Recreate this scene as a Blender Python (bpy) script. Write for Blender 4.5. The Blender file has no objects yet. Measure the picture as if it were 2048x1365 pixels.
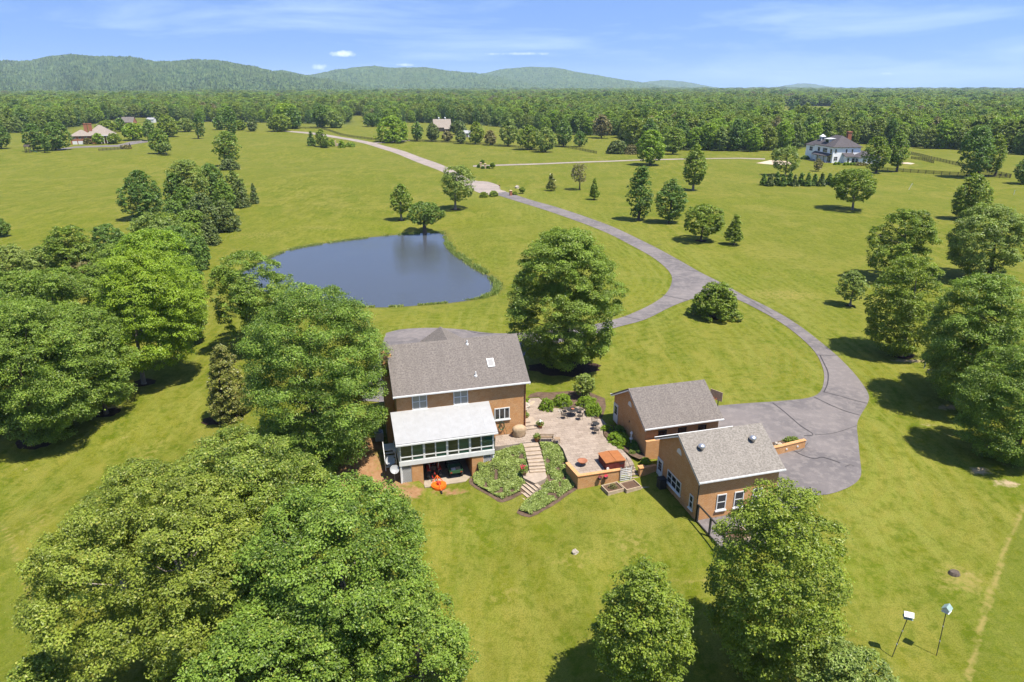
import bpy, bmesh, math, random
import numpy as np
from mathutils import Vector, Matrix, geometry

S = bpy.context.scene
C = S.collection
R = math.radians
random.seed(7)

# ---------------------------------------------------------------- camera, sky, sun, exposure
F, PITCH, CAMZ = 1365.0, R(20.5), 35.0          # focal length in photo pixels (2048 wide), tilt, metres above the lawn
cam = bpy.data.objects.new('camera', bpy.data.cameras.new('camera'))
C.objects.link(cam)
cam.location = (0, 0, CAMZ)
cam.rotation_euler = (R(90) - PITCH, 0, 0)
cam.data.sensor_width = 36.0
cam.data.lens = 36.0 * F / 2048
cam.data.clip_start = 0.5
cam.data.clip_end = 60000
S.camera = cam

SUN_EL = R(66)
SUN_DIR = Vector((0.83 * math.cos(SUN_EL), -0.56 * math.cos(SUN_EL), math.sin(SUN_EL))).normalized()
SUN_AZ = math.atan2(SUN_DIR.x, SUN_DIR.y)
sl = bpy.data.lights.new('sun', 'SUN')
sl.energy = 4.5
sl.angle = R(0.53)
sl.color = (1.0, 0.94, 0.84)
so = bpy.data.objects.new('sun', sl)
C.objects.link(so)
so.rotation_euler = SUN_DIR.to_track_quat('Z', 'Y').to_euler()

W_ = bpy.data.worlds.new('World')
S.world = W_
W_.use_nodes = True
nt = W_.node_tree
nt.nodes.clear()
def wn(t, **k):
    n = nt.nodes.new(t)
    for a, b in k.items():
        setattr(n, a, b)
    return n
out = wn('ShaderNodeOutputWorld')
bg = wn('ShaderNodeBackground')
sky = wn('ShaderNodeTexSky', sky_type='NISHITA', sun_disc=False, sun_elevation=SUN_EL, sun_rotation=SUN_AZ,
         altitude=100.0, air_density=1.0, dust_density=0.35, ozone_density=1.6)
bg.inputs['Strength'].default_value = 0.086
# thin cirrus: stretched noise over the sky directions, thicker to the upper right
tc = wn('ShaderNodeTexCoord')
mp = wn('ShaderNodeMapping')
mp.inputs['Scale'].default_value = (2.2, 2.2, 17.0)
mp.inputs['Rotation'].default_value = (0.0, R(5), 0.0)
nz = wn('ShaderNodeTexNoise')
nz.inputs['Scale'].default_value = 1.6
nz.inputs['Detail'].default_value = 9.0
nz.inputs['Roughness'].default_value = 0.58
nz.inputs['Distortion'].default_value = 0.4
rp = wn('ShaderNodeValToRGB')
rp.color_ramp.elements[0].position = 0.50
rp.color_ramp.elements[1].position = 0.80
rp.color_ramp.elements[1].color = (0.30, 0.30, 0.30, 1)
mx = wn('ShaderNodeMixRGB')
mx.inputs[2].default_value = (7.2, 8.2, 9.8, 1)
L = nt.links.new
L(tc.outputs['Generated'], mp.inputs['Vector'])
L(mp.outputs['Vector'], nz.inputs['Vector'])
L(nz.outputs['Fac'], rp.inputs['Fac'])
L(rp.outputs['Color'], mx.inputs[0])
# a gentle photographic pull of the sky towards blue
hs = wn('ShaderNodeMixRGB', blend_type='MULTIPLY')
hs.inputs[0].default_value = 1.0
hs.inputs[2].default_value = (0.86, 0.98, 1.22, 1)
# the clear upper sky's colour reaches lower down than a dusty horizon would let it
sm_ = wn('ShaderNodeVectorMath', operation='MULTIPLY_ADD')
sm_.inputs[1].default_value = (1.0, 1.0, 0.62)
sm_.inputs[2].default_value = (0.0, 0.0, 0.30)
L(tc.outputs['Generated'], sm_.inputs[0])
L(sm_.outputs[0], sky.inputs['Vector'])
L(sky.outputs['Color'], hs.inputs[1])
L(hs.outputs['Color'], mx.inputs[1])
# a few small fair-weather cumulus above the hills
def cumulus(prev, px, py, w, h, seed, dense):
    a, b = (px - 1024) / 1365.0, -(py - 682.5) / 1365.0
    d = Vector((a, math.cos(PITCH) + b * math.sin(PITCH), -math.sin(PITCH) + b * math.cos(PITCH))).normalized()
    right = Vector((d.y, -d.x, 0)).normalized()
    up = right.cross(d).normalized()
    acc = None
    for ax, half in ((right, w), (up, h)):
        dt = wn('ShaderNodeVectorMath', operation='DOT_PRODUCT')
        dt.inputs[1].default_value = ax / half
        L(tc.outputs['Generated'], dt.inputs[0])
        sq = wn('ShaderNodeMath', operation='POWER')
        ab = wn('ShaderNodeMath', operation='ABSOLUTE')
        sb_ = wn('ShaderNodeMath', operation='SUBTRACT')
        L(dt.outputs['Value'], sb_.inputs[0])
        sb_.inputs[1].default_value = d.dot(ax) / half
        L(sb_.outputs[0], ab.inputs[0])
        L(ab.outputs[0], sq.inputs[0])
        sq.inputs[1].default_value = 2.0
        if acc is None:
            acc = sq
        else:
            ad = wn('ShaderNodeMath', operation='ADD')
            L(acc.outputs[0], ad.inputs[0])
            L(sq.outputs[0], ad.inputs[1])
            acc = ad
    nn = wn('ShaderNodeTexNoise', noise_dimensions='4D')
    nn.inputs['Scale'].default_value = 95.0
    nn.inputs['Detail'].default_value = 5.0
    nn.inputs['W'].default_value = seed
    L(tc.outputs['Generated'], nn.inputs['Vector'])
    k = wn('ShaderNodeMath', operation='MULTIPLY_ADD')
    L(nn.outputs['Fac'], k.inputs[0])
    k.inputs[1].default_value = 3.4
    k.inputs[2].default_value = -1.15
    s2 = wn('ShaderNodeMath', operation='SUBTRACT')
    L(k.outputs[0], s2.inputs[0])
    L(acc.outputs[0], s2.inputs[1])
    rr = wn('ShaderNodeMapRange')
    rr.inputs['From Min'].default_value = -.25
    rr.inputs['From Max'].default_value = 1.0
    rr.inputs['To Max'].default_value = dense
    L(s2.outputs[0], rr.inputs['Value'])
    cm = wn('ShaderNodeMixRGB')
    cm.inputs[2].default_value = (10.6, 10.9, 11.4, 1)
    L(rr.outputs['Result'], cm.inputs[0])
    L(prev, cm.inputs[1])
    return cm.outputs['Color']
colr = mx.outputs['Color']
for cl in ((688, 108, .022, .0045, 1.0, .5), (643, 134, .013, .005, 2.3, .5), (810, 130, .014, .002, 3.1, .4), (1040, 108, .05, .002, 5.2, .3), (1770, 148, .008, .0016, 4.4, .35)):
    colr = cumulus(colr, *cl)
L(colr, bg.inputs['Color'])
L(bg.outputs['Background'], out.inputs['Surface'])

S.view_settings.view_transform = 'Standard'
S.view_settings.look = 'None'
S.view_settings.gamma = 1.0
S.view_settings.exposure = 1.2
S.view_settings.use_curve_mapping = False
S.render.engine = 'CYCLES'
S.cycles.max_bounces = 6
S.cycles.diffuse_bounces = 4
S.cycles.glossy_bounces = 3
S.cycles.transmission_bounces = 4
S.cycles.transparent_max_bounces = 6
S.cycles.volume_bounces = 0
S.cycles.caustics_reflective = False
S.cycles.caustics_refractive = False

# ---------------------------------------------------------------- survey: photo measurements -> metres
CP, SP = math.cos(PITCH), math.sin(PITCH)
TH = R(15.3)                                     # heading of the long walls of the house and both garages
CU, SU = math.cos(TH), math.sin(TH)
def W(u, v, z=0.0):                              # building-grid metres -> world metres
    return Vector((u * CU - v * SU, u * SU + v * CU, z))
def ray(px, py):
    a, b = (px - 1024) / F, -(py - 682.5) / F
    return (a, CP + b * SP, -SP + b * CP)
def at_z(px, py, z):
    r = ray(px, py)
    k = (z - CAMZ) / r[2]
    return r[0] * k, r[1] * k
def proj(x, y, z):                               # works on numbers and numpy arrays
    d = y * CP - (z - CAMZ) * SP
    return 1024 + F * x / d, 682.5 - F * (y * SP + (z - CAMZ) * CP) / d

CTRL = []                                        # levelled points: x, y, z, softness in metres
def cp(px, py, z, s=6):
    x, y = at_z(px, py, z)
    CTRL.append((x, y, z, s))
def cu(u, v, z, s=3):
    p = W(u, v)
    CTRL.append((p.x, p.y, z, s))
for u, v, z in ((5, 61.5, 0.4), (11, 62, 1.05), (18, 62, 1.1), (18.5, 66, 1.12), (11, 70, 1.15), (4, 68, 1.0), (22, 60, 1.1), (24, 66, 1.1),
                (28, 64, 1.12), (33, 64, 1.15), (37.5, 57, 1.15), (37.5, 47, 1.0), (43, 55, 1.1), (43, 48, 0.9), (52, 62, 1.0), (52, 52, 0.8),
                (28, 57, 1.15), (26.5, 53.6, 0.9), (28, 52, 0.75), (18.2, 58.6, 1.0), (20.6, 57.2, 0.95), (20.0, 57.7, 1.05), (20.6, 55.5, 0.75), (20.6, 54, 0.5), (20.6, 50.4, -0.15), (23.5, 49.2, -0.05), (26.5, 49.5, -0.02),
                (28.2, 49, 0.0), (28.2, 44, -0.02), (32, 43.2, 0.0), (36, 42.8, 0.05), (34, 38, -0.1), (24, 44, -0.45), (16.5, 52.8, -0.65), (17.4, 55, 0.1), (19.4, 53.2, -0.2), (14.4, 58.2, -0.2), (15.5, 57.2, 0.35), (15.2, 58.4, 1.05), (16.8, 58.4, 1.1), (14.3, 57.8, .75),
                (14.3, 60.5, 0.9), (16, 60.3, 1.0), (13, 51, -1.3), (17, 48, -1.1), (9, 55.5, -1.32), (5, 56.8, -.85), (13, 55.3, -1.2), (3.2, 57.5, -0.75),
                (3, 62, 0.1), (2.5, 66, 0.6), (-4, 62, -0.6), (-6, 52, -1.8), (10, 46, -1.9), (20, 38, -1.7), (10, 34, -3.0), (28, 32, -1.5), (38, 30, -1.2),
                (50, 36, -0.5), (60, 50, 0.3), (-10, 40, -3.2), (-25, 60, -2.2), (-25, 85, -1.4), (0, 85, 0.2), (14, 80, 1.15), (28, 80, 1.1), (45, 75, 1.1), (62, 68, 1.0), (75, 60, 0.8), (75, 85, 1.2)):
    cu(u, v, z)
for px, py, z, s in ((300, 760, -1.8, 8), (100, 950, -3, 8), (60, 1200, -4, 8), (1000, 1340, -3.4, 6), (1950, 1250, -0.6, 8), (2000, 1000, 0.2, 8),
                     (1250, 560, 1.0, 8), (1400, 560, 1.2, 8), (1100, 600, 0.6, 8), (850, 640, 0.2, 8), (650, 640, -0.3, 10), (1000, 420, 0.6, 12), (700, 430, 0.5, 12),
                     (500, 430, 0.2, 12), (300, 500, -0.6, 14), (50, 520, -0.8, 14), (1500, 480, 1.2, 12), (1800, 520, 1.4, 14), (1950, 460, 1.6, 14), (1700, 420, 1.2, 16),
                     (980, 375, 0.6, 14), (850, 330, 1.4, 16), (700, 282, 2.2, 30), (570, 264, 2.6, 30), (400, 330, 0.2, 25), (100, 360, -0.5, 25), (170, 293, 2.0, 40), (330, 300, 1.2, 40),
                     (1100, 330, 1.2, 20), (1300, 330, 1.0, 20), (1500, 320, 1.4, 25), (1670, 325, 2.2, 25), (1900, 350, 1.6, 25), (1400, 380, 0.8, 20), (900, 290, 1.4, 40), (1200, 300, 0.6, 40), (1000, 295, 0.8, 40), (500, 275, 2.2, 40)):
    cp(px, py, z, s)
for a in range(-60, 61, 15):
    for d in (900, 1600, 3000, 6000, 11000):
        CTRL.append((d * math.sin(R(a)), d * math.cos(R(a)), -1.0 - d * 0.0006, 90 + d * 0.05))
CT = np.array(CTRL)

def seg_dist(X, Y, pts, closed=False):           # distance of many points to a polyline
    best = np.full(X.shape, 1e9)
    n = len(pts)
    for i in range(n if closed else n - 1):
        (ax, ay), (bx, by) = pts[i], pts[(i + 1) % n]
        dx, dy = bx - ax, by - ay
        t = np.clip(((X - ax) * dx + (Y - ay) * dy) / (dx * dx + dy * dy + 1e-12), 0, 1)
        best = np.minimum(best, np.hypot(X - ax - t * dx, Y - ay - t * dy))
    return best
def inside(X, Y, pts):
    r = np.zeros(X.shape, bool)
    n = len(pts)
    for i in range(n):
        (ax, ay), (bx, by) = pts[i], pts[(i + 1) % n]
        c = ((ay > Y) != (by > Y)) & (X < (bx - ax) * (Y - ay) / (by - ay + 1e-12) + ax)
        r ^= c
    return r
def smooth_poly(pts, n=6, closed=False):         # Catmull-Rom
    P = [np.array(p, float) for p in pts]
    o = []
    m = len(P)
    for i in range(m if closed else m - 1):
        g = lambda k: P[k % m] if closed else P[min(max(k, 0), m - 1)]
        p0, p1, p2, p3 = g(i - 1), g(i), g(i + 1), g(i + 2)
        for j in range(n):
            t = j / n
            o.append(0.5 * (2 * p1 + (p2 - p0) * t + (2 * p0 - 5 * p1 + 4 * p2 - p3) * t * t + (3 * p1 - p0 - 3 * p2 + p3) * t ** 3))
    if not closed:
        o.append(P[-1])
    return [tuple(q) for q in o]

POND_Z = -0.7
POND = [at_z(x, y, POND_Z) for x, y in ((478, 548), (508, 532), (548, 512), (585, 499), (640, 489), (720, 478), (800, 470), (850, 467), (884, 466), (892, 488), (906, 506), (928, 522), (952, 538),
        (978, 554), (993, 572), (988, 588), (962, 597), (900, 606), (840, 611), (760, 615), (690, 612), (600, 602), (530, 588), (485, 570))]
POND = smooth_poly(POND, 4, True)

def fnoise(x, y, s, seed=0):                     # cheap smooth value noise, numpy
    x, y = np.asarray(x, float) / s, np.asarray(y, float) / s
    xi, yi = np.floor(x).astype(np.int64), np.floor(y).astype(np.int64)
    fx, fy = x - xi, y - yi
    fx, fy = fx * fx * (3 - 2 * fx), fy * fy * (3 - 2 * fy)
    def h(a, b):
        n = (a * 374761393 + b * 668265263 + seed * 974711) & 0xffffffff
        n = ((n ^ (n >> 13)) * 1274126177) & 0xffffffff
        return ((n ^ (n >> 16)) & 0xffff) / 65535.0
    return (h(xi, yi) * (1 - fx) + h(xi + 1, yi) * fx) * (1 - fy) + (h(xi, yi + 1) * (1 - fx) + h(xi + 1, yi + 1) * fx) * fy

def ground(X, Y, pit=True):
    X, Y = np.atleast_1d(np.asarray(X, float)), np.atleast_1d(np.asarray(Y, float))
    num, den = np.zeros(X.shape), np.zeros(X.shape)
    for x, y, z, s in CT:
        w = 1.0 / ((X - x) ** 2 + (Y - y) ** 2 + s * s * 0.35) ** 2 * s ** 1.2
        num += w * z
        den += w
    Z = num / den
    far = np.clip((np.hypot(X, Y) - 130) / 200, 0, 1)
    Z = Z + far * ((fnoise(X, Y, 70, 3) - .5) * 1.6 + (fnoise(X, Y, 190, 4) - .5) * 2.5)
    near = (X > -110) & (X < 60) & (Y > 80) & (Y < 230)
    if near.any():
        xx, yy, zz = X[near], Y[near], Z[near]
        d = seg_dist(xx, yy, POND, True)
        ins = inside(xx, yy, POND)
        k = np.clip(1 - d / 13, 0, 1)
        k = k * k * (3 - 2 * k)
        bank = POND_Z + np.minimum(d * 0.12, 0.25) + d * 0.03
        zz = np.where(ins, POND_Z - np.minimum(d * 0.4, 1.6), zz * (1 - k) + bank * k)
        Z[near] = zz
    if pit:
        U, V = X * CU + Y * SU, -X * SU + Y * CU
        Z = np.where((U > 6.5) & (U < 12.2) & (V > 56.6) & (V < 65.4), np.minimum(Z, -1.36), Z)
        Z = np.where((U > 12.8) & (U < 17.7) & (V >= 61.2) & (V < 69), np.minimum(Z, 0.6), Z)
        Z = np.where((U > 28.7) & (U < 36.2) & (V > 44) & (V < 50.6), np.minimum(Z, -0.3), Z)
        Z = np.where((U > 28.5) & (U < 35.8) & (V > 53.8) & (V < 60.6), np.minimum(Z, 0.8), Z)
        # levelled shelf under the paved patio
        Z = np.where((U > 20.7) & (U < 26.0) & (V > 51.4) & (V < 59.0), np.minimum(Z, 0.9), Z)
    return Z
def gz(x, y):
    return float(ground(x, y)[0])
def G(px, py, it=14):                            # where the ground seen at that spot of the photo lies
    z = 0.0
    for _ in range(it):
        x, y = at_z(px, py, z)
        z = z * .4 + gz(x, y) * .6
    x, y = at_z(px, py, z)
    return Vector((x, y, gz(x, y)))
def depth(x, y, z):
    return y * CP - (z - CAMZ) * SP
def height_to(P, ty):                            # how tall a thing standing at P must be to reach photo row ty
    lo, hi = 0.0, 60.0
    for _ in range(40):
        m = (lo + hi) / 2
        if proj(P.x, P.y, P.z + m)[1] > ty:
            lo = m
        else:
            hi = m
    return lo

# ---------------------------------------------------------------- materials
def new_mat(name):
    m = bpy.data.materials.new(name)
    m.use_nodes = True
    m.node_tree.nodes.clear()
    return m, m.node_tree
class N:                                         # tiny node helper
    def __init__(s, nt):
        s.t = nt
    def __call__(s, typ, ins=None, **k):
        n = s.t.nodes.new(typ)
        for a, b in k.items():
            setattr(n, a, b)
        for a, b in (ins or {}).items():
            if hasattr(b, 'is_output') or isinstance(b, bpy.types.NodeSocket):
                s.t.links.new(b, n.inputs[a])
            else:
                n.inputs[a].default_value = b
        return n
def col(c):
    return (c[0], c[1], c[2], 1.0)
def mixc(n, fac, a, b, blend='MIX'):
    m = n('ShaderNodeMixRGB', blend_type=blend)
    for i, x in enumerate((fac, a, b)):
        if isinstance(x, bpy.types.NodeSocket):
            n.t.links.new(x, m.inputs[i])
        else:
            m.inputs[i].default_value = x if i == 0 else col(x)
    return m.outputs[0]
def noise(n, vec, scale, detail=4, rough=.55, dist=0.0):
    return n('ShaderNodeTexNoise', {'Vector': vec, 'Scale': scale, 'Detail': detail, 'Roughness': rough, 'Distortion': dist}).outputs['Fac']
def ramp(n, fac, a, b, ca=(0, 0, 0), cb=(1, 1, 1)):
    r = n('ShaderNodeValToRGB', {'Fac': fac})
    r.color_ramp.elements[0].position, r.color_ramp.elements[1].position = a, b
    r.color_ramp.elements[0].color, r.color_ramp.elements[1].color = col(ca), col(cb)
    return r.outputs['Color']
def math_(n, op, a, b=0.0, c=0.0):
    m = n('ShaderNodeMath', operation=op)
    for i, x in enumerate((a, b, c)):
        if isinstance(x, bpy.types.NodeSocket):
            n.t.links.new(x, m.inputs[i])
        else:
            m.inputs[i].default_value = x
    return m.outputs[0]
def finish(n, color, rough=.8, bump=None, bstr=.3, bdist=.02, metal=0.0, spec=.3):
    ins = {'Roughness': rough, 'Metallic': metal, 'Specular IOR Level': spec}
    p = n('ShaderNodeBsdfPrincipled', ins)
    if isinstance(color, bpy.types.NodeSocket):
        n.t.links.new(color, p.inputs['Base Color'])
    else:
        p.inputs['Base Color'].default_value = col(color)
    if bump is not None:
        b = n('ShaderNodeBump', {'Height': bump, 'Strength': bstr, 'Distance': bdist})
        n.t.links.new(b.outputs[0], p.inputs['Normal'])
    o = n('ShaderNodeOutputMaterial')
    n.t.links.new(p.outputs[0], o.inputs['Surface'])
    return p
def plain(name, c1, c2=None, scale=3.0, rough=.7, metal=0.0, spec=.3, bump=0.0, fine=30.0):
    m, t = new_mat(name)
    n = N(t)
    tc = n('ShaderNodeTexCoord').outputs['Object']
    c2 = c2 or tuple(x * .75 for x in c1)
    a = noise(n, tc, scale, 5)
    b = noise(n, tc, fine, 3)
    f = math_(n, 'ADD', math_(n, 'MULTIPLY', a, .65), math_(n, 'MULTIPLY', b, .35))
    c = ramp(n, f, .35, .65, c2, c1)
    finish(n, c, rough, b if bump else None, bump, .02, metal, spec)
    return m
def brick_mat(name, c1, c2, mortar):
    m, t = new_mat(name)
    n = N(t)
    uv = n('ShaderNodeTexCoord').outputs['UV']
    b = n('ShaderNodeTexBrick', {'Vector': uv, 'Color1': col(c1), 'Color2': col(c2), 'Mortar': col(mortar), 'Scale': 1.0,
                                  'Mortar Size': .012, 'Brick Width': .22, 'Row Height': .078, 'Bias': .1})
    w = noise(n, uv, 1.3, 5)
    w2 = noise(n, uv, 14, 2)
    c = mixc(n, math_(n, 'MULTIPLY', ramp(n, w, .42, .62), .5), b.outputs['Color'], tuple(x * .8 for x in c1))
    c = mixc(n, math_(n, 'MULTIPLY', ramp(n, w2, .48, .62), .5), c, tuple(x * .62 for x in c1))
    finish(n, c, .9, b.outputs['Fac'], -.3, .01)
    return m
def shingle_mat(name, c1, c2, c3):
    m, t = new_mat(name)
    n = N(t)
    uv = n('ShaderNodeTexCoord').outputs['UV']
    b = n('ShaderNodeTexBrick', {'Vector': uv, 'Color1': col(c1), 'Color2': col(c2), 'Mortar': col(tuple(x * .55 for x in c2)), 'Scale': 1.0,
                                  'Mortar Size': .008, 'Brick Width': .34, 'Row Height': .16, 'Bias': 0.0})
    w = noise(n, uv, 6.0, 3)
    st = noise(n, n('ShaderNodeMapping', {'Vector': uv, 'Scale': (1.6, .22, 1.0)}).outputs[0], 1.0, 5)
    c = mixc(n, ramp(n, w, .42, .62), b.outputs['Color'], c3)
    c = mixc(n, math_(n, 'MULTIPLY', ramp(n, st, .4, .7), .35), c, tuple(x * .6 for x in c1))
    finish(n, c, .95, b.outputs['Fac'], -.4, .015, 0, .15)
    return m

M = {}
M['brick'] = brick_mat('brick', (.50, .222, .070), (.36, .146, .044), (.50, .38, .22))
M['brick_far'] = plain('brick far', (.30, .12, .06), (.22, .085, .045), .6, .9)
M['shingle'] = shingle_mat('shingle', (.142, .124, .110), (.110, .095, .085), (.165, .144, .126))
M['shingle_pale'] = shingle_mat('weathered shingle', (.192, .172, .148), (.142, .127, .109), (.225, .203, .176))
M['shingle_dark'] = shingle_mat('dark shingle', (.075, .066, .068), (.055, .05, .052), (.10, .088, .088))
M['shingle_tan'] = shingle_mat('tan shingle', (.24, .20, .165), (.19, .16, .13), (.28, .24, .2))
M['white'] = plain('white paint', (.60, .60, .58), (.50, .50, .48), 2, .5, spec=.4)
M['white_roof'] = plain('white roof panel', (.29, .29, .287), (.245, .242, .236), 1.6, .45, spec=.4)
M['siding'] = plain('white siding', (.82, .82, .81), (.74, .74, .73), 1, .6)
M['black_metal'] = plain('black metal', (.02, .02, .022), (.035, .033, .03), 5, .5, spec=.4)
M['dark_wood'] = plain('dark fence wood', (.035, .028, .022), (.06, .05, .04), 3, .9)
M['wood'] = plain('weathered timber', (.30, .21, .13), (.19, .13, .08), 4, .85)
M['pale_wood'] = plain('pale timber', (.42, .33, .23), (.28, .21, .14), 4, .85)
M['stone'] = plain('pale stone', (.42, .37, .30), (.25, .21, .17), 2.5, .9, bump=.5, fine=14)
M['step_stone'] = plain('concrete step', (.33, .265, .205), (.23, .18, .135), 2, .9, bump=.2)
M['concrete'] = plain('concrete', (.30, .25, .19), (.22, .18, .135), 1.5, .9)
M['terracotta'] = plain('terracotta', (.30, .12, .06), (.22, .085, .045), 6, .8)
M['steel'] = plain('galvanised steel', (.55, .55, .55), (.42, .42, .42), 5, .35, .8)
M['grey_metal'] = plain('grey painted metal', (.30, .31, .31), (.22, .22, .22), 4, .5)
M['tan_cloth'] = plain('tan canvas', (.40, .29, .18), (.27, .19, .115), 5, .9, bump=.5, fine=9)
M['orange'] = plain('orange paint', (.72, .13, .008), (.55, .095, .008), 5, .45, spec=.5)
M['red'] = plain('red paint', (.42, .035, .022), (.30, .022, .016), 5, .4, spec=.5)
M['green_paint'] = plain('dark green paint', (.035, .10, .04), (.02, .06, .025), 5, .45, spec=.5)
M['rubber'] = plain('rubber', (.018, .018, .018), (.03, .028, .026), 8, .85)
M['spa_cover'] = plain('spa cover vinyl', (.30, .115, .038), (.23, .085, .028), 3, .55)
M['spa_side'] = plain('maroon slats', (.16, .03, .025), (.10, .02, .018), 6, .7)
M['bark'] = plain('bark', (.12, .092, .07), (.055, .042, .033), 5, .95, bump=.7, fine=18)
M['pale_bark'] = plain('pale bark', (.25, .215, .175), (.13, .105, .085), 5, .95, bump=.6, fine=18)
M['mulch'] = plain('mulch', (.055, .034, .024), (.022, .014, .011), 3, 1.0, bump=.9, fine=12, spec=.05)
M['bed_soil'] = plain('bed soil', (.13, .088, .06), (.06, .04, .028), 2, 1.0, bump=.8, fine=11, spec=.05)
M['soil'] = plain('potting soil', (.11, .065, .04), (.06, .035, .022), 6, 1.0)
M['sand'] = plain('bare sand', (.45, .36, .27), (.36, .28, .2), .4, 1.0)
M['flower_red'] = plain('red flowers', (.5, .03, .06), (.3, .02, .04), 9, .7)
M['flower_white'] = plain('white flowers', (.7, .66, .62), (.5, .45, .4), 9, .7)
M['interior'] = plain('dim room surfaces', (.12, .09, .06), (.08, .06, .045), 1, .9)

def glass_mat(name, tint, rough=.04):
    m, t = new_mat(name)
    n = N(t)
    finish(n, tint, rough, None, spec=.8)
    return m
M['glass'] = glass_mat('window glass', (.018, .022, .024))
M['glass_green'] = glass_mat('tinted green glass', (.012, .05, .042), .03)
M['glass_light'] = glass_mat('curtained glass', (.26, .25, .23), .15)

def paver_mat():
    m, t = new_mat('patio pavers')
    n = N(t)
    uv = n('ShaderNodeTexCoord').outputs['UV']
    b = n('ShaderNodeTexBrick', {'Vector': uv, 'Color1': col((.285, .230, .182)), 'Color2': col((.200, .158, .122)), 'Mortar': col((.12, .09, .07)), 'Scale': 1.0,
                                  'Mortar Size': .02, 'Brick Width': .62, 'Row Height': .44, 'Bias': 0.0})
    b.offset = .37
    w = noise(n, uv, .7, 6, .6)
    w2 = noise(n, uv, 9, 3)
    c = mixc(n, math_(n, 'MULTIPLY', ramp(n, w, .40, .65), .6), b.outputs['Color'], (.31, .255, .205))
    c = mixc(n, math_(n, 'MULTIPLY', ramp(n, w2, .45, .62), .4), c, (.18, .135, .105))
    finish(n, c, .9, b.outputs['Fac'], -.3, .01)
    return m
M['paver'] = paver_mat()

def asphalt_mat(name, c1, c2, c3):
    m, t = new_mat(name)
    n = N(t)
    p = n('ShaderNodeNewGeometry').outputs['Position']
    a = noise(n, p, .16, 5, .6)
    b = noise(n, p, 1.1, 5, .65)
    g = noise(n, p, 22, 2)
    c = ramp(n, a, .42, .58, c2, c1)
    c = mixc(n, math_(n, 'MULTIPLY', ramp(n, b, .48, .60), .55), c, c3)
    c = mixc(n, math_(n, 'MULTIPLY', ramp(n, g, .4, .7), .35), c, tuple(x * .6 for x in c1))
    finish(n, c, .9, g, .25, .01, 0, .2)
    return m
M['asphalt'] = asphalt_mat('asphalt', (.148, .130, .124), (.106, .095, .094), (.190, .168, .155))
M['old_road'] = asphalt_mat('pale gravelled road', (.26, .215, .185), (.20, .17, .148), (.29, .245, .205))
M['seal'] = plain('crack sealant', (.03, .027, .028), (.045, .04, .04), 4, .7)

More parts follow.
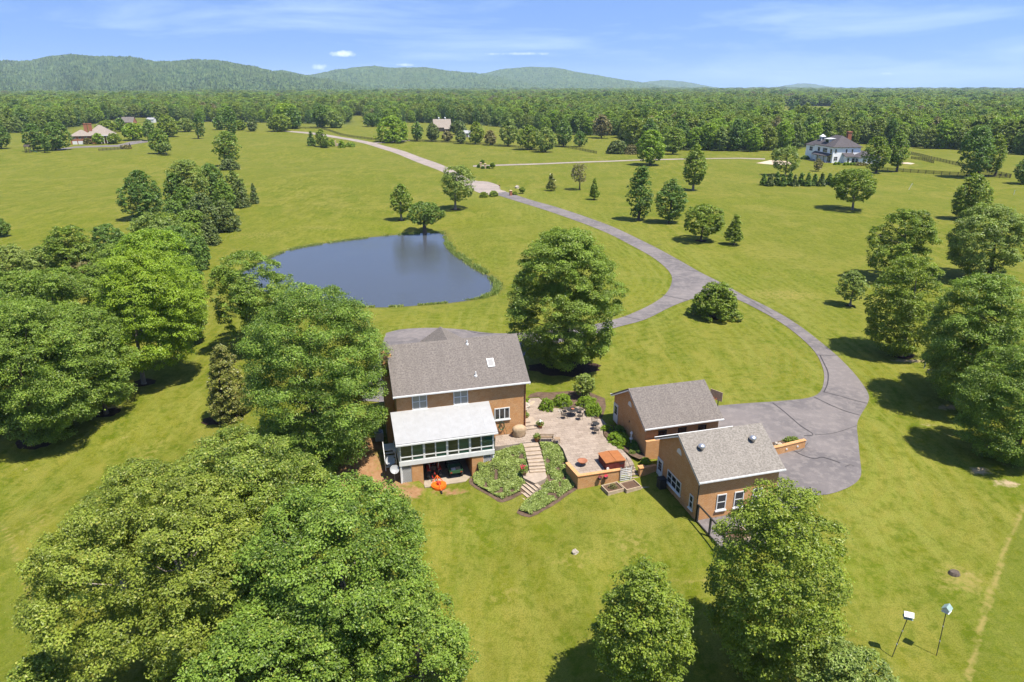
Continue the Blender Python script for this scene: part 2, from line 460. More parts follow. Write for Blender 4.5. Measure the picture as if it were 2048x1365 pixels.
def grass_mat():
    m, t = new_mat('grass')
    n = N(t)
    geo = n('ShaderNodeNewGeometry')
    p = geo.outputs['Position']
    A = lambda k: n('ShaderNodeAttribute', attribute_name=k).outputs['Fac']
    big = noise(n, p, .022, 5, .6)
    mid = noise(n, p, .16, 6, .62, .6)
    mid2 = noise(n, n('ShaderNodeMapping', {'Vector': p, 'Rotation': (0, 0, .6), 'Scale': (.5, .12, .5)}).outputs[0], 1.0, 5, .6, .8)
    sm = noise(n, p, 1.7, 5, .68)
    fine = noise(n, p, 11.0, 3, .7)
    lush, dry, olive, fresh = (0.074, 0.097, 0.004), (0.182, 0.166, 0.029), (0.117, 0.122, 0.009), (0.118, 0.139, 0.004)
    c = ramp(n, mid, .42, .57, lush, olive)
    c = mixc(n, math_(n, 'MULTIPLY', ramp(n, mid2, .46, .60), .85), c, dry)
    c = mixc(n, math_(n, 'MULTIPLY', A('fresh'), ramp(n, mid2, .25, .65)), c, fresh)
    c = mixc(n, math_(n, 'MULTIPLY', ramp(n, big, .44, .58), .6), c, (0.113, 0.123, 0.013))
    # dry ground and lusher hollows, and the long streaks a mower leaves
    b2 = noise(n, p, .055, 6, .65, .7)
    c = mixc(n, math_(n, 'MULTIPLY', ramp(n, b2, .50, .62), .60), c, (0.191, 0.167, 0.036))
    b3 = noise(n, n('ShaderNodeMapping', {'Vector': p, 'Location': (31, 17, 0)}).outputs[0], .09, 6, .65, .5)
    c = mixc(n, math_(n, 'MULTIPLY', ramp(n, b3, .52, .62), .60), c, (0.073, 0.105, 0.003))
    st = noise(n, n('ShaderNodeMapping', {'Vector': p, 'Rotation': (0, 0, -.45), 'Scale': (.9, .05, 1)}).outputs[0], 1.0, 3, .6, .35)
    c = mixc(n, math_(n, 'MULTIPLY', math_(n, 'MULTIPLY', ramp(n, st, .52, .60), A('mown')), .55), c, (0.185, 0.187, 0.042))
    # mowing bands beside the drive and over the lawns
    band = math_(n, 'SINE', math_(n, 'ADD', math_(n, 'MULTIPLY', A('mow'), 4.2), math_(n, 'MULTIPLY', mid, 6.0)))
    band = math_(n, 'MULTIPLY', ramp(n, math_(n, 'MULTIPLY_ADD', band, .5, .5), .3, .8), A('mown'))
    c = mixc(n, math_(n, 'MULTIPLY', band, .58), c, (0.160, 0.170, 0.029))
    c = mixc(n, math_(n, 'MULTIPLY', A('rough'), ramp(n, sm, .40, .58)), c, (0.062, 0.093, 0.007))
    c = mixc(n, math_(n, 'MULTIPLY', A('field'), math_(n, 'MULTIPLY', ramp(n, sm, .42, .72), .35)), c, (0.071, 0.089, 0.008))
    dk = noise(n, p, .75, 5, .7, .5)
    c = mixc(n, math_(n, 'MULTIPLY', ramp(n, dk, .50, .60), .60), c, (0.062, 0.087, 0.003))
    # tone of small tufts
    c = mixc(n, math_(n, 'MULTIPLY', ramp(n, sm, .46, .58), .55), c, (0.160, 0.154, 0.027))
    c = mixc(n, math_(n, 'MULTIPLY', ramp(n, fine, .46, .58), .50), c, (0.046, 0.065, 0.003))
    # worn, dry and bare places
    worn = ramp(n, math_(n, 'ADD', A('worn'), math_(n, 'MULTIPLY', math_(n, 'SUBTRACT', sm, .5), 1.2)), .45, .85)
    c = mixc(n, worn, c, (0.201, 0.167, 0.048))
    bare = ramp(n, math_(n, 'ADD', A('dirt'), math_(n, 'MULTIPLY', math_(n, 'SUBTRACT', sm, .5), 1.1)), .5, .78)
    earth = ramp(n, noise(n, p, 2.3, 5), .35, .7, (.20, .105, .048), (.26, .155, .082))
    c = mixc(n, bare, c, earth)
    pale = ramp(n, math_(n, 'ADD', A('pale'), math_(n, 'MULTIPLY', math_(n, 'SUBTRACT', sm, .5), 1.0)), .5, .8)
    c = mixc(n, pale, c, (.29, .225, .135))
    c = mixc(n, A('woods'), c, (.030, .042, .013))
    c = mixc(n, math_(n, 'MULTIPLY', A('bank'), ramp(n, sm, .25, .6)), c, (.075, .070, .022))
    finish(n, c, .95, math_(n, 'ADD', sm, math_(n, 'MULTIPLY', fine, .5)), .55, .12, 0, .08)
    return m
M['grass'] = grass_mat()

def leaf_mat(name, dark, light, odd, oddness=.12, trans=.32, rough=.45):
    dark, light, odd = ((q[0] * 1.46, q[1] * 1.54, q[2] * 1.30) for q in (dark, light, odd))
    m, t = new_mat(name)
    n = N(t)
    lv = n('ShaderNodeAttribute', attribute_name='leaf').outputs['Fac']
    cl = n('ShaderNodeAttribute', attribute_name='clump').outputs['Fac']
    rnd = n('ShaderNodeObjectInfo').outputs['Random']
    f = math_(n, 'ADD', math_(n, 'MULTIPLY', cl, .55), math_(n, 'MULTIPLY', lv, .45))
    c = ramp(n, f, .20, .80, tuple(x * .72 for x in dark), tuple(x * 1.12 for x in light))
    c = mixc(n, ramp(n, lv, 1 - oddness, 1 - oddness * .5), c, odd)
    c = mixc(n, math_(n, 'MULTIPLY', rnd, .28), c, tuple(x * y for x, y in zip(light, (1.25, 1.0, .8))))
    p = n('ShaderNodeBsdfPrincipled', {'Base Color': c, 'Roughness': rough, 'Specular IOR Level': .35})
    tr = n('ShaderNodeBsdfTranslucent', {'Color': mixc(n, 1.0, c, (1.25, 1.35, .55), 'MULTIPLY')})
    mx = n('ShaderNodeMixShader', {0: trans, 1: p.outputs[0], 2: tr.outputs[0]})
    o = n('ShaderNodeOutputMaterial', {'Surface': mx.outputs[0]})
    return m
LM = {
 'maple': leaf_mat('maple leaves', (.064, .108, .013), (.128, .182, .028), (.20, .21, .04), .07),
 'bright': leaf_mat('bright maple leaves', (.090, .150, .010), (.150, .215, .018), (.21, .24, .02), .08),
 'oak': leaf_mat('oak leaves', (.074, .108, .014), (.150, .182, .028), (.24, .23, .06), .09),
 'tulip': leaf_mat('tulip tree leaves', (.070, .112, .012), (.135, .175, .022), (.21, .21, .03), .08),
 'pale': leaf_mat('pale leaves', (.082, .120, .026), (.150, .190, .046), (.22, .23, .07), .08),
 'dark': leaf_mat('dark leaves', (.052, .096, .018), (.098, .152, .030), (.12, .15, .03), .06),
 'cedar': leaf_mat('cedar foliage', (.050, .076, .020), (.092, .122, .034), (.13, .13, .05), .10, .2),
 'rust': leaf_mat('brownish foliage', (.085, .078, .034), (.14, .125, .050), (.19, .15, .07), .14, .2),
 'magnolia': leaf_mat('magnolia leaves', (.062, .078, .014), (.128, .136, .034), (.28, .22, .09), .12, .2, .35),
 'box': leaf_mat('boxwood leaves', (.100, .160, .014), (.180, .245, .030), (.15, .19, .03), .06),
 'ivy': leaf_mat('ground cover leaves', (.095, .130, .030), (.175, .210, .065), (.28, .29, .13), .12),
}

# ---------------------------------------------------------------- mesh helpers
class MB:
    """collects shapes; build() links them as ONE mesh object"""
    def __init__(s):
        s.v, s.f = [], []
    def add(s, verts, faces):
        o = len(s.v)
        s.v += [tuple(x) for x in verts]
        s.f += [tuple(i + o for i in f) for f in faces]
        return s
    def box(s, x0, x1, y0, y1, z0, z1):
        return s.add([(x0, y0, z0), (x1, y0, z0), (x1, y1, z0), (x0, y1, z0), (x0, y0, z1), (x1, y0, z1), (x1, y1, z1), (x0, y1, z1)],
                     [(0, 3, 2, 1), (4, 5, 6, 7), (0, 1, 5, 4), (1, 2, 6, 5), (2, 3, 7, 6), (3, 0, 4, 7)])
    def quad(s, *p):
        return s.add(p, [tuple(range(len(p)))])
    def bar(s, a, b, w, h=None):                 # square bar between two points
        a, b = Vector(a), Vector(b)
        h = h or w
        d = (b - a).normalized()
        sx = d.cross(Vector((0, 0, 1)))
        sx = sx.normalized() if sx.length > 1e-4 else Vector((1, 0, 0))
        sy = sx.cross(d).normalized()
        vs = [p + sx * i * w / 2 + sy * j * h / 2 for p in (a, b) for i, j in ((-1, -1), (1, -1), (1, 1), (-1, 1))]
        return s.add(vs, [(0, 1, 2, 3), (7, 6, 5, 4), (0, 4, 5, 1), (1, 5, 6, 2), (2, 6, 7, 3), (3, 7, 4, 0)])
    def tube(s, pts, rads, n=8, cap=True):
        pts = [Vector(p) for p in pts]
        if not isinstance(rads, (list, tuple)):
            rads = [rads] * len(pts)
        vs, fs = [], []
        ref = Vector((0.31, 0.95, 0.07))
        for i, p in enumerate(pts):
            d = (pts[min(i + 1, len(pts) - 1)] - pts[max(i - 1, 0)]).normalized()
            a = d.cross(ref)
            if a.length < .05:
                a = d.cross(Vector((1, 0, 0)))
            a.normalize()
            b = d.cross(a)
            for k in range(n):
                t = 2 * math.pi * k / n
                vs.append(p + (a * math.cos(t) + b * math.sin(t)) * rads[i])
        for i in range(len(pts) - 1):
            for k in range(n):
                fs.append((i * n + k, (i + 1) * n + k, (i + 1) * n + (k + 1) % n, i * n + (k + 1) % n))
        if cap:
            fs.append(tuple(range(n)))
            fs.append(tuple(reversed(range((len(pts) - 1) * n, len(pts) * n))))
        return s.add(vs, fs)
    def lathe(s, prof, c=(0, 0, 0), n=16, sx=1, sy=1):   # profile (radius, z)
        vs = [(c[0] + r * math.cos(2 * math.pi * k / n) * sx, c[1] + r * math.sin(2 * math.pi * k / n) * sy, c[2] + z) for r, z in prof for k in range(n)]
        fs = [(i * n + k, i * n + (k + 1) % n, (i + 1) * n + (k + 1) % n, (i + 1) * n + k) for i in range(len(prof) - 1) for k in range(n)]
        fs.append(tuple(reversed(range(n))))
        fs.append(tuple(range((len(prof) - 1) * n, len(prof) * n)))
        return s.add(vs, fs)
    def prism(s, poly, z0, z1):                  # poly counter-clockwise
        n = len(poly)
        vs = [(x, y, z0) for x, y in poly] + [(x, y, z1) for x, y in poly]
        fs = [tuple(reversed(range(n))), tuple(range(n, 2 * n))] + [(i, (i + 1) % n, n + (i + 1) % n, n + i) for i in range(n)]
        return s.add(vs, fs)
    def slab(s, a, b, c, d, t):                  # a tilted rectangular panel a-b-c-d (counter-clockwise from above), thickness t downwards
        p = [Vector(x) for x in (a, b, c, d)]
        nn = (p[1] - p[0]).cross(p[3] - p[0]).normalized() * t
        vs = p + [x - nn for x in p]
        return s.add(vs, [(0, 1, 2, 3), (7, 6, 5, 4), (0, 4, 5, 1), (1, 5, 6, 2), (2, 6, 7, 3), (3, 7, 4, 0)])
    def ball(s, c, rx, ry, rz, seed=0, rough=.0, n=14, m=9):
        rr = random.Random(seed)
        ph = [rr.uniform(0, 6.3) for _ in range(6)]
        vs, fs = [], []
        for i in range(m + 1):
            th = math.pi * i / m
            for k in range(n):
                a = 2 * math.pi * k / n
                q = 1 + rough * (math.sin(2 * a + ph[0] + th) + math.sin(3 * a + ph[1] - 2 * th) + math.sin(5 * th + ph[2] + a)) / 2
                vs.append((c[0] + rx * q * math.sin(th) * math.cos(a), c[1] + ry * q * math.sin(th) * math.sin(a), c[2] + rz * q * math.cos(th)))
        for i in range(m):
            for k in range(n):
                fs.append((i * n + k, (i + 1) * n + k, (i + 1) * n + (k + 1) % n, i * n + (k + 1) % n))
        return s.add(vs, fs)
    def build(s, name, mat, parent=None, smooth=False, loc=None):
        me = bpy.data.meshes.new(name)
        me.from_pydata(s.v, [], s.f)
        me.materials.append(M[mat] if isinstance(mat, str) else mat)
        uv_in_metres(me)
        if smooth:
            me.polygons.foreach_set('use_smooth', [True] * len(me.polygons))
        o = bpy.data.objects.new(name, me)
        C.objects.link(o)
        if parent:
            o.parent = parent
        if loc is not None:
            o.location = loc
        return o
def uv_in_metres(me):                            # texture coordinates that follow each face, in metres
    uvl = me.uv_layers.new(name='UVMap')
    co = me.vertices
    for p in me.polygons:
        nn = p.normal
        if abs(nn.z) < .97:
            t = Vector((0, 0, 1)).cross(nn).normalized()
            b = nn.cross(t)
        else:
            t, b = Vector((1, 0, 0)), Vector((0, 1, 0))
        for li in p.loop_indices:
            q = co[me.loops[li].vertex_index].co
            uvl.data[li].uv = (q.dot(t), q.dot(b))
def mesh_np(name, V, Fq, mat, attrs=None, smooth=False):
    """V (n,3); Fq (m,k) equal-sized faces; attrs {name: (domain, array)}"""
    me = bpy.data.meshes.new(name)
    m, k = Fq.shape
    me.vertices.add(len(V))
    me.vertices.foreach_set('co', np.ascontiguousarray(V, np.float32).ravel())
    me.loops.add(m * k)
    me.loops.foreach_set('vertex_index', np.ascontiguousarray(Fq, np.int32).ravel())
    me.polygons.add(m)
    me.polygons.foreach_set('loop_start', np.arange(0, m * k, k, dtype=np.int32))
    me.update(calc_edges=True)
    me.polygons.foreach_set('use_smooth', np.full(m, smooth))
    for a, (dom, arr) in (attrs or {}).items():
        at = me.attributes.new(a, 'FLOAT', dom)
        at.data.foreach_set('value', np.ascontiguousarray(arr, np.float32))
    me.materials.append(M[mat] if isinstance(mat, str) else mat)
    return me
def link(name, me, parent=None, loc=(0, 0, 0)):
    o = bpy.data.objects.new(name, me)
    C.objects.link(o)
    o.location = loc
    if parent:
        o.parent = parent
    return o
def empty(name, loc=(0, 0, 0), rz=0.0):
    o = bpy.data.objects.new(name, None)
    C.objects.link(o)
    o.empty_display_size = .3
    o.location = loc
    o.rotation_euler = (0, 0, rz)
    return o
def tag(o, label, cat, group=None):
    o['label'] = label
    o['category'] = cat
    if group:
        o['group'] = group
    return o
def struct(o, kind='structure'):
    o['kind'] = kind
    return o
def thing(name, label, cat, loc, rz=0.0, group=None):
    return tag(empty(name, loc, rz), label, cat, group)
def copy_tree(o, loc=None, rz=None, parent=None):
    c = o.copy()
    C.objects.link(c)
    c.parent = parent
    if loc is not None:
        c.location = loc
    if rz is not None:
        c.rotation_euler = (0, 0, rz)
    for ch in list(o.children):
        copy_tree(ch, parent=c)
    return c

def drape(name, poly, mat, lift, step=1.5, parent=None, zfun=None):
    """a sheet that follows the ground inside a world-space outline"""
    pts = []
    n = len(poly)
    for i in range(n):
        a, b = Vector(poly[i][:2]), Vector(poly[(i + 1) % n][:2])
        k = max(1, int((b - a).length / step))
        for j in range(k):
            pts.append(a.lerp(b, j / k))
    nb = len(pts)
    arr = np.array([(p.x, p.y) for p in pts])
    lo, hi = arr.min(0), arr.max(0)
    gx, gy = np.meshgrid(np.arange(lo[0], hi[0], step), np.arange(lo[1], hi[1], step))
    gx, gy = gx.ravel(), gy.ravel()
    ok = inside(gx, gy, [tuple(q) for q in arr])
    gx, gy = gx[ok], gy[ok]
    if len(gx):
        ok = seg_dist(gx, gy, [tuple(q) for q in arr], True) > step * .45
        gx, gy = gx[ok], gy[ok]
    allp = pts + [Vector((x, y)) for x, y in zip(gx, gy)]
    vs, es, fs, *_ = geometry.delaunay_2d_cdt(allp, [(i, (i + 1) % nb) for i in range(nb)], [], 1, 1e-4)
    V = np.array([(v.x, v.y) for v in vs])
    Z = zfun(V[:, 0], V[:, 1]) if zfun else ground(V[:, 0], V[:, 1]) + lift
    me = bpy.data.meshes.new(name)
    me.from_pydata([(x, y, z) for (x, y), z in zip(V, Z)], [], fs)
    me.materials.append(M[mat] if isinstance(mat, str) else mat)
    if me.polygons and sum(p.normal.z for p in me.polygons) < 0:
        me.flip_normals()
    uv_in_metres(me)
    me.polygons.foreach_set('use_smooth', [True] * len(me.polygons))
    o = bpy.data.objects.new(name, me)
    C.objects.link(o)
    if parent:
        o.parent = parent
    return o
def px_line(pts):
    return [tuple(G(x, y)[:2]) for x, y in pts]
def wobble(poly, amp, seed=0):
    rr = random.Random(seed)
    return [(x + rr.uniform(-amp, amp), y + rr.uniform(-amp, amp)) for x, y in poly]
def blob(cx, cy, rx, ry, n=22, amp=.12, seed=0, rot=0.0):
    rr = random.Random(seed)
    o = []
    for k in range(n):
        a = 2 * math.pi * k / n
        q = 1 + rr.uniform(-amp, amp)
        x, y = rx * q * math.cos(a), ry * q * math.sin(a)
        o.append((cx + x * math.cos(rot) - y * math.sin(rot), cy + x * math.sin(rot) + y * math.cos(rot)))
    return o

# ---------------------------------------------------------------- ground outlines measured from the photo
DRIVE_OUT = [(1012, 384), (1060, 400), (1110, 414), (1165, 432), (1220, 452), (1270, 475), (1320, 500), (1360, 522), (1400, 545), (1440, 565), (1485, 590), (1530, 612), (1580, 640), (1620, 668),
             (1660, 700), (1695, 733), (1722, 765), (1737, 790), (1735, 808), (1722, 830), (1714, 850), (1716, 880), (1720, 920), (1722, 950), (1712, 966), (1690, 979), (1655, 990), (1610, 993)]
DRIVE_IN_LEFT = [(985, 388), (1040, 405), (1100, 424), (1160, 445), (1215, 467), (1260, 490), (1300, 512), (1328, 533), (1343, 552), (1342, 570), (1330, 590), (1305, 608), (1270, 625), (1235, 638),
                 (1160, 655), (1085, 663), (1030, 667), (980, 667), (925, 660), (880, 657), (840, 657), (800, 660), (772, 667)]
ISLAND = [(1440, 812), (1500, 807), (1560, 803), (1615, 797), (1640, 785), (1648, 760), (1645, 735), (1630, 705), (1600, 675), (1560, 645), (1520, 622), (1480, 602), (1440, 590), (1395, 596), (1345, 613),
          (1290, 640), (1235, 655), (1180, 671), (1110, 688), (1060, 697)]
out_w = smooth_poly(px_line(DRIVE_OUT), 3)
inl_w = smooth_poly(px_line(DRIVE_IN_LEFT), 3)
isl_w = smooth_poly(px_line(ISLAND), 3)
court = [tuple(W(17.8, 71.6)[:2]), tuple(W(6, 71.6)[:2]), tuple(W(2, 74)[:2])]
garage_side = [tuple(W(38.0, 42.4)[:2]), tuple(W(36.6, 42.4)[:2]), tuple(W(36.6, 51.1)[:2]), tuple(W(35.95, 51.3)[:2]), tuple(W(35.95, 61.0)[:2])]
DRIVE = out_w + garage_side + isl_w + court + list(reversed(inl_w))

# ---------------------------------------------------------------- the ground: one sheet to the horizon
def spread(lo, hi, step, far, growth):
    a = list(np.arange(lo, hi + step, step))
    d, x = step, a[-1]
    while x < far:
        d *= growth
        x += d
        a.append(x)
    return a
xs = spread(-45, 72, .5, 14000, 1.045)
left = spread(45, 45, .5, 14000, 1.045)
xs = sorted(set([-q for q in left[1:]] + xs))
ys = sorted(set([-q for q in spread(-18, -18, .6, 400, 1.08)[1:]] + spread(18, 138, .5, 16000, 1.035)))
XX, YY = np.meshgrid(np.array(xs), np.array(ys))
X1, Y1 = XX.ravel(), YY.ravel()
Z1 = ground(X1, Y1)
pxx, pyy = proj(X1, np.maximum(Y1, 5), Z1)

# where the woods begin: photo row of the front of the woods for each photo column
EDGE = [(-3000, 296), (-400, 292), (0, 268), (90, 262), (150, 254), (215, 244), (300, 245), (380, 244), (440, 244), (520, 246), (600, 247), (660, 249), (735, 250), (800, 246), (880, 246), (960, 250), (1040, 258), (1120, 268),
        (1180, 270), (1235, 272), (1262, 297), (1330, 301), (1420, 301), (1500, 303), (1560, 300), (1640, 292), (1720, 288), (1800, 292), (1850, 297), (1930, 300), (1990, 304), (2048, 310), (2500, 318), (5000, 320)]
ex, ey = np.array(EDGE).T
def edge_row(px):
    return np.interp(px, ex, ey)
CLEAR = [(1556, 213, 1676, 262), (240, 236, 302, 245), (700, 232, 736, 252)]   # meadows seen inside the woods (photo boxes)
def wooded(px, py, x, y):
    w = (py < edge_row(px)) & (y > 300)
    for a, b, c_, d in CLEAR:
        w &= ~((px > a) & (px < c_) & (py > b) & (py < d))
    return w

def spot(px, py, rx, ry, strength=1.0):          # worn patch of a given size in metres
    p = G(px, py)
    return np.exp(-(((X1 - p.x) / rx) ** 2 + ((Y1 - p.y) / ry) ** 2)) * strength
def track(pts, w, strength=1.0):
    return np.exp(-(seg_dist(X1, Y1, px_line(pts)) / w) ** 2) * strength
U1, V1 = X1 * CU + Y1 * SU, -X1 * SU + Y1 * CU
dirt = np.zeros(X1.shape)
for a in ((720, 930, 3.0, 3.4, 1.0), (770, 960, 3.2, 2.6, 1.1), (820, 985, 2.2, 1.8, .9), (680, 960, 2.6, 2.2, .7), (800, 1010, 1.2, 2.2, .6), (740, 890, 2.5, 2.5, .9), (900, 985, 3.0, 1.0, .75)):
    dirt = np.maximum(dirt, spot(*a))
pale = np.zeros(X1.shape)
for a in ((1960, 942, 1.7, 1.2, .8), (2015, 968, 2.0, 1.0, .85), (1905, 815, 3.0, .9, .85), (1822, 722, 5.0, .8, .85), (1880, 735, 2.5, .9, .75), (1800, 695, 2.5, .8, .6), (1860, 850, 1.6, .7, .6), (1900, 870, 1.6, .8, .6), (50, 940, 1.0, 1.4, .55), (255, 870, .9, 1.6, .5), (1925, 1150, 1.6, 1.2, .45),
          (1950, 1190, 1.4, .8, .45), (455, 466, 2.2, 1.2, .55), (595, 457, 1.3, .6, .7), (405, 650, 2.5, 2.2, .55), (230, 815, 3.0, 1.2, .6), (140, 850, 3.0, 1.2, .5), (965, 1190, 1.0, .8, .4), (1270, 690, 1.6, 1.8, .42), (2020, 930, 2, 1, .5)):
    pale = np.maximum(pale, spot(*a))
worn = np.zeros(X1.shape)
for a in ((1150, 1120, 5, 2, 0.50), (1260, 1080, 3, 4, 0.55), (930, 1040, 2, 4, 0.45), (1000, 1190, 3, 2, .5), (1930, 1160, 3, 2.5, 0.70), (1270, 700, 6, 4, .4), (1560, 590, 12, 6, 0.60), (1600, 560, 10, 6, .4), (1780, 1150, 3, 5, .3),
          (70, 1050, 3, 5, 0.50), (300, 900, 3, 5, 0.50), (520, 470, 16, 8, 0.55), (640, 455, 14, 6, 0.55), (1150, 410, 10, 3, .5), (1300, 430, 14, 3, .4), (900, 640, 6, 2, .3), (1680, 380, 20, 10, .35), (550, 300, 40, 8, .25)):
    worn = np.maximum(worn, spot(*a))
tracks = [([(0, 1040), (20, 1080), (60, 1195), (85, 1260), (100, 1330)], .32, .75), ([(2048, 1010), (2010, 1100), (1975, 1210), (1950, 1300), (1935, 1365)], .36, .78),
          ([(905, 473), (918, 500), (935, 520)], .5, .6), ([(920, 470), (938, 500), (955, 520)], .5, .6), ([(0, 350), (150, 338), (300, 326), (420, 318), (500, 312), (620, 300)], 2.0, .35),
          ([(1080, 405), (1110, 420), (1160, 436)], 1.0, .4), ([(935, 1040), (965, 1100), (985, 1130)], .35, .4), ([(880, 1035), (905, 1100), (910, 1170)], .35, .35),
          ([(1430, 1000), (1330, 1110), (1290, 1140)], .5, -.6), ([(1310, 1150), (1380, 1165), (1440, 1163)], .3, .6), ([(1880, 1010), (1850, 1100), (1790, 1180)], .4, .3), ([(1930, 1020), (1870, 1140), (1810, 1200)], .4, .3)]
for t in tracks:
    worn = np.maximum(worn, track(*t))
rough = np.zeros(X1.shape)
rl, rr_ = px_line([(-60, 860), (0, 1040), (20, 1080), (60, 1195), (85, 1260), (125, 1400), (150, 1700)]), px_line([(2048, 1010), (2010, 1100), (1975, 1210), (1950, 1300), (1925, 1400), (1900, 1700)])
rough = np.where(inside(X1, Y1, rl + [(-60, 10), (-60, 60)]), 1.0, rough)
rough = np.where(inside(X1, Y1, [(70, 60)] + rr_ + [(70, 10)]), 1.0, rough)
dd = np.minimum(seg_dist(X1, Y1, out_w), np.minimum(seg_dist(X1, Y1, inl_w), seg_dist(X1, Y1, isl_w)))
mown = np.clip(1 - dd / 15, 0, 1) ** .6
far_f = np.clip((np.hypot(X1, Y1 - 60) - 75) / 50, 0, 1)
near_l = (1 - far_f) * .5
mow = np.where(mown > .25, dd, (U1 * .8 + V1 * .25 + 3 * np.sin(V1 * .09)) * .7)
fresh = np.zeros(X1.shape)
for a in ((1540, 405, 22, 7, 1.0), (1600, 405, 22, 8, .9), (1150, 560, 12, 12, .7), (960, 450, 20, 10, .6), (700, 445, 30, 12, .5), (900, 630, 14, 5, .6), (1280, 560, 12, 12, .8), (1580, 640, 8, 10, .5), (100, 450, 40, 20, .4)):
    fresh = np.maximum(fresh, spot(*a))
bank = np.clip(1 - seg_dist(X1, Y1, POND, True) / 1.6, 0, 1)
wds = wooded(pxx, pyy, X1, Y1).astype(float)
nx, ny = len(xs), len(ys)
idx = np.arange(nx * ny).reshape(ny, nx)
quads = np.stack([idx[:-1, :-1], idx[:-1, 1:], idx[1:, 1:], idx[1:, :-1]], -1).reshape(-1, 4)
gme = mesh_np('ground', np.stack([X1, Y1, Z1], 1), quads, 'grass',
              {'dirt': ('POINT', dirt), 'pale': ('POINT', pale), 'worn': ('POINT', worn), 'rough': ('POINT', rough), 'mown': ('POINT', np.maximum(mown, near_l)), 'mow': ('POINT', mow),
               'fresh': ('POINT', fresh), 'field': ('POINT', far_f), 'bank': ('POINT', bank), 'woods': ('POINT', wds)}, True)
struct(link('ground', gme))

# pond
def water_mat():
    m, t = new_mat('pond water')
    n = N(t)
    p = n('ShaderNodeNewGeometry').outputs['Position']
    a = noise(n, n('ShaderNodeMapping', {'Vector': p, 'Scale': (1.0, 1.6, 1)}).outputs[0], 2.6, 3, .6)
    calm = ramp(n, noise(n, p, .035, 3), .35, .65)
    b = n('ShaderNodeBump', {'Height': a, 'Strength': math_(n, 'MULTIPLY_ADD', calm, .22, .10), 'Distance': .12})
    pr = n('ShaderNodeBsdfPrincipled', {'Base Color': (.050, .056, .064, 1), 'Roughness': .06, 'IOR': 1.33, 'Specular IOR Level': .62, 'Normal': b.outputs[0]})
    n('ShaderNodeOutputMaterial', {'Surface': pr.outputs[0]})
    return m
M['water'] = water_mat()
cx, cy = np.mean(np.array(POND), 0)
struct(drape('water', [(x + (x - cx) * .035, y + (y - cy) * .03) for x, y in POND], 'water', 0, 4.0, zfun=lambda x, y: np.full(x.shape, POND_Z)))

# driveway, road, side lane
drive = struct(drape('driveway', DRIVE, 'asphalt', .045, 1.2))
ROAD_N = [(960, 387), (940, 378), (900, 353), (850, 331), (800, 310.5), (750, 294), (700, 281.5), (640, 271.5), (600, 266.5), (566, 263.5)]
ROAD_F = [(566, 261.5), (604, 264), (648, 268.5), (708, 278.5), (760, 289.5), (812, 304), (864, 323), (912, 344), (946, 361), (975, 364), (998, 372), (1001, 380), (1012, 384), (985, 388)]
struct(drape('road', smooth_poly(px_line(ROAD_N), 3) + smooth_poly(px_line(ROAD_F), 3), 'old_road', .05, 2.5))
LANE_A = [(946, 334.5), (1000, 332.2), (1080, 329.7), (1180, 325.5), (1280, 321.5), (1400, 319), (1480, 317.8), (1530, 319.8)]
LANE_B = [(1530, 317.4), (1480, 316.2), (1400, 317.3), (1280, 319.7), (1180, 323.3), (1080, 327.3), (1000, 329.7), (946, 331.5)]
struct(drape('lane', px_line(LANE_A + LANE_B), 'old_road', .06, 3.0))
struct(drape('lane', px_line([(741, 288.5), (770, 286.2), (800, 284), (820, 282), (820, 280.5), (795, 282.3), (765, 284.6), (738, 286.5)]), 'old_road', .06, 4.0))
struct(drape('turning_area', px_line([(1512, 327), (1560, 331), (1583, 329), (1576, 323), (1540, 321)]), 'sand', .07, 3.0))
struct(drape('sand_ring', px_line([(1582, 231), (1624, 233.5), (1622, 231.2), (1590, 229.5)]), 'sand', .3, 12.0))
struct(drape('house_drive', px_line([(248, 287), (262, 283.5), (300, 281), (296, 285), (275, 288), (240, 294), (150, 296.5), (120, 301), (112, 299), (150, 293.5), (235, 290.5)]), 'asphalt', .08, 3.0))
struct(drape('terrace', px_line([(1804, 328), (1822, 329.5), (1830, 327.5), (1815, 325.5), (1803, 326)]), 'sand', .08, 3.0))

# tar lines where the asphalt cracked
def ribbon(mb, pts, w):
    P = [Vector(q) for q in smooth_poly(px_line(pts), 4)]
    for i in range(len(P) - 1):
        a, b = P[i], P[i + 1]
        d = (b - a)
        if d.length < 1e-3:
            continue
        s_ = Vector((-d.y, d.x)).normalized() * w * .5
        q = [a - s_, b - s_, b + s_, a + s_]
        mb.quad(*[(v.x, v.y, gz(v.x, v.y) + .075) for v in q])
CR = MB()
for pts, w in (([(1632, 711), (1655, 712), (1681, 711)], .10), ([(1640, 712), (1648, 728), (1656, 747), (1655, 768), (1648, 785)], .12), ([(1645, 785), (1675, 792), (1705, 801), (1735, 808)], .07),
               ([(1627, 795), (1660, 811), (1692, 824), (1720, 832)], .08), ([(1545, 807), (1565, 822), (1600, 852), (1626, 870), (1608, 873)], .08), ([(1588, 903), (1605, 912), (1630, 919), (1645, 916), (1680, 927)], .09),
               ([(1586, 903), (1600, 904), (1616, 887)], .05), ([(1285, 489), (1310, 492), (1325, 489)], .09), ([(1330, 516), (1350, 519), (1372, 523)], .07), ([(1343, 541), (1370, 541), (1398, 545)], .07),
               ([(1323, 590), (1350, 596), (1376, 601)], .10), ([(1243, 632), (1262, 637), (1280, 641)], .09), ([(1470, 584), (1500, 601), (1545, 630)], .06), ([(1545, 620), (1575, 636), (1600, 648)], .06),
               ([(1540, 636), (1568, 640), (1590, 642)], .07), ([(935, 662), (960, 668), (985, 668)], .08), ([(1690, 935), (1700, 931), (1708, 934)], .05), ([(1630, 871), (1670, 867), (1716, 852)], .04)):
    ribbon(CR, pts, w)
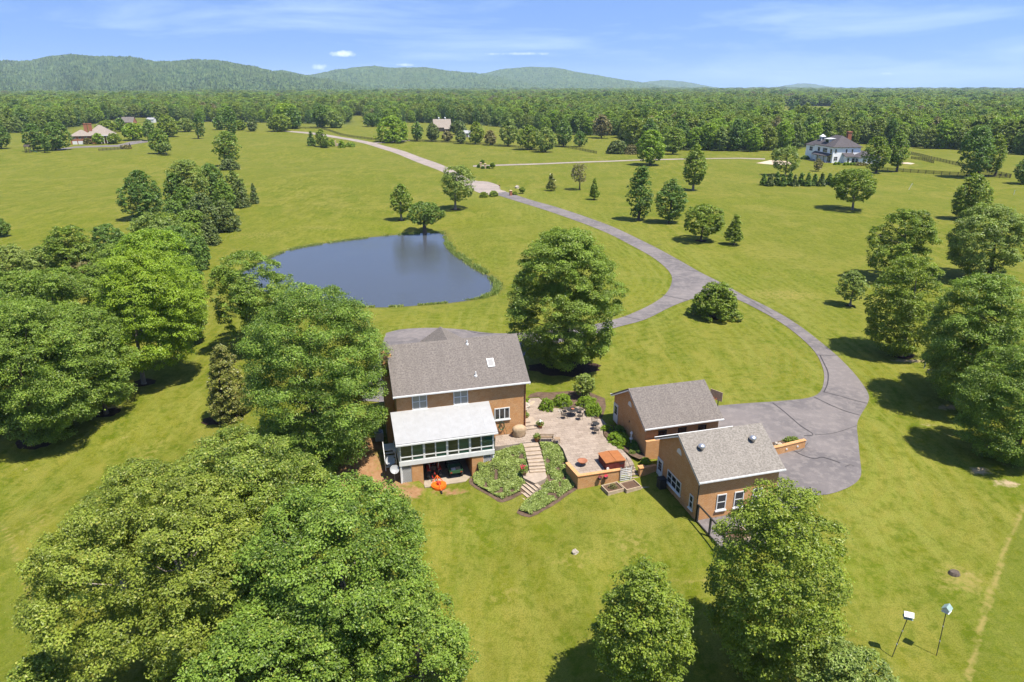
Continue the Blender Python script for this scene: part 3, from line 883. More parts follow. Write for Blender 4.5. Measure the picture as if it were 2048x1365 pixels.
struct(CR.build('crack_sealant', 'seal'))

# ---------------------------------------------------------------- trees
def crown_arrays(seed, Rw, z0, z1, shape, leaf, count, squash=1.0, openness=0.0, cover=1.0):
    """leaf quads in clumps through the volume of a crown; Rw radius, z0..z1 height span"""
    g = np.random.default_rng(seed)
    Hc = z1 - z0
    def prof(t):
        if shape == 'cone':
            return np.clip(1.04 - t, 0, 1) ** .85 * np.clip(t * 9 + .35, 0, 1)
        if shape == 'column':
            return np.clip(np.sin(np.pi * np.clip(t * .92 + .07, 0, 1)), 0, 1) ** .45
        if shape == 'egg':
            return np.clip(np.sin(np.pi * np.clip(t, 0, 1) ** .72), 0, 1) ** .62
        if shape == 'spread':
            return np.clip(np.sin(np.pi * np.clip(t * .93 + .04, 0, 1) ** .95), 0, 1) ** .5
        if shape == 'dome':
            return np.sqrt(np.clip(1 - np.clip(t, 0, 1) ** 2.2, 0, 1)) * np.clip(t * 6 + .55, 0, 1)
        if shape == 'oval':
            return np.clip(1 - np.abs(2 * np.clip(t, 0, 1) ** .92 - 1) ** 2.3, 0, 1) ** .62
        return np.clip(np.sin(np.pi * np.clip(t * .94 + .03, 0, 1) ** .85), 0, 1) ** .6      # round
    ph = g.uniform(0, 6.28, 6)
    def lump(a, t):
        k_ = .4 if shape == 'oval' else 1.0
        return 1 + k_ * (.08 * np.sin(2 * a + ph[0] + 2 * t) + .07 * np.sin(3 * a + ph[1] - 3 * t) + .05 * np.sin(5 * a + ph[2] + 4 * t))
    rel = min(Rw, Hc * .5)
    lk = .45 if shape == 'oval' else 1.0
    rl = rel * .34
    surf = 4 * math.pi * ((Rw * Rw + Rw * Hc) / 3)
    nl = int(np.clip(1.45 * surf / (math.pi * rl * rl), 14, 110))
    lobes = []
    tt = np.linspace(0, 1, 200)
    cdf = np.cumsum(prof(tt) * .85 + .15)
    cdf /= cdf[-1]
    a0 = g.uniform(0, 6.28)
    for i in range(nl):                                            # limbs: big lobes on the outline of the crown, evenly round it
        t = float(np.interp((i + .5 + g.uniform(-.5, .5)) / nl, cdf, tt))
        pt = float(prof(np.array(t)))
        a = a0 + i * 2.39996 + g.uniform(-.45, .45)
        if openness and math.sin(2.3 * a + ph[3] + 5 * t) + math.sin(7 * t + ph[4] + a) > 1.5 - openness * 1.6:
            continue
        r = rl * g.uniform(.62, 1.25) * (.55 + .45 * pt)
        rad = max(0, Rw * pt * float(lump(a, t)) - r * 1.12) * g.uniform(.84, 1.08)
        z = np.clip(z0 + t * Hc, z0 + r * .55, z1 - r * 1.1)
        lobes.append((rad * math.cos(a), rad * math.sin(a), z, r))
    for _ in range(max(4, int(len(lobes) * .22))):                   # and some in the depth of it
        t = g.uniform(.15, .85)
        a = g.uniform(0, 6.283)
        rad = Rw * float(prof(np.array(t))) * g.uniform(0, .55)
        lobes.append((rad * math.cos(a), rad * math.sin(a), z0 + t * Hc, rl * g.uniform(.7, 1.2)))
    lobes = np.array(lobes)
    m_ = 11
    cdir = g.normal(size=(len(lobes), m_, 3))
    axis = np.stack([lobes[:, 0], lobes[:, 1], (lobes[:, 2] - (z0 + z1) / 2) * .8 + .35 * rel], 1)
    axis /= np.linalg.norm(axis, axis=1)[:, None] + 1e-6
    cdir += axis[:, None] * .9
    cdir /= np.linalg.norm(cdir, axis=2)[:, :, None]
    cr_ = lobes[:, 3][:, None] * g.uniform(.24, .50, (len(lobes), m_))
    cs = (lobes[:, None, :3] + cdir * (lobes[:, 3][:, None] * .82)[:, :, None] * np.array((1.05, 1.05, .9))).reshape(-1, 3)
    rs = cr_.reshape(-1)
    ldir = cdir.reshape(-1, 3)
    w = rs ** 1.9
    pick = g.choice(len(cs), count, p=w / w.sum())
    d = g.normal(size=(count, 3))
    d /= np.linalg.norm(d, axis=1)[:, None]
    flip = (d[:, 2] < -.1) & (g.uniform(size=count) < .5)
    d[flip, 2] *= -1
    dirv = d + ldir[pick] * .45
    dirv /= np.linalg.norm(dirv, axis=1)[:, None]
    rad = rs[pick] * (g.uniform(.25, 1.0, count) ** .45) * (1 + .10 * g.normal(size=count))
    stray = g.uniform(size=count) < .07
    rad = np.where(stray, rad * 1.35, rad)
    P = cs[pick] + dirv * rad[:, None] * np.array((1.12, 1.12, .62 * squash))
    nrm = dirv * .50 + ldir[pick] * .25 + np.array((0, 0, .62)) + g.normal(size=(count, 3)) * .42
    nrm /= np.linalg.norm(nrm, axis=1)[:, None]
    q = g.normal(size=(count, 3))
    a1 = np.cross(nrm, q)
    a1 /= np.linalg.norm(a1, axis=1)[:, None] + 1e-9
    a2 = np.cross(nrm, a1)
    L_ = leaf * g.uniform(.65, 1.3, count)
    Wd = L_ * g.uniform(.55, .8, count)
    bend = nrm * (L_ * .16)[:, None]
    A = P - a1 * (L_ * .5)[:, None] - bend
    B = P + a2 * (Wd * .5)[:, None]
    Cc = P + a1 * (L_ * .5)[:, None] - bend
    D = P - a2 * (Wd * .5)[:, None]
    V = np.stack([A, B, Cc, D], 1).reshape(-1, 3)
    tone = g.uniform(size=len(cs))
    return V, g.uniform(size=count).astype(np.float32), tone[pick].astype(np.float32), cs, rs
def crown_mesh(seed, Rw, z0, z1, shape, leaf, count, mat, **k):
    V, lv, tone, cs, rs = crown_arrays(seed, Rw, z0, z1, shape, leaf, count, **k)
    Q = np.arange(len(V), dtype=np.int32).reshape(-1, 4)
    return mesh_np('crown', V, Q, LM[mat], {'leaf': ('FACE', lv), 'clump': ('FACE', tone)}), cs
def trunk_mesh(seed, H, z0, Rw, cs, r0, lean=(0, 0), limbs=7, mat='bark', top=.78, stems=1):
    g = random.Random(seed)
    mb = MB()
    for st in range(stems):
        ox, oy = (0, 0) if stems == 1 else (math.cos(st * 2.2) * r0 * 1.4, math.sin(st * 2.2) * r0 * 1.4)
        ph = g.uniform(0, 6.28)
        zs = [-.35, .0, .25, H * .15, H * .35, H * .55, H * top]
        rr = [r0 * 1.55, r0 * 1.4, r0 * 1.05, r0 * .9, r0 * .68, r0 * .42, r0 * .12]
        cur = []
        for z in zs:
            t = max(z, 0) / H
            cur.append((ox * (1 + 3 * t) + lean[0] * t * t + math.sin(ph + 3 * t) * t * r0 * 1.3, oy * (1 + 3 * t) + lean[1] * t * t + math.cos(ph + 4 * t) * t * r0 * 1.3, z))
        mb.tube(cur, rr, 9)
    if len(cs):
        order = sorted(range(len(cs)), key=lambda i: -math.hypot(cs[i][0], cs[i][1]))
        step = max(1, len(order) // max(1, limbs))
        for i in order[::step][:limbs]:                                # limbs reach out to clumps
            c = cs[i]
            zb = max(z0 * .75, min(c[2] - .35 * math.hypot(c[0], c[1]), H * .6))
            t = zb / H
            b = Vector((lean[0] * t * t, lean[1] * t * t, zb))
            e = Vector((c[0], c[1], c[2]))
            m1 = b.lerp(e, .45) + Vector((0, 0, -.06 * H * g.uniform(.2, 1)))
            rb = r0 * .42 * (1 - t * .6)
            mb.tube([b, b.lerp(m1, .5), m1, m1.lerp(e, .6), e], [rb, rb * .8, rb * .55, rb * .35, rb * .1], 6)
    return mb, mat
TREE_LOG = []
def tree(kind, mat, bx, by, ty, xl, xr, label, shape='round', name='tree', cb=.14, group=None, r0=None, openness=0.0, density=1.0, stems=1, bark='bark', cat='tree', leafk=1.0, P=None, dx=0.0):
    """one tree: foot at photo spot (bx, by), crown reaching row ty and columns xl..xr"""
    P = P or G(bx, by)
    H = max(1.0, height_to(P, ty)) if ty is not None else kind
    d = depth(P.x, P.y, P.z + H * .55)
    Rw = max(.4, (xr - xl) * .5 * d / F)
    off = ((xl + xr) / 2 - proj(P.x, P.y, P.z + H * .55)[0]) * d / F + dx
    leaf = max(.165, 1.7 * d / 683) * leafk
    Hc = H * (1 - cb)
    area = 4 * math.pi * ((2 * Rw * Rw * .5 + Rw * Hc * .5) / 1.5)
    n = int(np.clip(area / (leaf * leaf * .34) * 1.40 * density, 500, 150000))
    seed = int(abs(bx * 13 + by * 7 + ty * 3)) % 99991
    root = thing(name, label, cat, P, 0.0, group)
    me, cs = crown_mesh(seed, Rw, H * cb, H, shape, leaf, n, mat, openness=openness)
    cr = link('crown', me, root, (off, 0, 0))
    r0 = r0 or max(.07, .028 * H ** 1.0)
    cs2 = [(c[0] + off, c[1], c[2]) for c in cs]
    mb, bm = trunk_mesh(seed, H, H * cb, Rw, cs2, r0, (off, 0), 8 if d < 120 else 4, bark, stems=stems)
    mb.build('trunk', bm, root, True)
    TREE_LOG.append((label[:40], round(H, 1), round(Rw, 1), round(d), n, round(leaf, 2)))
    return root
def bush(mat, bx, by, ty, xl, xr, label, name='shrub', shape='dome', group=None, density=1.25, cat='shrub', **k):
    return tree(0, mat, bx, by, ty, xl, xr, label, shape, name, .02, group, None, density=density, cat=cat, **k)
T = lambda *a, **k: tree(0, *a, **k)

# --- close to the camera
T('oak', 420, 1340, 990, 112, 568, 'broad yellowish green oak filling the lower left corner of the lawn', 'spread', 'oak_tree', .30, r0=.34, bark='pale_bark', openness=.12)
T('oak', 500, 1190, 882, 325, 655, 'yellowish oak just behind the big corner oak, nearest the tractor shed side', 'spread', 'oak_tree', .25, r0=.3, bark='pale_bark')
T('oak', 250, 1180, 925, 190, 400, 'smaller yellowish oak top poking up at the left of the corner oaks', 'round', 'oak_tree', .3, r0=.22, bark='pale_bark')
T('maple', 700, 1325, 985, 475, 885, 'large deep green maple in the foreground, right of the yellowish oaks', 'round', 'maple_tree', .22, r0=.32, bark='pale_bark')
T('maple', 850, 1420, 1180, 680, 945, 'green maple at the bottom edge, in front of the large foreground maple', 'round', 'maple_tree', .2, r0=.26)
T('maple', 560, 1480, 1230, 380, 720, 'green maple crown cut off by the bottom edge below the corner oak', 'round', 'maple_tree', .2, r0=.26)
T('tulip', 1545, 1345, 972, 1412, 1695, 'tall dense egg-shaped tree hiding the corner of the front garage', 'oval', 'maple_tree', .04, r0=.3)
T('tulip', 1290, 1385, 1132, 1188, 1386, 'smaller bright green round tree alone on the front lawn', 'oval', 'maple_tree', .08, r0=.18)
T('pale', 1690, 1490, 1305, 1590, 1790, 'light green tree top at the bottom edge, right of the egg-shaped tree', 'round', 'tree', .2)
T('oak', 90, 1500, 1315, 15, 150, 'twiggy yellowish tree top at the bottom left edge', 'round', 'tree', .2)

# --- around the house
T('maple', 640, 925, 568, 487, 782, 'big dark green maple pressed against the left end of the brick house', 'oval', 'maple_tree', .04, r0=.36)
T('maple', 505, 700, 502, 418, 596, 'open-crowned maple between the house maple and the pond', 'spread', 'maple_tree', .2, openness=.55, density=.8)
T('magnolia', 450, 838, 690, 407, 492, 'olive brown magnolia, cone-shaped, on the lawn left of the house maple', 'dome', 'magnolia_tree', .01, density=1.2)
T('maple', 1130, 735, 456, 1016, 1244, 'huge rounded maple in a mulch bed beside the right end of the house', 'oval', 'maple_tree', .04, r0=.4, density=1.7)
T('tulip', 1432, 634, 566, 1384, 1483, 'low wide spreading tree on the grass island inside the drive', 'dome', 'tree', .05, stems=3, density=1.3)

# --- left wood beside the lawn
LW = 'trees of the left grove'
T('bright', 288, 768, 498, 195, 402, 'bright lime green maple at the front of the left grove with its trunk showing', 'oval', 'maple_tree', .16, LW, r0=.28, bark='pale_bark', density=1.15)
T('maple', 213, 828, 610, 70, 262, 'mid green maple with a leaning trunk at the front of the left grove', 'oval', 'maple_tree', .06, LW, r0=.24)
T('maple', 72, 885, 600, -50, 185, 'wide green maple at the left edge, nearest of the grove to the lawn', 'oval', 'maple_tree', .06, LW, r0=.34)
T('maple', -40, 850, 585, -150, 90, 'maple half cut off by the left edge beside the wide green maple', 'oval', 'maple_tree', .06, LW, density=1.2)
T('maple', 120, 740, 540, 30, 220, 'green maple in the middle of the left grove behind the two front maples', 'oval', 'maple_tree', .06, LW, density=1.2)
T('bright', 330, 660, 455, 225, 400, 'light green tall tree behind the lime green maple', 'oval', 'maple_tree', .06, LW, density=1.2)
T('maple', 380, 690, 540, 330, 410, 'narrow green tree at the right flank of the grove beside the lawn strip', 'oval', 'tree', .06, LW, density=1.2)
T('dark', 385, 590, 452, 310, 408, 'dark green tree on the right shoulder of the grove, nearest the pond', 'oval', 'tree', .06, LW, density=1.2)
T('pale', 305, 560, 424, 255, 372, 'greyish green tree rising at the back of the grove', 'oval', 'tree', .06, LW, density=1.2)
T('tulip', 140, 570, 450, 92, 190, 'rounded yellow green tree at the back of the grove, second from the field', 'oval', 'tree', .06, LW, density=1.2)
T('dark', 212, 545, 448, 180, 255, 'blue green tree at the back of the grove between two lighter ones', 'oval', 'tree', .06, LW, density=1.2)
T('pale', 40, 600, 488, -20, 72, 'pale leafy tree at the left edge, back of the grove', 'oval', 'tree', .06, LW, density=1.2)
T('maple', 40, 680, 540, -40, 120, 'green maple at the left edge behind the front maples', 'oval', 'maple_tree', .06, LW, density=1.2)
T('rust', 165, 575, 520, 120, 215, 'low brownish bush between the back trees of the grove', 'dome', 'shrub', .05, LW, density=1.2)
T('pale', 78, 560, 492, 55, 108, 'small pale tree beside the rounded yellow green tree', 'oval', 'tree', .06, LW, density=1.2)
T('maple', 235, 640, 490, 170, 300, 'full green tree in the heart of the grove', 'oval', 'maple_tree', .06, LW, density=1.2)
T('dark', 2, 474, 436, -16, 17, 'small dark tree on the field at the far left edge', 'egg', 'tree', .1)

# --- hedgerow running up the left field
HW = 'trees of the hedgerow in the left field'
T('dark', 282, 438, 339, 241, 321, 'dark round tree standing free on the field left of the hedgerow', 'egg', 'tree', .06)
T('pale', 378, 420, 318, 338, 412, 'feathery pale willow-like tree at the top of the hedgerow', 'spread', 'tree', .1, HW)
T('dark', 345, 425, 345, 325, 375, 'dark green tree at the left flank of the hedgerow', 'egg', 'tree', .08, HW)
T('dark', 425, 410, 325, 395, 448, 'dark crown in the middle of the hedgerow', 'round', 'tree', .08, HW)
T('pale', 470, 408, 340, 445, 490, 'yellow green airy tree at the right of the hedgerow', 'egg', 'tree', .08, HW, openness=.4)
T('cedar', 485, 415, 358, 462, 500, 'dull green cedar low in the hedgerow beside the yellow green tree', 'cone', 'cedar_tree', .02, HW)
T('cedar', 507, 408, 366, 496, 517, 'slim pointed cedar at the right end of the hedgerow', 'cone', 'cedar_tree', .02, HW)
T('maple', 448, 432, 358, 425, 470, 'fresh green tree in the lower middle of the hedgerow', 'egg', 'tree', .08, HW)
T('maple', 372, 445, 372, 350, 400, 'green tree on the near side of the hedgerow', 'egg', 'tree', .06, HW)
T('cedar', 400, 470, 385, 370, 440, 'dull olive pine, largest of the hedgerow front', 'egg', 'pine_tree', .06, HW, density=.9)
T('cedar', 445, 462, 400, 420, 478, 'olive cedar at the foot of the hedgerow beside the open grass', 'dome', 'cedar_tree', .03, HW)
T('maple', 380, 480, 420, 350, 415, 'green bushy tree at the near end of the hedgerow', 'round', 'tree', .06, HW)
T('cedar', 408, 490, 430, 390, 440, 'dull cedar at the near tip of the hedgerow', 'cone', 'cedar_tree', .03, HW)
T('dark', 350, 475, 400, 320, 380, 'dark tree at the near left of the hedgerow', 'round', 'tree', .08, HW)
T('maple', 375, 520, 445, 340, 412, 'green tree bridging the hedgerow and the left grove', 'round', 'tree', .05, HW)
T('tulip', 335, 505, 425, 300, 372, 'soft green tree between the hedgerow and the left grove, field side', 'round', 'tree', .05, HW)
T('dark', 402, 540, 470, 384, 420, 'narrow dark tree at the lawn side where the hedgerow meets the left grove', 'egg', 'tree', .05, HW)
T('maple', 452, 333, 261, 429, 479, 'tall leafy tree beyond the hedgerow growing out of a cedar', 'column', 'tree', .12, None, density=.85)
bush('cedar', 457, 340, 318, 439, 476, 'dark cedar bush at the foot of the tall leafy tree', 'cedar_tree', 'dome', cat='tree')
T('dark', 397, 278, 222, 387, 408, 'slim dark columnar tree alone on the far left field', 'column', 'tree', .1, density=.9)
T('dark', 461, 274, 213, 447, 473, 'dark columnar tree behind the tall leafy tree', 'column', 'tree', .08)
T('maple', 318, 308, 256, 298, 337, 'round green tree with a small tree in front on the far left field', 'egg', 'tree', .08)
T('pale', 333, 311, 284, 317, 343, 'small thin tree in front of the round green one', 'round', 'tree', .35, openness=.4)

# --- right-hand side, near to far
RG = 'trees of the right grove'
T('tulip', 1803, 712, 508, 1740, 1882, 'broad green tree with a mulch ring at the front of the right grove', 'oval', 'maple_tree', .04, RG, r0=.3, bark='pale_bark')
T('maple', 1995, 815, 545, 1862, 2068, 'largest green tree at the right edge, heavy crown over the grass', 'oval', 'maple_tree', .04, RG, r0=.36, density=1.1)
T('maple', 2030, 915, 690, 1925, 2130, 'low full tree at the right edge, nearest of the right grove', 'oval', 'maple_tree', .04, RG, r0=.3)
T('tulip', 1930, 780, 625, 1878, 1990, 'green tree wedged between the broad tree and the largest one', 'round', 'maple_tree', .12, RG)
T('pale', 1975, 560, 408, 1898, 2050, 'pale dusty green tree behind the right grove at the right edge', 'spread', 'tree', .12, density=1.05)
T('tulip', 1795, 560, 417, 1741, 1866, 'rounded tree with several limbs on the right field above the grove', 'spread', 'tree', .12, bark='pale_bark', openness=.25)
T('tulip', 1945, 440, 347, 1909, 1985, 'dome-headed dense tree on the right field in front of the tallest one', 'egg', 'tree', .05, density=1.2)
T('dark', 1955, 355, 250, 1922, 1985, 'tall dark tree beside the board fence at the right', 'column', 'tree', .1)
T('tulip', 1990, 352, 266, 1968, 2014, 'lighter tree sharing the clump with the tall dark tree by the right fence', 'egg', 'tree', .1)
T('dark', 2053, 368, 310, 2033, 2075, 'tree cut off by the right edge beyond the field', 'egg', 'tree', .06)
T('pale', 1700, 612, 540, 1675, 1731, 'small young tree with yellowish leaves near the drive bend', 'egg', 'tree', .2, density=.9, bark='pale_bark')
T('tulip', 1705, 420, 337, 1662, 1753, 'lone wide-crowned tree with a clear trunk on the right field', 'spread', 'tree', .24, bark='pale_bark', r0=.34)
T('tulip', 1468, 490, 430, 1448, 1492, 'small pointed young tree right of the drive', 'cone', 'tree', .15, density=1.1)
T('tulip', 1402, 482, 409, 1366, 1449, 'low broad round tree right of the drive', 'spread', 'tree', .2)
T('dark', 1338, 446, 356, 1311, 1373, 'leafy rounded tree, right one of the pair above the drive', 'egg', 'tree', .1)
T('dark', 1277, 441, 331, 1255, 1309, 'tall wispy tree, left one of the pair above the drive', 'column', 'tree', .07, openness=.3)
T('tulip', 1386, 381, 288, 1364, 1416, 'tall oval tree with a clear trunk below the far lane', 'egg', 'tree', .14, bark='pale_bark')
T('bright', 1300, 331, 258, 1271, 1334, 'broad cone-shaped bright tree beside the far lane', 'egg', 'tree', .10)
T('magnolia', 1102, 382, 347, 1092, 1114, 'tiny reddish conical magnolia on the middle field', 'cone', 'magnolia_tree', .12)
T('rust', 1159, 380, 326, 1139, 1177, 'thin bare-looking young tree on the middle field', 'spread', 'tree', .3, openness=.5, density=.45)
T('tulip', 1188, 400, 356, 1177, 1201, 'small conical green tree nearest the drive on the middle field', 'cone', 'tree', .14)
T('pale', 1570, 352, 291, 1542, 1602, 'airy pale tree in front of the white house drive', 'spread', 'tree', .15, openness=.5, density=.7)
T('rust', 1636, 343, 317, 1627, 1647, 'small brownish tree before the porch of the white house', 'egg', 'tree', .15, density=.6)
T('tulip', 1752, 347, 272, 1730, 1781, 'round tree at the right corner of the white house', 'round', 'tree', .12)
T('maple', 1793, 344, 259, 1775, 1817, 'taller tree beside the round one at the right corner of the white house', 'egg', 'tree', .15)
# --- middle distance around the road
T('pale', 911, 419, 330, 880, 953, 'airy tree beside the turning circle of the road', 'spread', 'tree', .22, openness=.35, density=.75, bark='pale_bark')
T('tulip', 803, 441, 366, 781, 824, 'upright young tree above the pond', 'egg', 'tree', .22, bark='pale_bark')
T('dark', 850, 470, 404, 817, 885, 'two-headed dark tree on the pond bank', 'spread', 'tree', .34, r0=.55, openness=.35)
T('bright', 790, 285, 231, 752, 816, 'bright rounded tree beside the far road junction', 'dome', 'tree', .06)
for spec in (('dark', 834, 283, 243, 822, 847, 'dark tree right of the bright one at the road junction'), ('cedar', 864, 283, 246, 850, 880, 'dull cedar left of the grey barn'),
             ('rust', 894, 283, 262, 882, 906, 'low brownish tree in front of the barn door'), ('cedar', 914, 270, 240, 899, 934, 'dark tree leaning over the barn gable'),
             ('cedar', 922, 288, 260, 910, 934, 'small cedar in front of the barn lean-to'), ('tulip', 951, 289, 243, 936, 968, 'fresh green tree just right of the barn'),
             ('rust', 980, 291, 260, 967, 994, 'small brownish round tree along the paddock fence'), ('pale', 1016, 293, 236, 999, 1036, 'tall loose tree along the paddock fence'),
             ('tulip', 1056, 300, 249, 1033, 1082, 'broad green tree in the clump at the end of the paddock fence'), ('pale', 1090, 305, 254, 1070, 1113, 'yellow green tree in the clump at the end of the paddock fence'),
             ('dark', 1127, 294, 238, 1110, 1146, 'dark pointed tree right of the fence clump'), ('dark', 1159, 294, 262, 1147, 1173, 'slim dark tree on the slope below the woods'),
             ('rust', 1203, 277, 228, 1183, 1224, 'brownish green round tree before the woods'), ('tulip', 1345, 309, 254, 1322, 1372, 'dark green tree at the woods edge beside the lane')):
    T(*spec, shape='egg', name='cedar_tree' if spec[0] == 'cedar' else 'tree', cb=.1)
bush('cedar', 1238, 308, 281, 1214, 1258, 'thicket of dull bushes at the woods edge', 'shrub')
bush('rust', 1262, 309, 289, 1250, 1282, 'brownish bush beside the dull thicket', 'shrub')
for spec in (('dark', 622, 292, 262, 612, 632, 'dark conical evergreen beside the entrance wall', 'cone'), ('tulip', 642, 294, 257, 630, 654, 'taller light tree beside the entrance wall', 'egg'),
             ('tulip', 650, 296, 272, 641, 660, 'small round tree nearest the entrance wall', 'egg')):
    T(*spec[:-1], shape=spec[-1], name='tree', cb=.08)
for i, (a, b, x, y) in enumerate(((658, 670, 293, 279), (676, 690, 296, 281), (690, 711, 293.5, 285))):
    bush('box', (a + b) / 2, x, y, a, b, ['clipped bush left of the entrance stone', 'clipped bush right of the entrance stone', 'long low hedge right of the entrance stone'][i], 'shrub')
# around the left brick house
HT = 'trees around the far brick house'
for spec in (('dark', 68, 303, 246, 48, 88, 'grey green tree beside the play tower'), ('dark', 112, 301, 243, 86, 137, 'dark round tree left of the far brick house'),
             ('dark', 90, 306, 268, 82, 100, 'slim dark tree between the two left of the far brick house'), ('bright', 196, 289, 266, 184, 206, 'clipped bright tree before the far brick house'),
             ('tulip', 227, 288, 266, 214, 240, 'small green tree right of the far brick house front'), ('bright', 266, 281, 245, 244, 286, 'bright spreading tree beside the far house drive'),
             ('dark', 297, 282, 238, 284, 312, 'dark pointed tree right of the far house drive'), ('tulip', 335, 274, 230, 313, 357, 'green tree right of the dark pointed one'),
             ('pale', 370, 264, 236, 354, 388, 'pale bushy tree behind the far left field'), ('tulip', 218, 265, 240, 195, 236, 'yellow green tree behind the far brick house'),
             ('dark', 3, 298, 248, -20, 17, 'tree at the left edge of the far field'), ('dark', 240, 264, 236, 228, 252, 'dark tree behind the right end of the far brick house')):
    T(*spec, shape='egg', name='tree', cb=.1, group=HT)
for spec in (('tulip', 560, 263, 228, 535, 584, 'full pale tree right of the far left field corner'), ('bright', 585, 256, 206, 545, 600, 'bright broad tree standing above the field hedge'), ('dark', 585, 258, 214, 570, 604, 'dark upright tree in the field hedge'),
             ('dark', 640, 255, 210, 622, 660, 'dark broad tree in the field hedge beside the road'), ('pale', 668, 256, 222, 648, 690, 'pale flowering tree in the field hedge'),
             ('dark', 745, 254, 226, 727, 762, 'dark tree at the right end of the far paddock'), ('dark', 438, 260, 232, 425, 452, 'dark tree behind the far left field'), ('tulip', 482, 261, 240, 468, 492, 'small yellow green tree on the far field corner'), ('cedar', 505, 263, 238, 492, 514, 'small cedar on the far field corner')):
    T(*spec, shape='round', name='tree', cb=.06)
# evergreens planted in a row
RX = [(1528, 371), (1541, 373), (1554, 371), (1567, 373), (1580, 371), (1590, 373), (1603, 371.5), (1617, 373), (1630, 372), (1644, 373), (1659, 370), (1672, 372)]
for i, (x, y) in enumerate(RX):
    T('cedar' if i % 4 == 1 else 'dark', x, y, y - (24 + (i * 7) % 5), x - 9, x + 9, 'dense dark evergreen in the planted row before the white house', 'cone', 'cedar_tree', .01, 'evergreens in the planted row', density=1.5)

# --- shrubs and beds at the house
def local_bush(u, v, z, rx, ry, h, mat, label, name='shrub', group=None, leaf=.10, seed=1, shape='dome', dens=1.0, parts=True):
    p = W(u, v, z)
    r = thing(name, label, 'shrub', p, TH, group)
    n = int(4 * math.pi * ((rx * ry + rx * h + ry * h) / 3) / (leaf * leaf * .34) * 1.5 * dens)
    V, lv, tone, cs, rs = crown_arrays(seed, 1.0, 0.0, 1.0, shape, 1.0, n)
    c = V.reshape(-1, 4, 3).mean(1)
    # place clumps in a unit crown, then give it its real size while keeping the leaves small
    loc_ = V.reshape(-1, 4, 3) - c[:, None]
    V = (c * np.array((rx, ry, h)))[:, None] + loc_ * leaf
    me = mesh_np('crown', V.reshape(-1, 3), np.arange(n * 4, dtype=np.int32).reshape(-1, 4), LM[mat], {'leaf': ('FACE', lv), 'clump': ('FACE', tone)})
    link('crown', me, r)
    mb = MB()
    for k in range(5):
        a = k * 1.3
        mb.tube([(0, 0, -.1), (rx * .2 * math.cos(a), ry * .2 * math.sin(a), h * .3), (rx * .5 * math.cos(a), ry * .5 * math.sin(a), h * .7)], [.04, .03, .012], 5)
    mb.build('stem', 'bark', r, True)
    return r

# ---------------------------------------------------------------- woods
def proto(mat, seed, H, Rw, shape, leaf, n):
    me, cs = crown_mesh(seed, Rw, H * .02, H, shape, leaf, n, mat)
    mb, bm = trunk_mesh(seed, H, H * .1, Rw, [tuple(c) for c in cs], .28, (0, 0), 4)
    return me, mb, H
PRO = [proto('maple', 11, 15, 5.4, 'round', .85, 3600), proto('tulip', 12, 17, 5.0, 'egg', .85, 3800), proto('bright', 13, 14, 5.6, 'spread', .85, 3600), proto('dark', 14, 16, 5.0, 'egg', .85, 3600),
       proto('oak', 15, 15, 5.8, 'round', .85, 3600), proto('pale', 16, 14, 4.8, 'egg', .85, 3200), proto('dark', 17, 18, 4.0, 'column', .8, 3400), proto('rust', 18, 15, 4.6, 'egg', .8, 3000)]
PROOT = []
for me, mb, H in PRO:
    tmp = mb.build('trunk', 'bark', None, True)
    PROOT.append((me, tmp.data, H))
    bpy.data.objects.remove(tmp)
ZONES = [(-200, 'tree in the front rank of the woods behind the far brick house', 'front trees of the woods behind the brick house'),
         (420, 'tree in the front rank of the woods behind the field road', 'front trees of the woods behind the road'),
         (830, 'tree in the front rank of the woods around the grey barn', 'front trees of the woods around the barn'),
         (1240, 'tree in the front rank of the woods left of the white house', 'front trees of the woods left of the white house'),
         (1590, 'tree in the front rank of the woods behind the white house', 'front trees of the woods behind the white house'),
         (1830, 'tree in the front rank of the woods at the right edge', 'front trees of the woods at the right edge')]
g = random.Random(5)
WOODSRC = []
count = 0
for row in range(3):
    px = -25 + row * 6
    while px < 2070:
        ey_ = float(edge_row(px))
        P = G(px + g.uniform(-3, 3), ey_ + .6 - row * 3.6 - g.uniform(0, 1.5))
        skip = any(a - 12 < px < c_ + 12 and b < ey_ < d + 4 for a, b, c_, d in CLEAR)
        dist = math.hypot(P.x, P.y)
        stepm = 9.0 + g.uniform(-1.5, 2.0)
        if not skip and dist > 250:
            zone = [z for z in ZONES if px >= z[0]][-1]
            k = g.choices(range(8), (3, 4, 4.5, 1.8, 2.6, 2.4, 1.0, .25))[0]
            cm, tm, H = PROOT[k]
            nm = 'tree'
            r = thing(nm, zone[1], 'tree', P, g.uniform(0, 6.28), zone[2])
            s = g.uniform(.78, 1.22)
            r.scale = (s * g.uniform(.9, 1.1), s * g.uniform(.9, 1.1), s)
            o = link('crown', cm, r)
            link('trunk', tm, r)
            if len(WOODSRC) <= k or WOODSRC[k] is None:
                while len(WOODSRC) <= k:
                    WOODSRC.append(None)
                WOODSRC[k] = o
            count += 1
        px += stepm / max(dist, 100) * F * (1.0 if row == 0 else 1.15)
print('front rank trees', count)

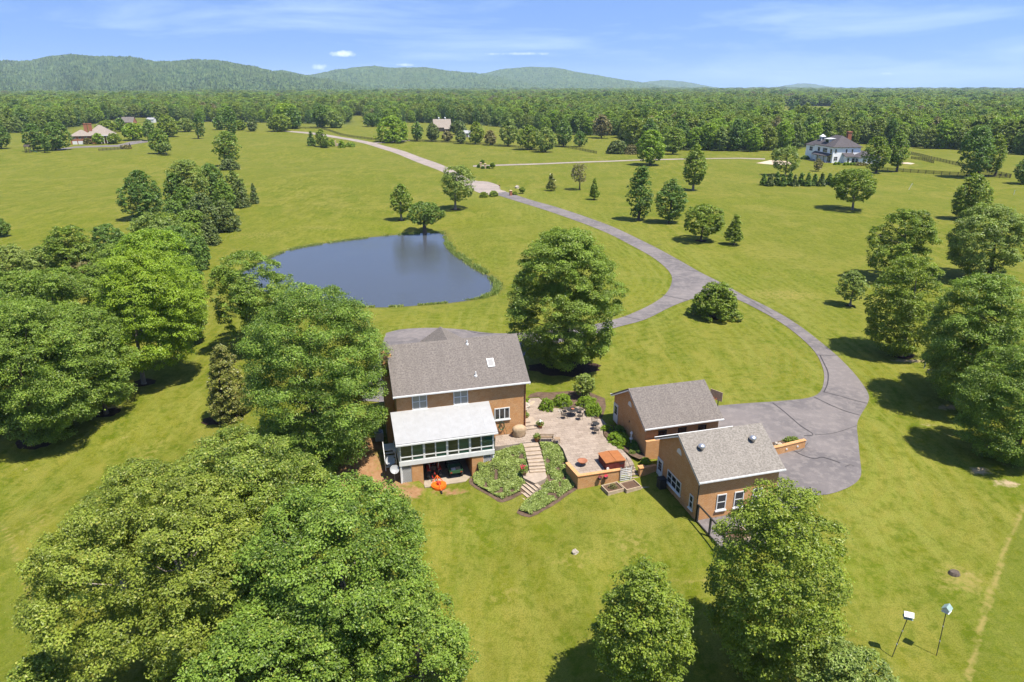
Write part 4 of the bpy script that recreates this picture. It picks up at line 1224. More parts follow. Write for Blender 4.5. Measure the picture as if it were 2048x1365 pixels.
# the rest of the woods: one object, points carrying the same crowns
pts, scl, rot = [], [], []
rg = np.random.default_rng(3)
d = 250.0
while d < 7000:
    sp = 7.6 if d < 700 else 7.6 + (d - 700) * .011
    na = int(d * R(104) / sp)
    ang = (np.arange(na) + rg.uniform(-.38, .38, na)) / na * R(104) - R(52)
    rad = d + rg.uniform(-.42, .42, na) * sp
    x, y = rad * np.sin(ang), rad * np.cos(ang)
    pts.append(np.stack([x, y], 1))
    scl.append(np.full(na, sp / 7.6))
    d += sp * (1.0 if d < 1500 else 1.35)
pts = np.concatenate(pts)
scl = np.concatenate(scl)
z = ground(pts[:, 0], pts[:, 1], False)
fx, fy = proj(pts[:, 0], pts[:, 1], z)
ok = (fy < edge_row(fx) - 13.0 * 300 / np.hypot(pts[:, 0], pts[:, 1]))
for a, b, c_, dd_ in CLEAR:
    ok &= ~((fx > a) & (fx < c_) & (fy > b) & (fy < dd_))
far_right = (fx > 1560)
pts, z, scl = pts[ok], z[ok], scl[ok]
n_ = len(pts)
print('woods points', n_)
fm = bpy.data.meshes.new('forest')
fm.vertices.add(n_)
fm.vertices.foreach_set('co', np.stack([pts[:, 0], pts[:, 1], z], 1).astype(np.float32).ravel())
big = fnoise(pts[:, 0], pts[:, 1], 60, 8)
for nm, arr in (('size', (rg.uniform(.75, 1.2, n_) * (0.80 + .4 * big) * scl ** .18)), ('wide', scl ** .85), ('turn', rg.uniform(0, 6.28, n_))):
    at = fm.attributes.new(nm, 'FLOAT', 'POINT')
    at.data.foreach_set('value', arr.astype(np.float32))
prob = np.array((3, 4, 5, 1.4, 2.6, 2.6, .8, .25))
kind = rg.choice(8, n_, p=prob / prob.sum())
pinky = (fnoise(pts[:, 0], pts[:, 1], 150, 21) > .72)
kind = np.where(pinky & (rg.uniform(size=n_) < .25), 7, kind)
at = fm.attributes.new('species', 'INT', 'POINT')
at.data.foreach_set('value', kind.astype(np.int32))
forest = struct(link('forest', fm), 'stuff')
ng = bpy.data.node_groups.new('scatter crowns', 'GeometryNodeTree')
ng.interface.new_socket('Geometry', in_out='INPUT', socket_type='NodeSocketGeometry')
ng.interface.new_socket('Geometry', in_out='OUTPUT', socket_type='NodeSocketGeometry')
gn = N(ng)
gi, go = gn('NodeGroupInput'), gn('NodeGroupOutput')
m2p = gn('GeometryNodeMeshToPoints', {'Mesh': gi.outputs[0]})
join = gn('GeometryNodeGeometryToInstance')
src = [w for w in WOODSRC if w is not None]
for w in reversed(src):
    oi = gn('GeometryNodeObjectInfo', transform_space='ORIGINAL')
    oi.inputs['Object'].default_value = w
    oi.inputs['As Instance'].default_value = True
    ng.links.new(oi.outputs['Geometry'], join.inputs[0])
iop = gn('GeometryNodeInstanceOnPoints', {'Points': m2p.outputs[0], 'Pick Instance': True})
ng.links.new(join.outputs[0], iop.inputs['Instance'])
def named(nm, dt='FLOAT'):
    a = gn('GeometryNodeInputNamedAttribute', data_type=dt)
    a.inputs['Name'].default_value = nm
    return a.outputs['Attribute']
ng.links.new(named('species', 'INT'), iop.inputs['Instance Index'])
e = gn('ShaderNodeCombineXYZ', {'Z': named('turn')})
ng.links.new(e.outputs[0], iop.inputs['Rotation'])
sz, wd = named('size'), named('wide')
sw = math_(gn, 'MULTIPLY', sz, wd)
sc = gn('ShaderNodeCombineXYZ', {'X': sw, 'Y': sw, 'Z': sz})
ng.links.new(sc.outputs[0], iop.inputs['Scale'])
ng.links.new(iop.outputs[0], go.inputs[0])
mod = forest.modifiers.new('crowns', 'NODES')
mod.node_group = ng

# ---------------------------------------------------------------- hills
def hill_mat(name, c1, c2, c3):
    m, t = new_mat(name)
    n = N(t)
    p = n('ShaderNodeNewGeometry').outputs['Position']
    a = noise(n, p, .0032, 5, .6)
    b = noise(n, p, .03, 4, .75)
    c = ramp(n, b, .42, .58, c1, c2)
    c = mixc(n, math_(n, 'MULTIPLY', ramp(n, a, .42, .66), .6), c, c3)
    finish(n, c, 1.0, None, spec=0)
    return m
M['hill'] = hill_mat('wooded hillside', (.030, .058, .018), (.090, .128, .040), (.066, .088, .026))
def hill(name, sil, D, deep, label_seed, back=1.3):
    xs_ = np.arange(sil[0][0], sil[-1][0] + 1, 1.5)
    top = np.interp(xs_, [s[0] for s in sil], [s[1] for s in sil])
    ker = np.exp(-np.linspace(-2, 2, 15) ** 2)
    top = np.convolve(np.pad(top, 7, 'edge'), ker / ker.sum(), 'valid')
    nr = 120
    V = np.zeros((nr, len(xs_), 3))
    s_ = np.linspace(-1, .25, nr)
    r3 = np.random.default_rng(label_seed)
    dirx = (xs_ - 1024) / F
    for j, s in enumerate(s_):
        dv = 250 * (fnoise(xs_, xs_ * 0, 90, label_seed) - .5)
        Y = (D + dv) + s * deep
        b = -(top - 682.5) / F
        Zt = CAMZ + (D + dv) / (CP + b * SP) * (-SP + b * CP)      # crest height above the camera's own level, carried back to its distance
        X = dirx * (D + dv) / (CP + b * SP) * (1 + s * deep / D)
        spur = .62 + .38 * np.sin(xs_ * .045 + 2.5 * fnoise(xs_, xs_ * 0 + 3, 60, label_seed + 1))
        prof = np.exp(-(abs(s) * (1.9 if s < 0 else 3.5)) ** 1.5 * (1 - .35 * spur * (s < 0)))
        bump = (r3.uniform(-1, 1, len(xs_)) * 6.5 + (fnoise(X, Y, 60, 5) - .5) * 12) * (.6 + .4 * (s < 0)) * (.35 if abs(s) < .03 else 1)
        V[j] = np.stack([X, Y, (Zt + 25) * prof - 25 + bump], 1)
    m_ = len(xs_)
    idx_ = np.arange(nr * m_).reshape(nr, m_)
    q_ = np.stack([idx_[:-1, :-1], idx_[:-1, 1:], idx_[1:, 1:], idx_[1:, :-1]], -1).reshape(-1, 4)
    return struct(link(name, mesh_np(name, V.reshape(-1, 3), q_, 'hill')))
hill('hills', [(-320, 150), (-200, 135), (-80, 126), (0, 123), (60, 122), (100, 112), (145, 109), (200, 114), (260, 115), (310, 125), (380, 120), (440, 122), (500, 133), (545, 143), (600, 152), (660, 160), (720, 172), (760, 182)], 3900, 1500, 1)
hill('hills', [(480, 172), (545, 143), (562, 141), (610, 150), (640, 158), (700, 168), (760, 178), (800, 182)], 4700, 1300, 2)
hill('hills', [(540, 172), (600, 155), (640, 147), (680, 139), (740, 133), (800, 137), (850, 135), (900, 142), (950, 147), (1000, 155), (1060, 168), (1100, 176)], 5600, 1500, 3)
hill('hills', [(880, 172), (930, 158), (965, 148), (1010, 138), (1060, 134), (1110, 136), (1170, 147), (1230, 157), (1290, 167), (1340, 176)], 7000, 1600, 4)
hill('hills', [(1220, 176), (1270, 170), (1300, 163), (1330, 161), (1370, 164), (1400, 170), (1440, 177)], 9500, 1500, 5)
hill('hills', [(1530, 178), (1570, 172), (1595, 168), (1612, 167), (1630, 169), (1665, 175), (1700, 178)], 11000, 1200, 6)
hill('hills', [(1380, 179), (1500, 177.5), (1700, 177), (1900, 176.5), (2048, 176.5), (2300, 176.5)], 9800, 1500, 7)

# ---------------------------------------------------------------- buildings
class GB(MB):
    """shapes given in building-grid metres (u, v, z), shifted to their thing's base on build()"""
    def __init__(s, o):
        MB.__init__(s)
        s.o = o
    def build(s, name, mat, parent=None, smooth=False):
        s.v = [(x - s.o[0], y - s.o[1], z - s.o[2]) for x, y, z in s.v]
        return MB.build(s, name, mat, parent, smooth)
def grid_thing(name, label, cat, o, group=None):
    return thing(name, label, cat, W(*o), TH, group)
def gable_walls(mb, x0, x1, y0, y1, zb, ze, zr, drop=.16):
    ym = (y0 + y1) / 2
    ze, zr = ze - drop, zr - drop
    vs = [(x, y, z) for x in (x0, x1) for y, z in ((y0, zb), (y1, zb), (y1, ze), (ym, zr), (y0, ze))]
    return mb.add(vs, [(4, 3, 2, 1, 0), (5, 6, 7, 8, 9), (0, 1, 6, 5), (1, 2, 7, 6), (2, 3, 8, 7), (3, 4, 9, 8), (4, 0, 5, 9)])
def gable_roof(mb, x0, x1, y0, y1, ze, zr, eo, ro, t=.14):
    ym = (y0 + y1) / 2
    sl = (zr - ze) / (ym - y0)
    zl = ze - eo * sl
    a, b = x0 - ro, x1 + ro
    vs = [(x, y, z + dz) for dz in (0, -t) for x in (a, b) for y, z in ((y0 - eo, zl), (ym, zr), (y1 + eo, zl))]
    return mb.add(vs, [(0, 3, 4, 1), (1, 4, 5, 2), (6, 7, 10, 9), (7, 8, 11, 10), (0, 6, 9, 3), (2, 5, 11, 8), (0, 1, 7, 6), (1, 2, 8, 7), (3, 9, 10, 4), (4, 10, 11, 5)])
def hip_roof(mb, x0, x1, y0, y1, ze, pitch, o=.5, t=.15):
    x0, x1, y0, y1 = x0 - o, x1 + o, y0 - o, y1 + o
    w, d = x1 - x0, y1 - y0
    h = min(w, d) / 2
    zr = ze + h * pitch
    if w >= d:
        r0, r1 = (x0 + h, (y0 + y1) / 2, zr), (x1 - h + 1e-3, (y0 + y1) / 2, zr)
        f = [(0, 1, 5, 4), (1, 2, 5), (2, 3, 4, 5), (3, 0, 4)]
    else:
        r0, r1 = ((x0 + x1) / 2, y0 + h, zr), ((x0 + x1) / 2, y1 - h + 1e-3, zr)
        f = [(0, 1, 4), (1, 2, 5, 4), (2, 3, 5), (3, 0, 4, 5)]
    vs = [(x0, y0, ze), (x1, y0, ze), (x1, y1, ze), (x0, y1, ze), r0, r1, (x0, y0, ze - t), (x1, y0, ze - t), (x1, y1, ze - t), (x0, y1, ze - t)]
    return mb.add(vs, f + [(0, 6, 7, 1), (1, 7, 8, 2), (2, 8, 9, 3), (3, 9, 6, 0), (9, 8, 7, 6)])
class Face:
    """a wall plane: s runs along it, d points out of it"""
    def __init__(s, axis, at, out):
        s.axis, s.at, s.out = axis, at, out
    def box(s, mb, s0, s1, d0, d1, z0, z1):
        a, b = sorted((s.at + s.out * d0, s.at + s.out * d1))
        return mb.box(s0, s1, a, b, z0, z1) if s.axis == 'v' else mb.box(a, b, s0, s1, z0, z1)
def window(root, mk, face, s0, s1, z0, z1, nx=1, ny=2, glass='glass', frame='white', fw=.09, sill=True, name='window', sillmat='white'):
    fr = mk()
    face.box(fr, s0, s1, -.03, .06, z1 - fw, z1)
    face.box(fr, s0, s1, -.03, .06, z0, z0 + fw)
    face.box(fr, s0, s0 + fw, -.03, .06, z0 + fw, z1 - fw)
    face.box(fr, s1 - fw, s1, -.03, .06, z0 + fw, z1 - fw)
    for i in range(1, nx):
        c = s0 + (s1 - s0) * i / nx
        face.box(fr, c - .045, c + .045, -.03, .05, z0 + fw, z1 - fw)
    for j in range(1, ny):
        c = z0 + (z1 - z0) * j / ny
        for i in range(nx):
            a, b = s0 + (s1 - s0) * i / nx + .045, s0 + (s1 - s0) * (i + 1) / nx - .045
            face.box(fr, a if i else s0 + fw, b if i < nx - 1 else s1 - fw, -.03, .045, c - .035, c + .035)
    w = fr.build(name, frame, root)
    gl = mk()
    face.box(gl, s0 + fw * .6, s1 - fw * .6, -.05, .02, z0 + fw * .6, z1 - fw * .6)
    gl.build('pane', glass, w)
    if sill:
        sb = mk()
        face.box(sb, s0 - .08, s1 + .08, -.03, .14, z0 - .11, z0 - .005)
        sb.build('sill', sillmat, w)
    return w

# ======== the brick house
HO = (11.5, 60.8, 0.0)
house = grid_thing('brick_house', 'two-storey orange brick house with grey roof and white-roofed glass sunroom', 'house', HO)
mk = lambda: GB(HO)
ZE, ZR, HV1 = 7.30, 10.46, 70.1
wm = mk()
gable_walls(wm, 5.0, 18.1, 60.8, HV1, 1.0, ZE, ZR)
wm.box(5.0, 7.0, 60.8, HV1, -2.4, .995)
wm.box(12.6, 18.1, 60.8, HV1, -2.4, .995)
wm.box(7.005, 12.595, 65.2, HV1, -2.4, .995)
wall = wm.build('wall', 'brick', house)
rm = mk()
gable_roof(rm, 5.0, 18.1, 60.8, HV1, ZE, ZR, .42, .32)
roof = rm.build('roof', 'shingle', house)
# front wing seen beyond the ridge
w2 = mk()
ru, rz = 11.75, 8.75
w2.box(7.6, 15.9, HV1 + .01, 74.2, .2, 5.3)
vs = [(7.6, 74.2, 5.3), (15.9, 74.2, 5.3), (ru, 74.2, rz - .2)]
w2.add(vs, [(0, 2, 1)])
w2.build('wing_wall', 'brick', house)
w3 = mk()
a0, a1 = 6.9, 16.6
ze2 = rz - (ru - a0) * .66
w3.slab((ru, 66.4, rz), (ru, 74.6, rz), (a0, 74.6, ze2), (a0, 66.4, ze2), .14)
w3.slab((ru, 74.6, rz), (ru, 66.4, rz), (a1, 66.4, ze2), (a1, 74.6, ze2), .14)
w3.build('wing_roof', 'shingle', house)
gt = mk()
gt.box(4.66, 18.44, 60.24, 60.37, 6.90, 7.03)
gt.box(4.66, 18.44, HV1 + .43, HV1 + .56, 6.90, 7.03)
gt.build('gutter', 'white', house)
rk = mk()
for x in (4.70, 18.40):
    for a_, b_ in ((60.40, 65.45), (70.50, 65.45)):
        q = [(x - .02, a_, 6.70), (x + .02, a_, 6.70), (x + .02, b_, 10.14), (x - .02, b_, 10.14), (x - .02, a_, 6.86), (x + .02, a_, 6.86), (x + .02, b_, 10.31), (x - .02, b_, 10.31)]
        rk.add(q, [(0, 3, 2, 1), (4, 5, 6, 7), (0, 1, 5, 4), (1, 2, 6, 5), (2, 3, 7, 6), (3, 0, 4, 7)])
rk.build('rake_trim', 'siding', house)
for u, v in ((12.92, 64.8), (13.07, 61.55)):
    z = ZE + .68 * (v - 60.8)
    p = mk()
    p.lathe([(.16, -.1), (.16, .04), (.075, .08), (.065, .42), (.0, .43)], (u, v, z), 10)
    p.build('vent_pipe', 'white', roof)
sk = mk()
u, v = 14.88, 62.6
def on_roof(u, v, lift=0.0):
    return (u, v, ZE + .68 * (v - 60.8) + lift)
sk.slab(on_roof(u - .36, v - .42, .12), on_roof(u + .36, v - .42, .12), on_roof(u + .36, v + .42, .12), on_roof(u - .36, v + .42, .12), .16)
sky_ = sk.build('skylight', 'white', roof)
sk = mk()
sk.slab(on_roof(u - .27, v - .33, .135), on_roof(u + .27, v - .33, .135), on_roof(u + .27, v + .33, .135), on_roof(u - .27, v + .33, .135), .03)
sk.build('pane', 'glass_light', sky_)
ch = mk()
ch.box(4.15, 4.99, 63.7, 66.1, -.6, 6.3)
ch.add([(4.15, 63.7, 6.3), (4.99, 63.7, 6.3), (4.99, 66.1, 6.3), (4.15, 66.1, 6.3), (4.15, 64.3, 7.4), (4.99, 64.3, 7.4), (4.99, 65.5, 7.4), (4.15, 65.5, 7.4)],
       [(0, 1, 5, 4), (1, 2, 6, 5), (2, 3, 7, 6), (3, 0, 4, 7)])
ch.box(4.15, 4.99, 64.3, 65.5, 7.4, 9.6)
ch.box(4.08, 5.06, 64.22, 65.58, 9.6, 9.85)
ch.build('chimney', 'brick', house)
south, east, west = Face('v', 60.8, -1), Face('u', 18.1, 1), Face('u', 5.0, -1)
for s0, s1 in ((6.5, 7.98), (10.6, 12.08)):
    window(house, mk, south, s0, s1, 5.22, 6.88, 2, 2, 'glass_light')
window(house, mk, south, 14.77, 16.38, 2.98, 4.28, 3, 1, 'glass')
for s0 in (62.6, 67.0):
    window(house, mk, east, s0, s0 + .95, 5.2, 6.8, 1, 2)
    window(house, mk, east, s0, s0 + .95, 2.2, 3.9, 1, 2)
dp = mk()
dp.tube([(18.0, 60.62, 6.92), (18.0, 60.72, 6.7), (18.0, 60.72, 1.2)], .045, 8)
dp.build('downpipe', 'spa_side', house)
# sunroom on brick piers
sr = mk()
sr.slab((4.35, 57.05, 3.66), (14.2, 57.05, 3.66), (14.2, 60.79, 5.22), (4.35, 60.79, 5.22), .14)
sroof = sr.build('sunroom_roof', 'white_roof', house)
rb = mk()
for i in range(1, 9):
    x = 4.35 + 9.85 * i / 9
    rb.slab((x - .02, 57.07, 3.675), (x + .02, 57.07, 3.675), (x + .02, 60.76, 5.215), (x - .02, 60.76, 5.215), .012)
rb.build('seam', 'grey_metal', sroof)
g1 = mk()
g1.box(4.35, 14.2, 56.93, 57.05, 3.46, 3.6)
g1.build('gutter', 'white', sroof)
fl = mk()
fl.box(4.62, 13.92, 57.32, 60.78, 1.12, 1.58)
fl.build('sunroom_floor', 'white', house)
sf = Face('v', 57.4, -1)
n_bay = 8
bx = [4.72, 5.88, 7.02, 8.12, 9.25, 10.35, 11.48, 12.6, 13.82]
for i in range(n_bay):
    a, b = bx[i], bx[i + 1]
    e = 2 if i % 2 == 0 else 1
    fr = mk()
    lw, rw = (.10 if i % 2 == 0 else .055), (.10 if i % 2 == 1 else .055)
    sf.box(fr, a, a + lw, -.05, .05, 1.58, 3.5)
    sf.box(fr, b - rw, b, -.05, .05, 1.58, 3.5)
    sf.box(fr, a + lw, b - rw, -.05, .05, 3.38, 3.5)
    sf.box(fr, a + lw, b - rw, -.05, .05, 1.98, 2.07)
    sf.box(fr, a + lw, b - rw, -.05, .05, 1.58, 1.64)
    w = fr.build('sunroom_window', 'white', house)
    gl = mk()
    sf.box(gl, a + lw * .6, b - rw * .6, -.02, .0, 1.62, 3.42)
    gl.build('pane', 'glass_green' if i % 2 else 'glass', w)
sd = mk()
for x in (4.66, 13.88):
    for (y0, y1) in ((57.46, 58.55), (58.55, 59.65), (59.65, 60.76)):
        sd.box(x - .03, x + .03, y0, y0 + .08, 1.58, 3.6 + (y0 - 57.4) * .40)
        sd.box(x - .03, x + .03, y0 + .085, y1 - .005, 1.6, 1.68)
        sd.box(x - .03, x + .03, y0 + .085, y1 - .005, 2.0, 2.08)
        sd.box(x - .03, x + .03, y0 + .085, y1 - .005, 3.38, 3.46)
sw = sd.build('sunroom_side', 'white', house)
sg = mk()
for x in (4.66, 13.88):
    sg.add([(x, 57.5, 1.62), (x, 60.74, 1.62), (x, 60.74, 4.95), (x, 57.5, 3.42)], [(0, 1, 2, 3)])
sg.build('pane', 'glass_green', sw)
FZ = -1.25
pr = mk()
pr.box(5.75, 6.85, 57.42, 57.85, -2.2, 1.115)
pr.box(6.45, 6.845, 57.855, 65.19, -2.2, .99)
pr.build('pier', 'brick', house)
pr = mk()
pr.box(11.65, 12.8, 57.42, 57.85, -2.2, 1.115)
pr.box(11.655, 12.05, 57.855, 65.19, -2.2, .99)
pr.build('pier', 'brick', house)
for x in (4.74, 13.8):
    pp = mk()
    pp.box(x - .07, x + .07, 57.38, 57.52, -1.9, 1.115)
    pp.build('post', 'white', house)
def lattice(x0, x1, z0, z1, y):
    lb = mk()
    lb.box(x0, x1, y - .02, y + .02, z1 - .07, z1)
    lb.box(x0, x0 + .06, y - .02, y + .02, z0, z1 - .07)
    lb.box(x1 - .06, x1, y - .02, y + .02, z0, z1 - .07)
    st = .17
    h, w = z1 - z0, x1 - x0
    k = -h
    while k < w:
        for sgn, dy in ((1, -.012), (-1, .012)):
            a, b = max(k, 0), min(k + h, w)
            if b - a > .05:
                za, zb_ = (z0 + a - k, z0 + b - k) if sgn > 0 else (z1 - (a - k), z1 - (b - k))
                lb.bar((x0 + a, y + dy, za), (x0 + b, y + dy, zb_), .055, .012)
        k += st
    lb.build('lattice_panel', 'white', house)
lattice(4.82, 5.74, -1.3, 1.1, 57.5)
lattice(12.81, 13.72, -1.0, 1.1, 57.5)
fb = mk()
fb.box(6.86, 11.64, 56.9, 65.19, FZ - .3, FZ)
fb.build('carport_floor', 'concrete', house)
sb = mk()
sb.box(4.3, 4.63, 60.0, 60.75, 1.3, 1.42)
sb.box(3.4, 4.6, 60.9, 62.1, 1.02, 1.14)
for i in range(5):
    sb.box(3.5, 4.55, 60.6 - i * .28, 60.88 - i * .28, .8 - i * .22, .86 - i * .22)
deck = sb.build('deck_stairs', 'white', house)
rl = mk()
for (a, b) in (((3.42, 60.9, 2.0), (3.42, 59.2, .85)), ((4.5, 60.9, 2.0), (4.5, 59.2, .85))):
    rl.bar(a, b, .06)
    rl.bar((a[0], a[1], a[2] - .45), (b[0], b[1], b[2] - .45), .05)
    for t in (0, .33, .66, 1):
        p = Vector(a).lerp(Vector(b), t)
        rl.bar((p.x, p.y, p.z - 1.1), (p.x, p.y, p.z + .06), .07)
rl.build('handrail', 'white', deck)

# ======== the two brick garages
def garage(o, u0, u1, v0, v1, zb, ze, zr, rmat, label, slope):
    t = grid_thing('brick_garage', label, 'garage', o, None)
    k = lambda: GB(o)
    m = k()
    gable_walls(m, u0, u1, v0, v1, zb, ze, zr)
    m.build('wall', 'brick', t)
    m = k()
    gable_roof(m, u0, u1, v0, v1, ze, zr, .36, .30)
    rf = m.build('roof', rmat, t)
    m = k()
    zl = ze - .36 * slope
    for y in (v0 - .48, v1 + .37):
        m.box(u0 - .3, u1 + .3, y, y + .11, zl - .13, zl - .01)
    m.build('gutter', 'white', t)
    m = k()
    vm = (v0 + v1) / 2
    for x in (u0 - .26, u1 + .22):
        for a, b in ((v0 - .36, vm), (v1 + .36, vm)):
            lo, hi = Vector((x, a, zl - .03)), Vector((x, b, zr - .03))
            q = [(x, a, zl - .3), (x + .04, a, zl - .3), (x + .04, b, zr - .3), (x, b, zr - .3), (x, a, zl - .16), (x + .04, a, zl - .16), (x + .04, b, zr - .16), (x, b, zr - .16)]
            m.add(q, [(0, 3, 2, 1), (4, 5, 6, 7), (0, 1, 5, 4), (1, 2, 6, 5), (2, 3, 7, 6), (3, 0, 4, 7)])
    m.build('rake_trim', 'siding', t)
    hv = k()
    c = (u0 - .03, vm, zr - 2.0)
    n = 12
    pts_ = [(c[1] + .40 * math.cos(math.pi * i / n), c[2] + .52 * math.sin(math.pi * i / n)) for i in range(n + 1)]
    vs = [(c[0], y, z) for y, z in pts_] + [(c[0] + .06, y, z) for y, z in pts_]
    hv.add(vs, [tuple(range(n + 1)), tuple(reversed(range(n + 1, 2 * n + 2)))] + [(i, n + 1 + i, n + 2 + i, i + 1) for i in range(n)] + [(n, 2 * n + 1, n + 1, 0)])
    hv.build('gable_vent', 'white', t)
    return t, k, rf
def door(t, k, face, s0, s1, z0, z1, glazed=True):
    m = k()
    face.box(m, s0 - .09, s0, -.02, .07, z0, z1 + .1)
    face.box(m, s1, s1 + .09, -.02, .07, z0, z1 + .1)
    face.box(m, s0, s1, -.02, .07, z1, z1 + .1)
    face.box(m, s0, s1, -.02, .03, z0, z1)
    d = m.build('door', 'white', t)
    if glazed:
        g_ = k()
        for i in range(2):
            for j in range(3):
                w_, h_ = (s1 - s0 - .3) / 2, (z1 - z0) * .42 / 3
                face.box(g_, s0 + .13 + i * (w_ + .04), s0 + .13 + i * (w_ + .04) + w_, .02, .04, z1 - .18 - (j + 1) * h_ - j * .03, z1 - .18 - j * h_ - j * .03)
        g_.build('pane', 'glass', d)
    h = k()
    face.box(h, s1 - .12, s1 - .06, .03, .1, z0 + .95, z0 + 1.02)
    h.build('handle', 'steel', d)
    return d
o2 = (32.4, 47.3, 0.0)
gar2, k2, rf2 = garage(o2, 28.28, 36.0, 43.6, 50.98, -1.2, 4.29, 6.5, 'shingle_pale', 'front brick garage with pale weathered roof carrying two round vents', .6)
gw, gf = Face('u', 28.28, -1), Face('v', 43.6, -1)
door(gar2, k2, gw, 50.0, 50.86, .05, 2.1)
window(gar2, k2, gw, 46.42, 48.96, .72, 2.0, 3, 2)
window(gar2, k2, gw, 44.24, 44.86, .62, 1.95, 1, 2)
for a, b in ((30.1, 31.02), (31.8, 32.72), (33.6, 34.5)):
    window(gar2, k2, gf, a, b, .72, 2.28, 1, 2, sillmat='white')
for u, v in ((29.47, 45.78), (34.54, 45.84)):
    z = 4.29 + .6 * (v - 43.6)
    m = k2()
    m.lathe([(.17, -.2), (.17, .16), (.30, .2), (.34, .3), (.30, .42), (.12, .52), (.0, .53)], (u, v, z), 16)
    m.build('roof_vent', 'steel', rf2, True)
m = k2()
m.tube([(28.22, 43.5, 3.9), (28.2, 43.52, 3.7), (28.2, 43.52, .05)], .05, 8)
m.build('downpipe', 'black_metal', gar2)
o1 = (32.2, 57.2, 0.0)
gar1, k1, rf1 = garage(o1, 28.06, 36.0, 53.41, 61.02, -.6, 4.3, 6.55, 'shingle', 'rear brick garage with brownish roof beside the shrub-lined patio corner', .59)
gw1, gf1 = Face('u', 28.06, -1), Face('v', 53.41, -1)
door(gar1, k1, gw1, 60.0, 60.86, 1.16, 3.2)
for c in (29.85, 32.0, 34.2):
    window(gar1, k1, gf1, c - .45, c + .45, 2.5, 3.5, 1, 1, 'glass', 'dark_wood', .07, False)
m = k1()
m.box(27.98, 28.05, 57.0, 57.06, 2.8, 3.0)
m.build('wall_lamp', 'black_metal', gar1)
for gb_, kk, vv in ((gar1, k1, (54.2, 57.6)), (gar2, k2, (44.4, 47.6))):
    for v0 in vv:
        e_ = Face('u', 36.0, 1)
        m = kk()
        e_.box(m, v0, v0 + 2.6, -.02, .03, 1.16, 3.3)
        m.build('garage_door', 'white', gb_)

# ======== white house on the right
P = G(1663, 326.5)
wh = thing('white_house', 'white two-storey house with dark hip roof, brick chimney and curved porch', 'house', (P.x, P.y, P.z), R(3))
wh.scale = (1.12, 1.12, 1.12)
def part(mbx, name, mat, root):
    return mbx.build(name, mat, root)
WB = lambda: MB()
m = WB()
m.box(0, 11.6, 0, 17, -.8, 6.4)
m.box(.6, 9.0, 17.01, 26, -.8, 5.6)
wwall = m.build('wall', 'siding', wh)
m = WB()
hip_roof(m, 0, 11.6, 0, 17, 6.4, .66, .55)
mr = m.build('roof', 'shingle_dark', wh)
m = WB()
hip_roof(m, .6, 9.0, 17.6, 26, 5.62, .6, .45)
m.build('wing_roof', 'shingle_dark', wh)
m = WB()
m.box(4.6, 17.5, -2.6, -.01, -.8, 2.75)
m.box(8.4, 17.5, -5.6, -2.61, -.8, 2.75)
m.box(11.61, 16.8, .0, 7, -.8, 2.75)
m.build('side_wing_wall', 'siding', wh)
m = WB()
hip_roof(m, 8.4, 17.5, -5.6, 6, 2.78, .42, .5)
m.slab((3.9, -3.1, 2.8), (8.4, -3.1, 2.8), (8.4, -.02, 4.1), (3.9, -.02, 4.1), .12)
m.build('side_wing_roof', 'shingle_dark', wh)
m = WB()
m.box(9.3, 10.9, 7.6, 9.2, 6.2, 11.7)
m.box(9.15, 11.05, 7.45, 9.35, 11.7, 12.1)
m.build('chimney', 'brick_far', wh)
m = WB()
m.box(3.9, 5.5, 19.6, 21.2, 7.2, 9.3)
m.add([(3.6, 19.3, 9.3), (5.8, 19.3, 9.3), (5.8, 21.5, 9.3), (3.6, 21.5, 9.3), (4.7, 20.4, 10.3)], [(0, 1, 4), (1, 2, 4), (2, 3, 4), (3, 0, 4), (3, 2, 1, 0)])
cu_ = m.build('cupola', 'white', wh)
m = WB()
m.box(3.85, 3.89, 20.1, 20.7, 8.0, 8.8)
m.box(4.3, 5.1, 19.55, 19.59, 8.0, 8.8)
m.build('window', 'glass', cu_)
m = WB()
m.box(1.4, 4.4, 7.3, 11.2, 7.4, 9.0)
m.slab((1.0, 6.9, 9.15), (5.2, 6.9, 9.45), (5.2, 11.6, 9.45), (1.0, 11.6, 9.15), .14)
dm = m.build('dormer', 'white', mr)
m = WB()
m.box(1.34, 1.4, 7.9, 10.6, 7.7, 8.7)
m.build('window', 'glass', dm)
fw_, lw_ = Face('v', 0, -1), Face('u', 0, -1)
def farwin(root, face, s0, s1, z0, z1, nx=1):
    window(root, WB, face, s0, s1, z0, z1, nx, 2, 'glass', 'white', .1, False)
for s0, s1 in ((.7, 1.5), (5.2, 6.0), (7.7, 8.5)):
    farwin(wh, fw_, s0, s1, 3.9, 5.6)
farwin(wh, fw_, .7, 2.2, .9, 2.6, 2)
for s0, s1, nx in ((1.0, 2.6, 1), (5.2, 9.0, 3), (11.5, 13.6, 1)):
    farwin(wh, lw_, s0, s1, 3.7, 5.5, nx)
farwin(wh, Face('u', .6, -1), 19.5, 22.5, 3.2, 5.0, 3)
for s0, s1 in ((1.0, 4.2), (7.2, 8.6), (11.2, 13.6)):
    farwin(wh, lw_, s0, s1, .1, 2.5, 2)
for s0, s1 in ((12.0, 13.2), (15.6, 16.5)):
    farwin(wh, Face('v', -5.6, -1), s0, s1, .3, 2.2)
for s0, s1 in ((5.0, 6.0), (7.0, 8.2)):
    farwin(wh, Face('v', -2.6, -1), s0, s1, .3, 2.2)
farwin(wh, Face('u', 8.4, -1), -5.1, -3.2, .3, 2.2, 2)
m = WB()                                           # curved porch roof on columns along the left face
n = 14
prof = [(-1.4 - 1.3 * math.sin(math.pi * i / n) ** .6, .6 + 15.2 * i / n) for i in range(n + 1)]
vs = [(x, y, 2.75) for x, y in prof] + [(-.02, y, 3.6) for x, y in prof] + [(x, y, 2.55) for x, y in prof]
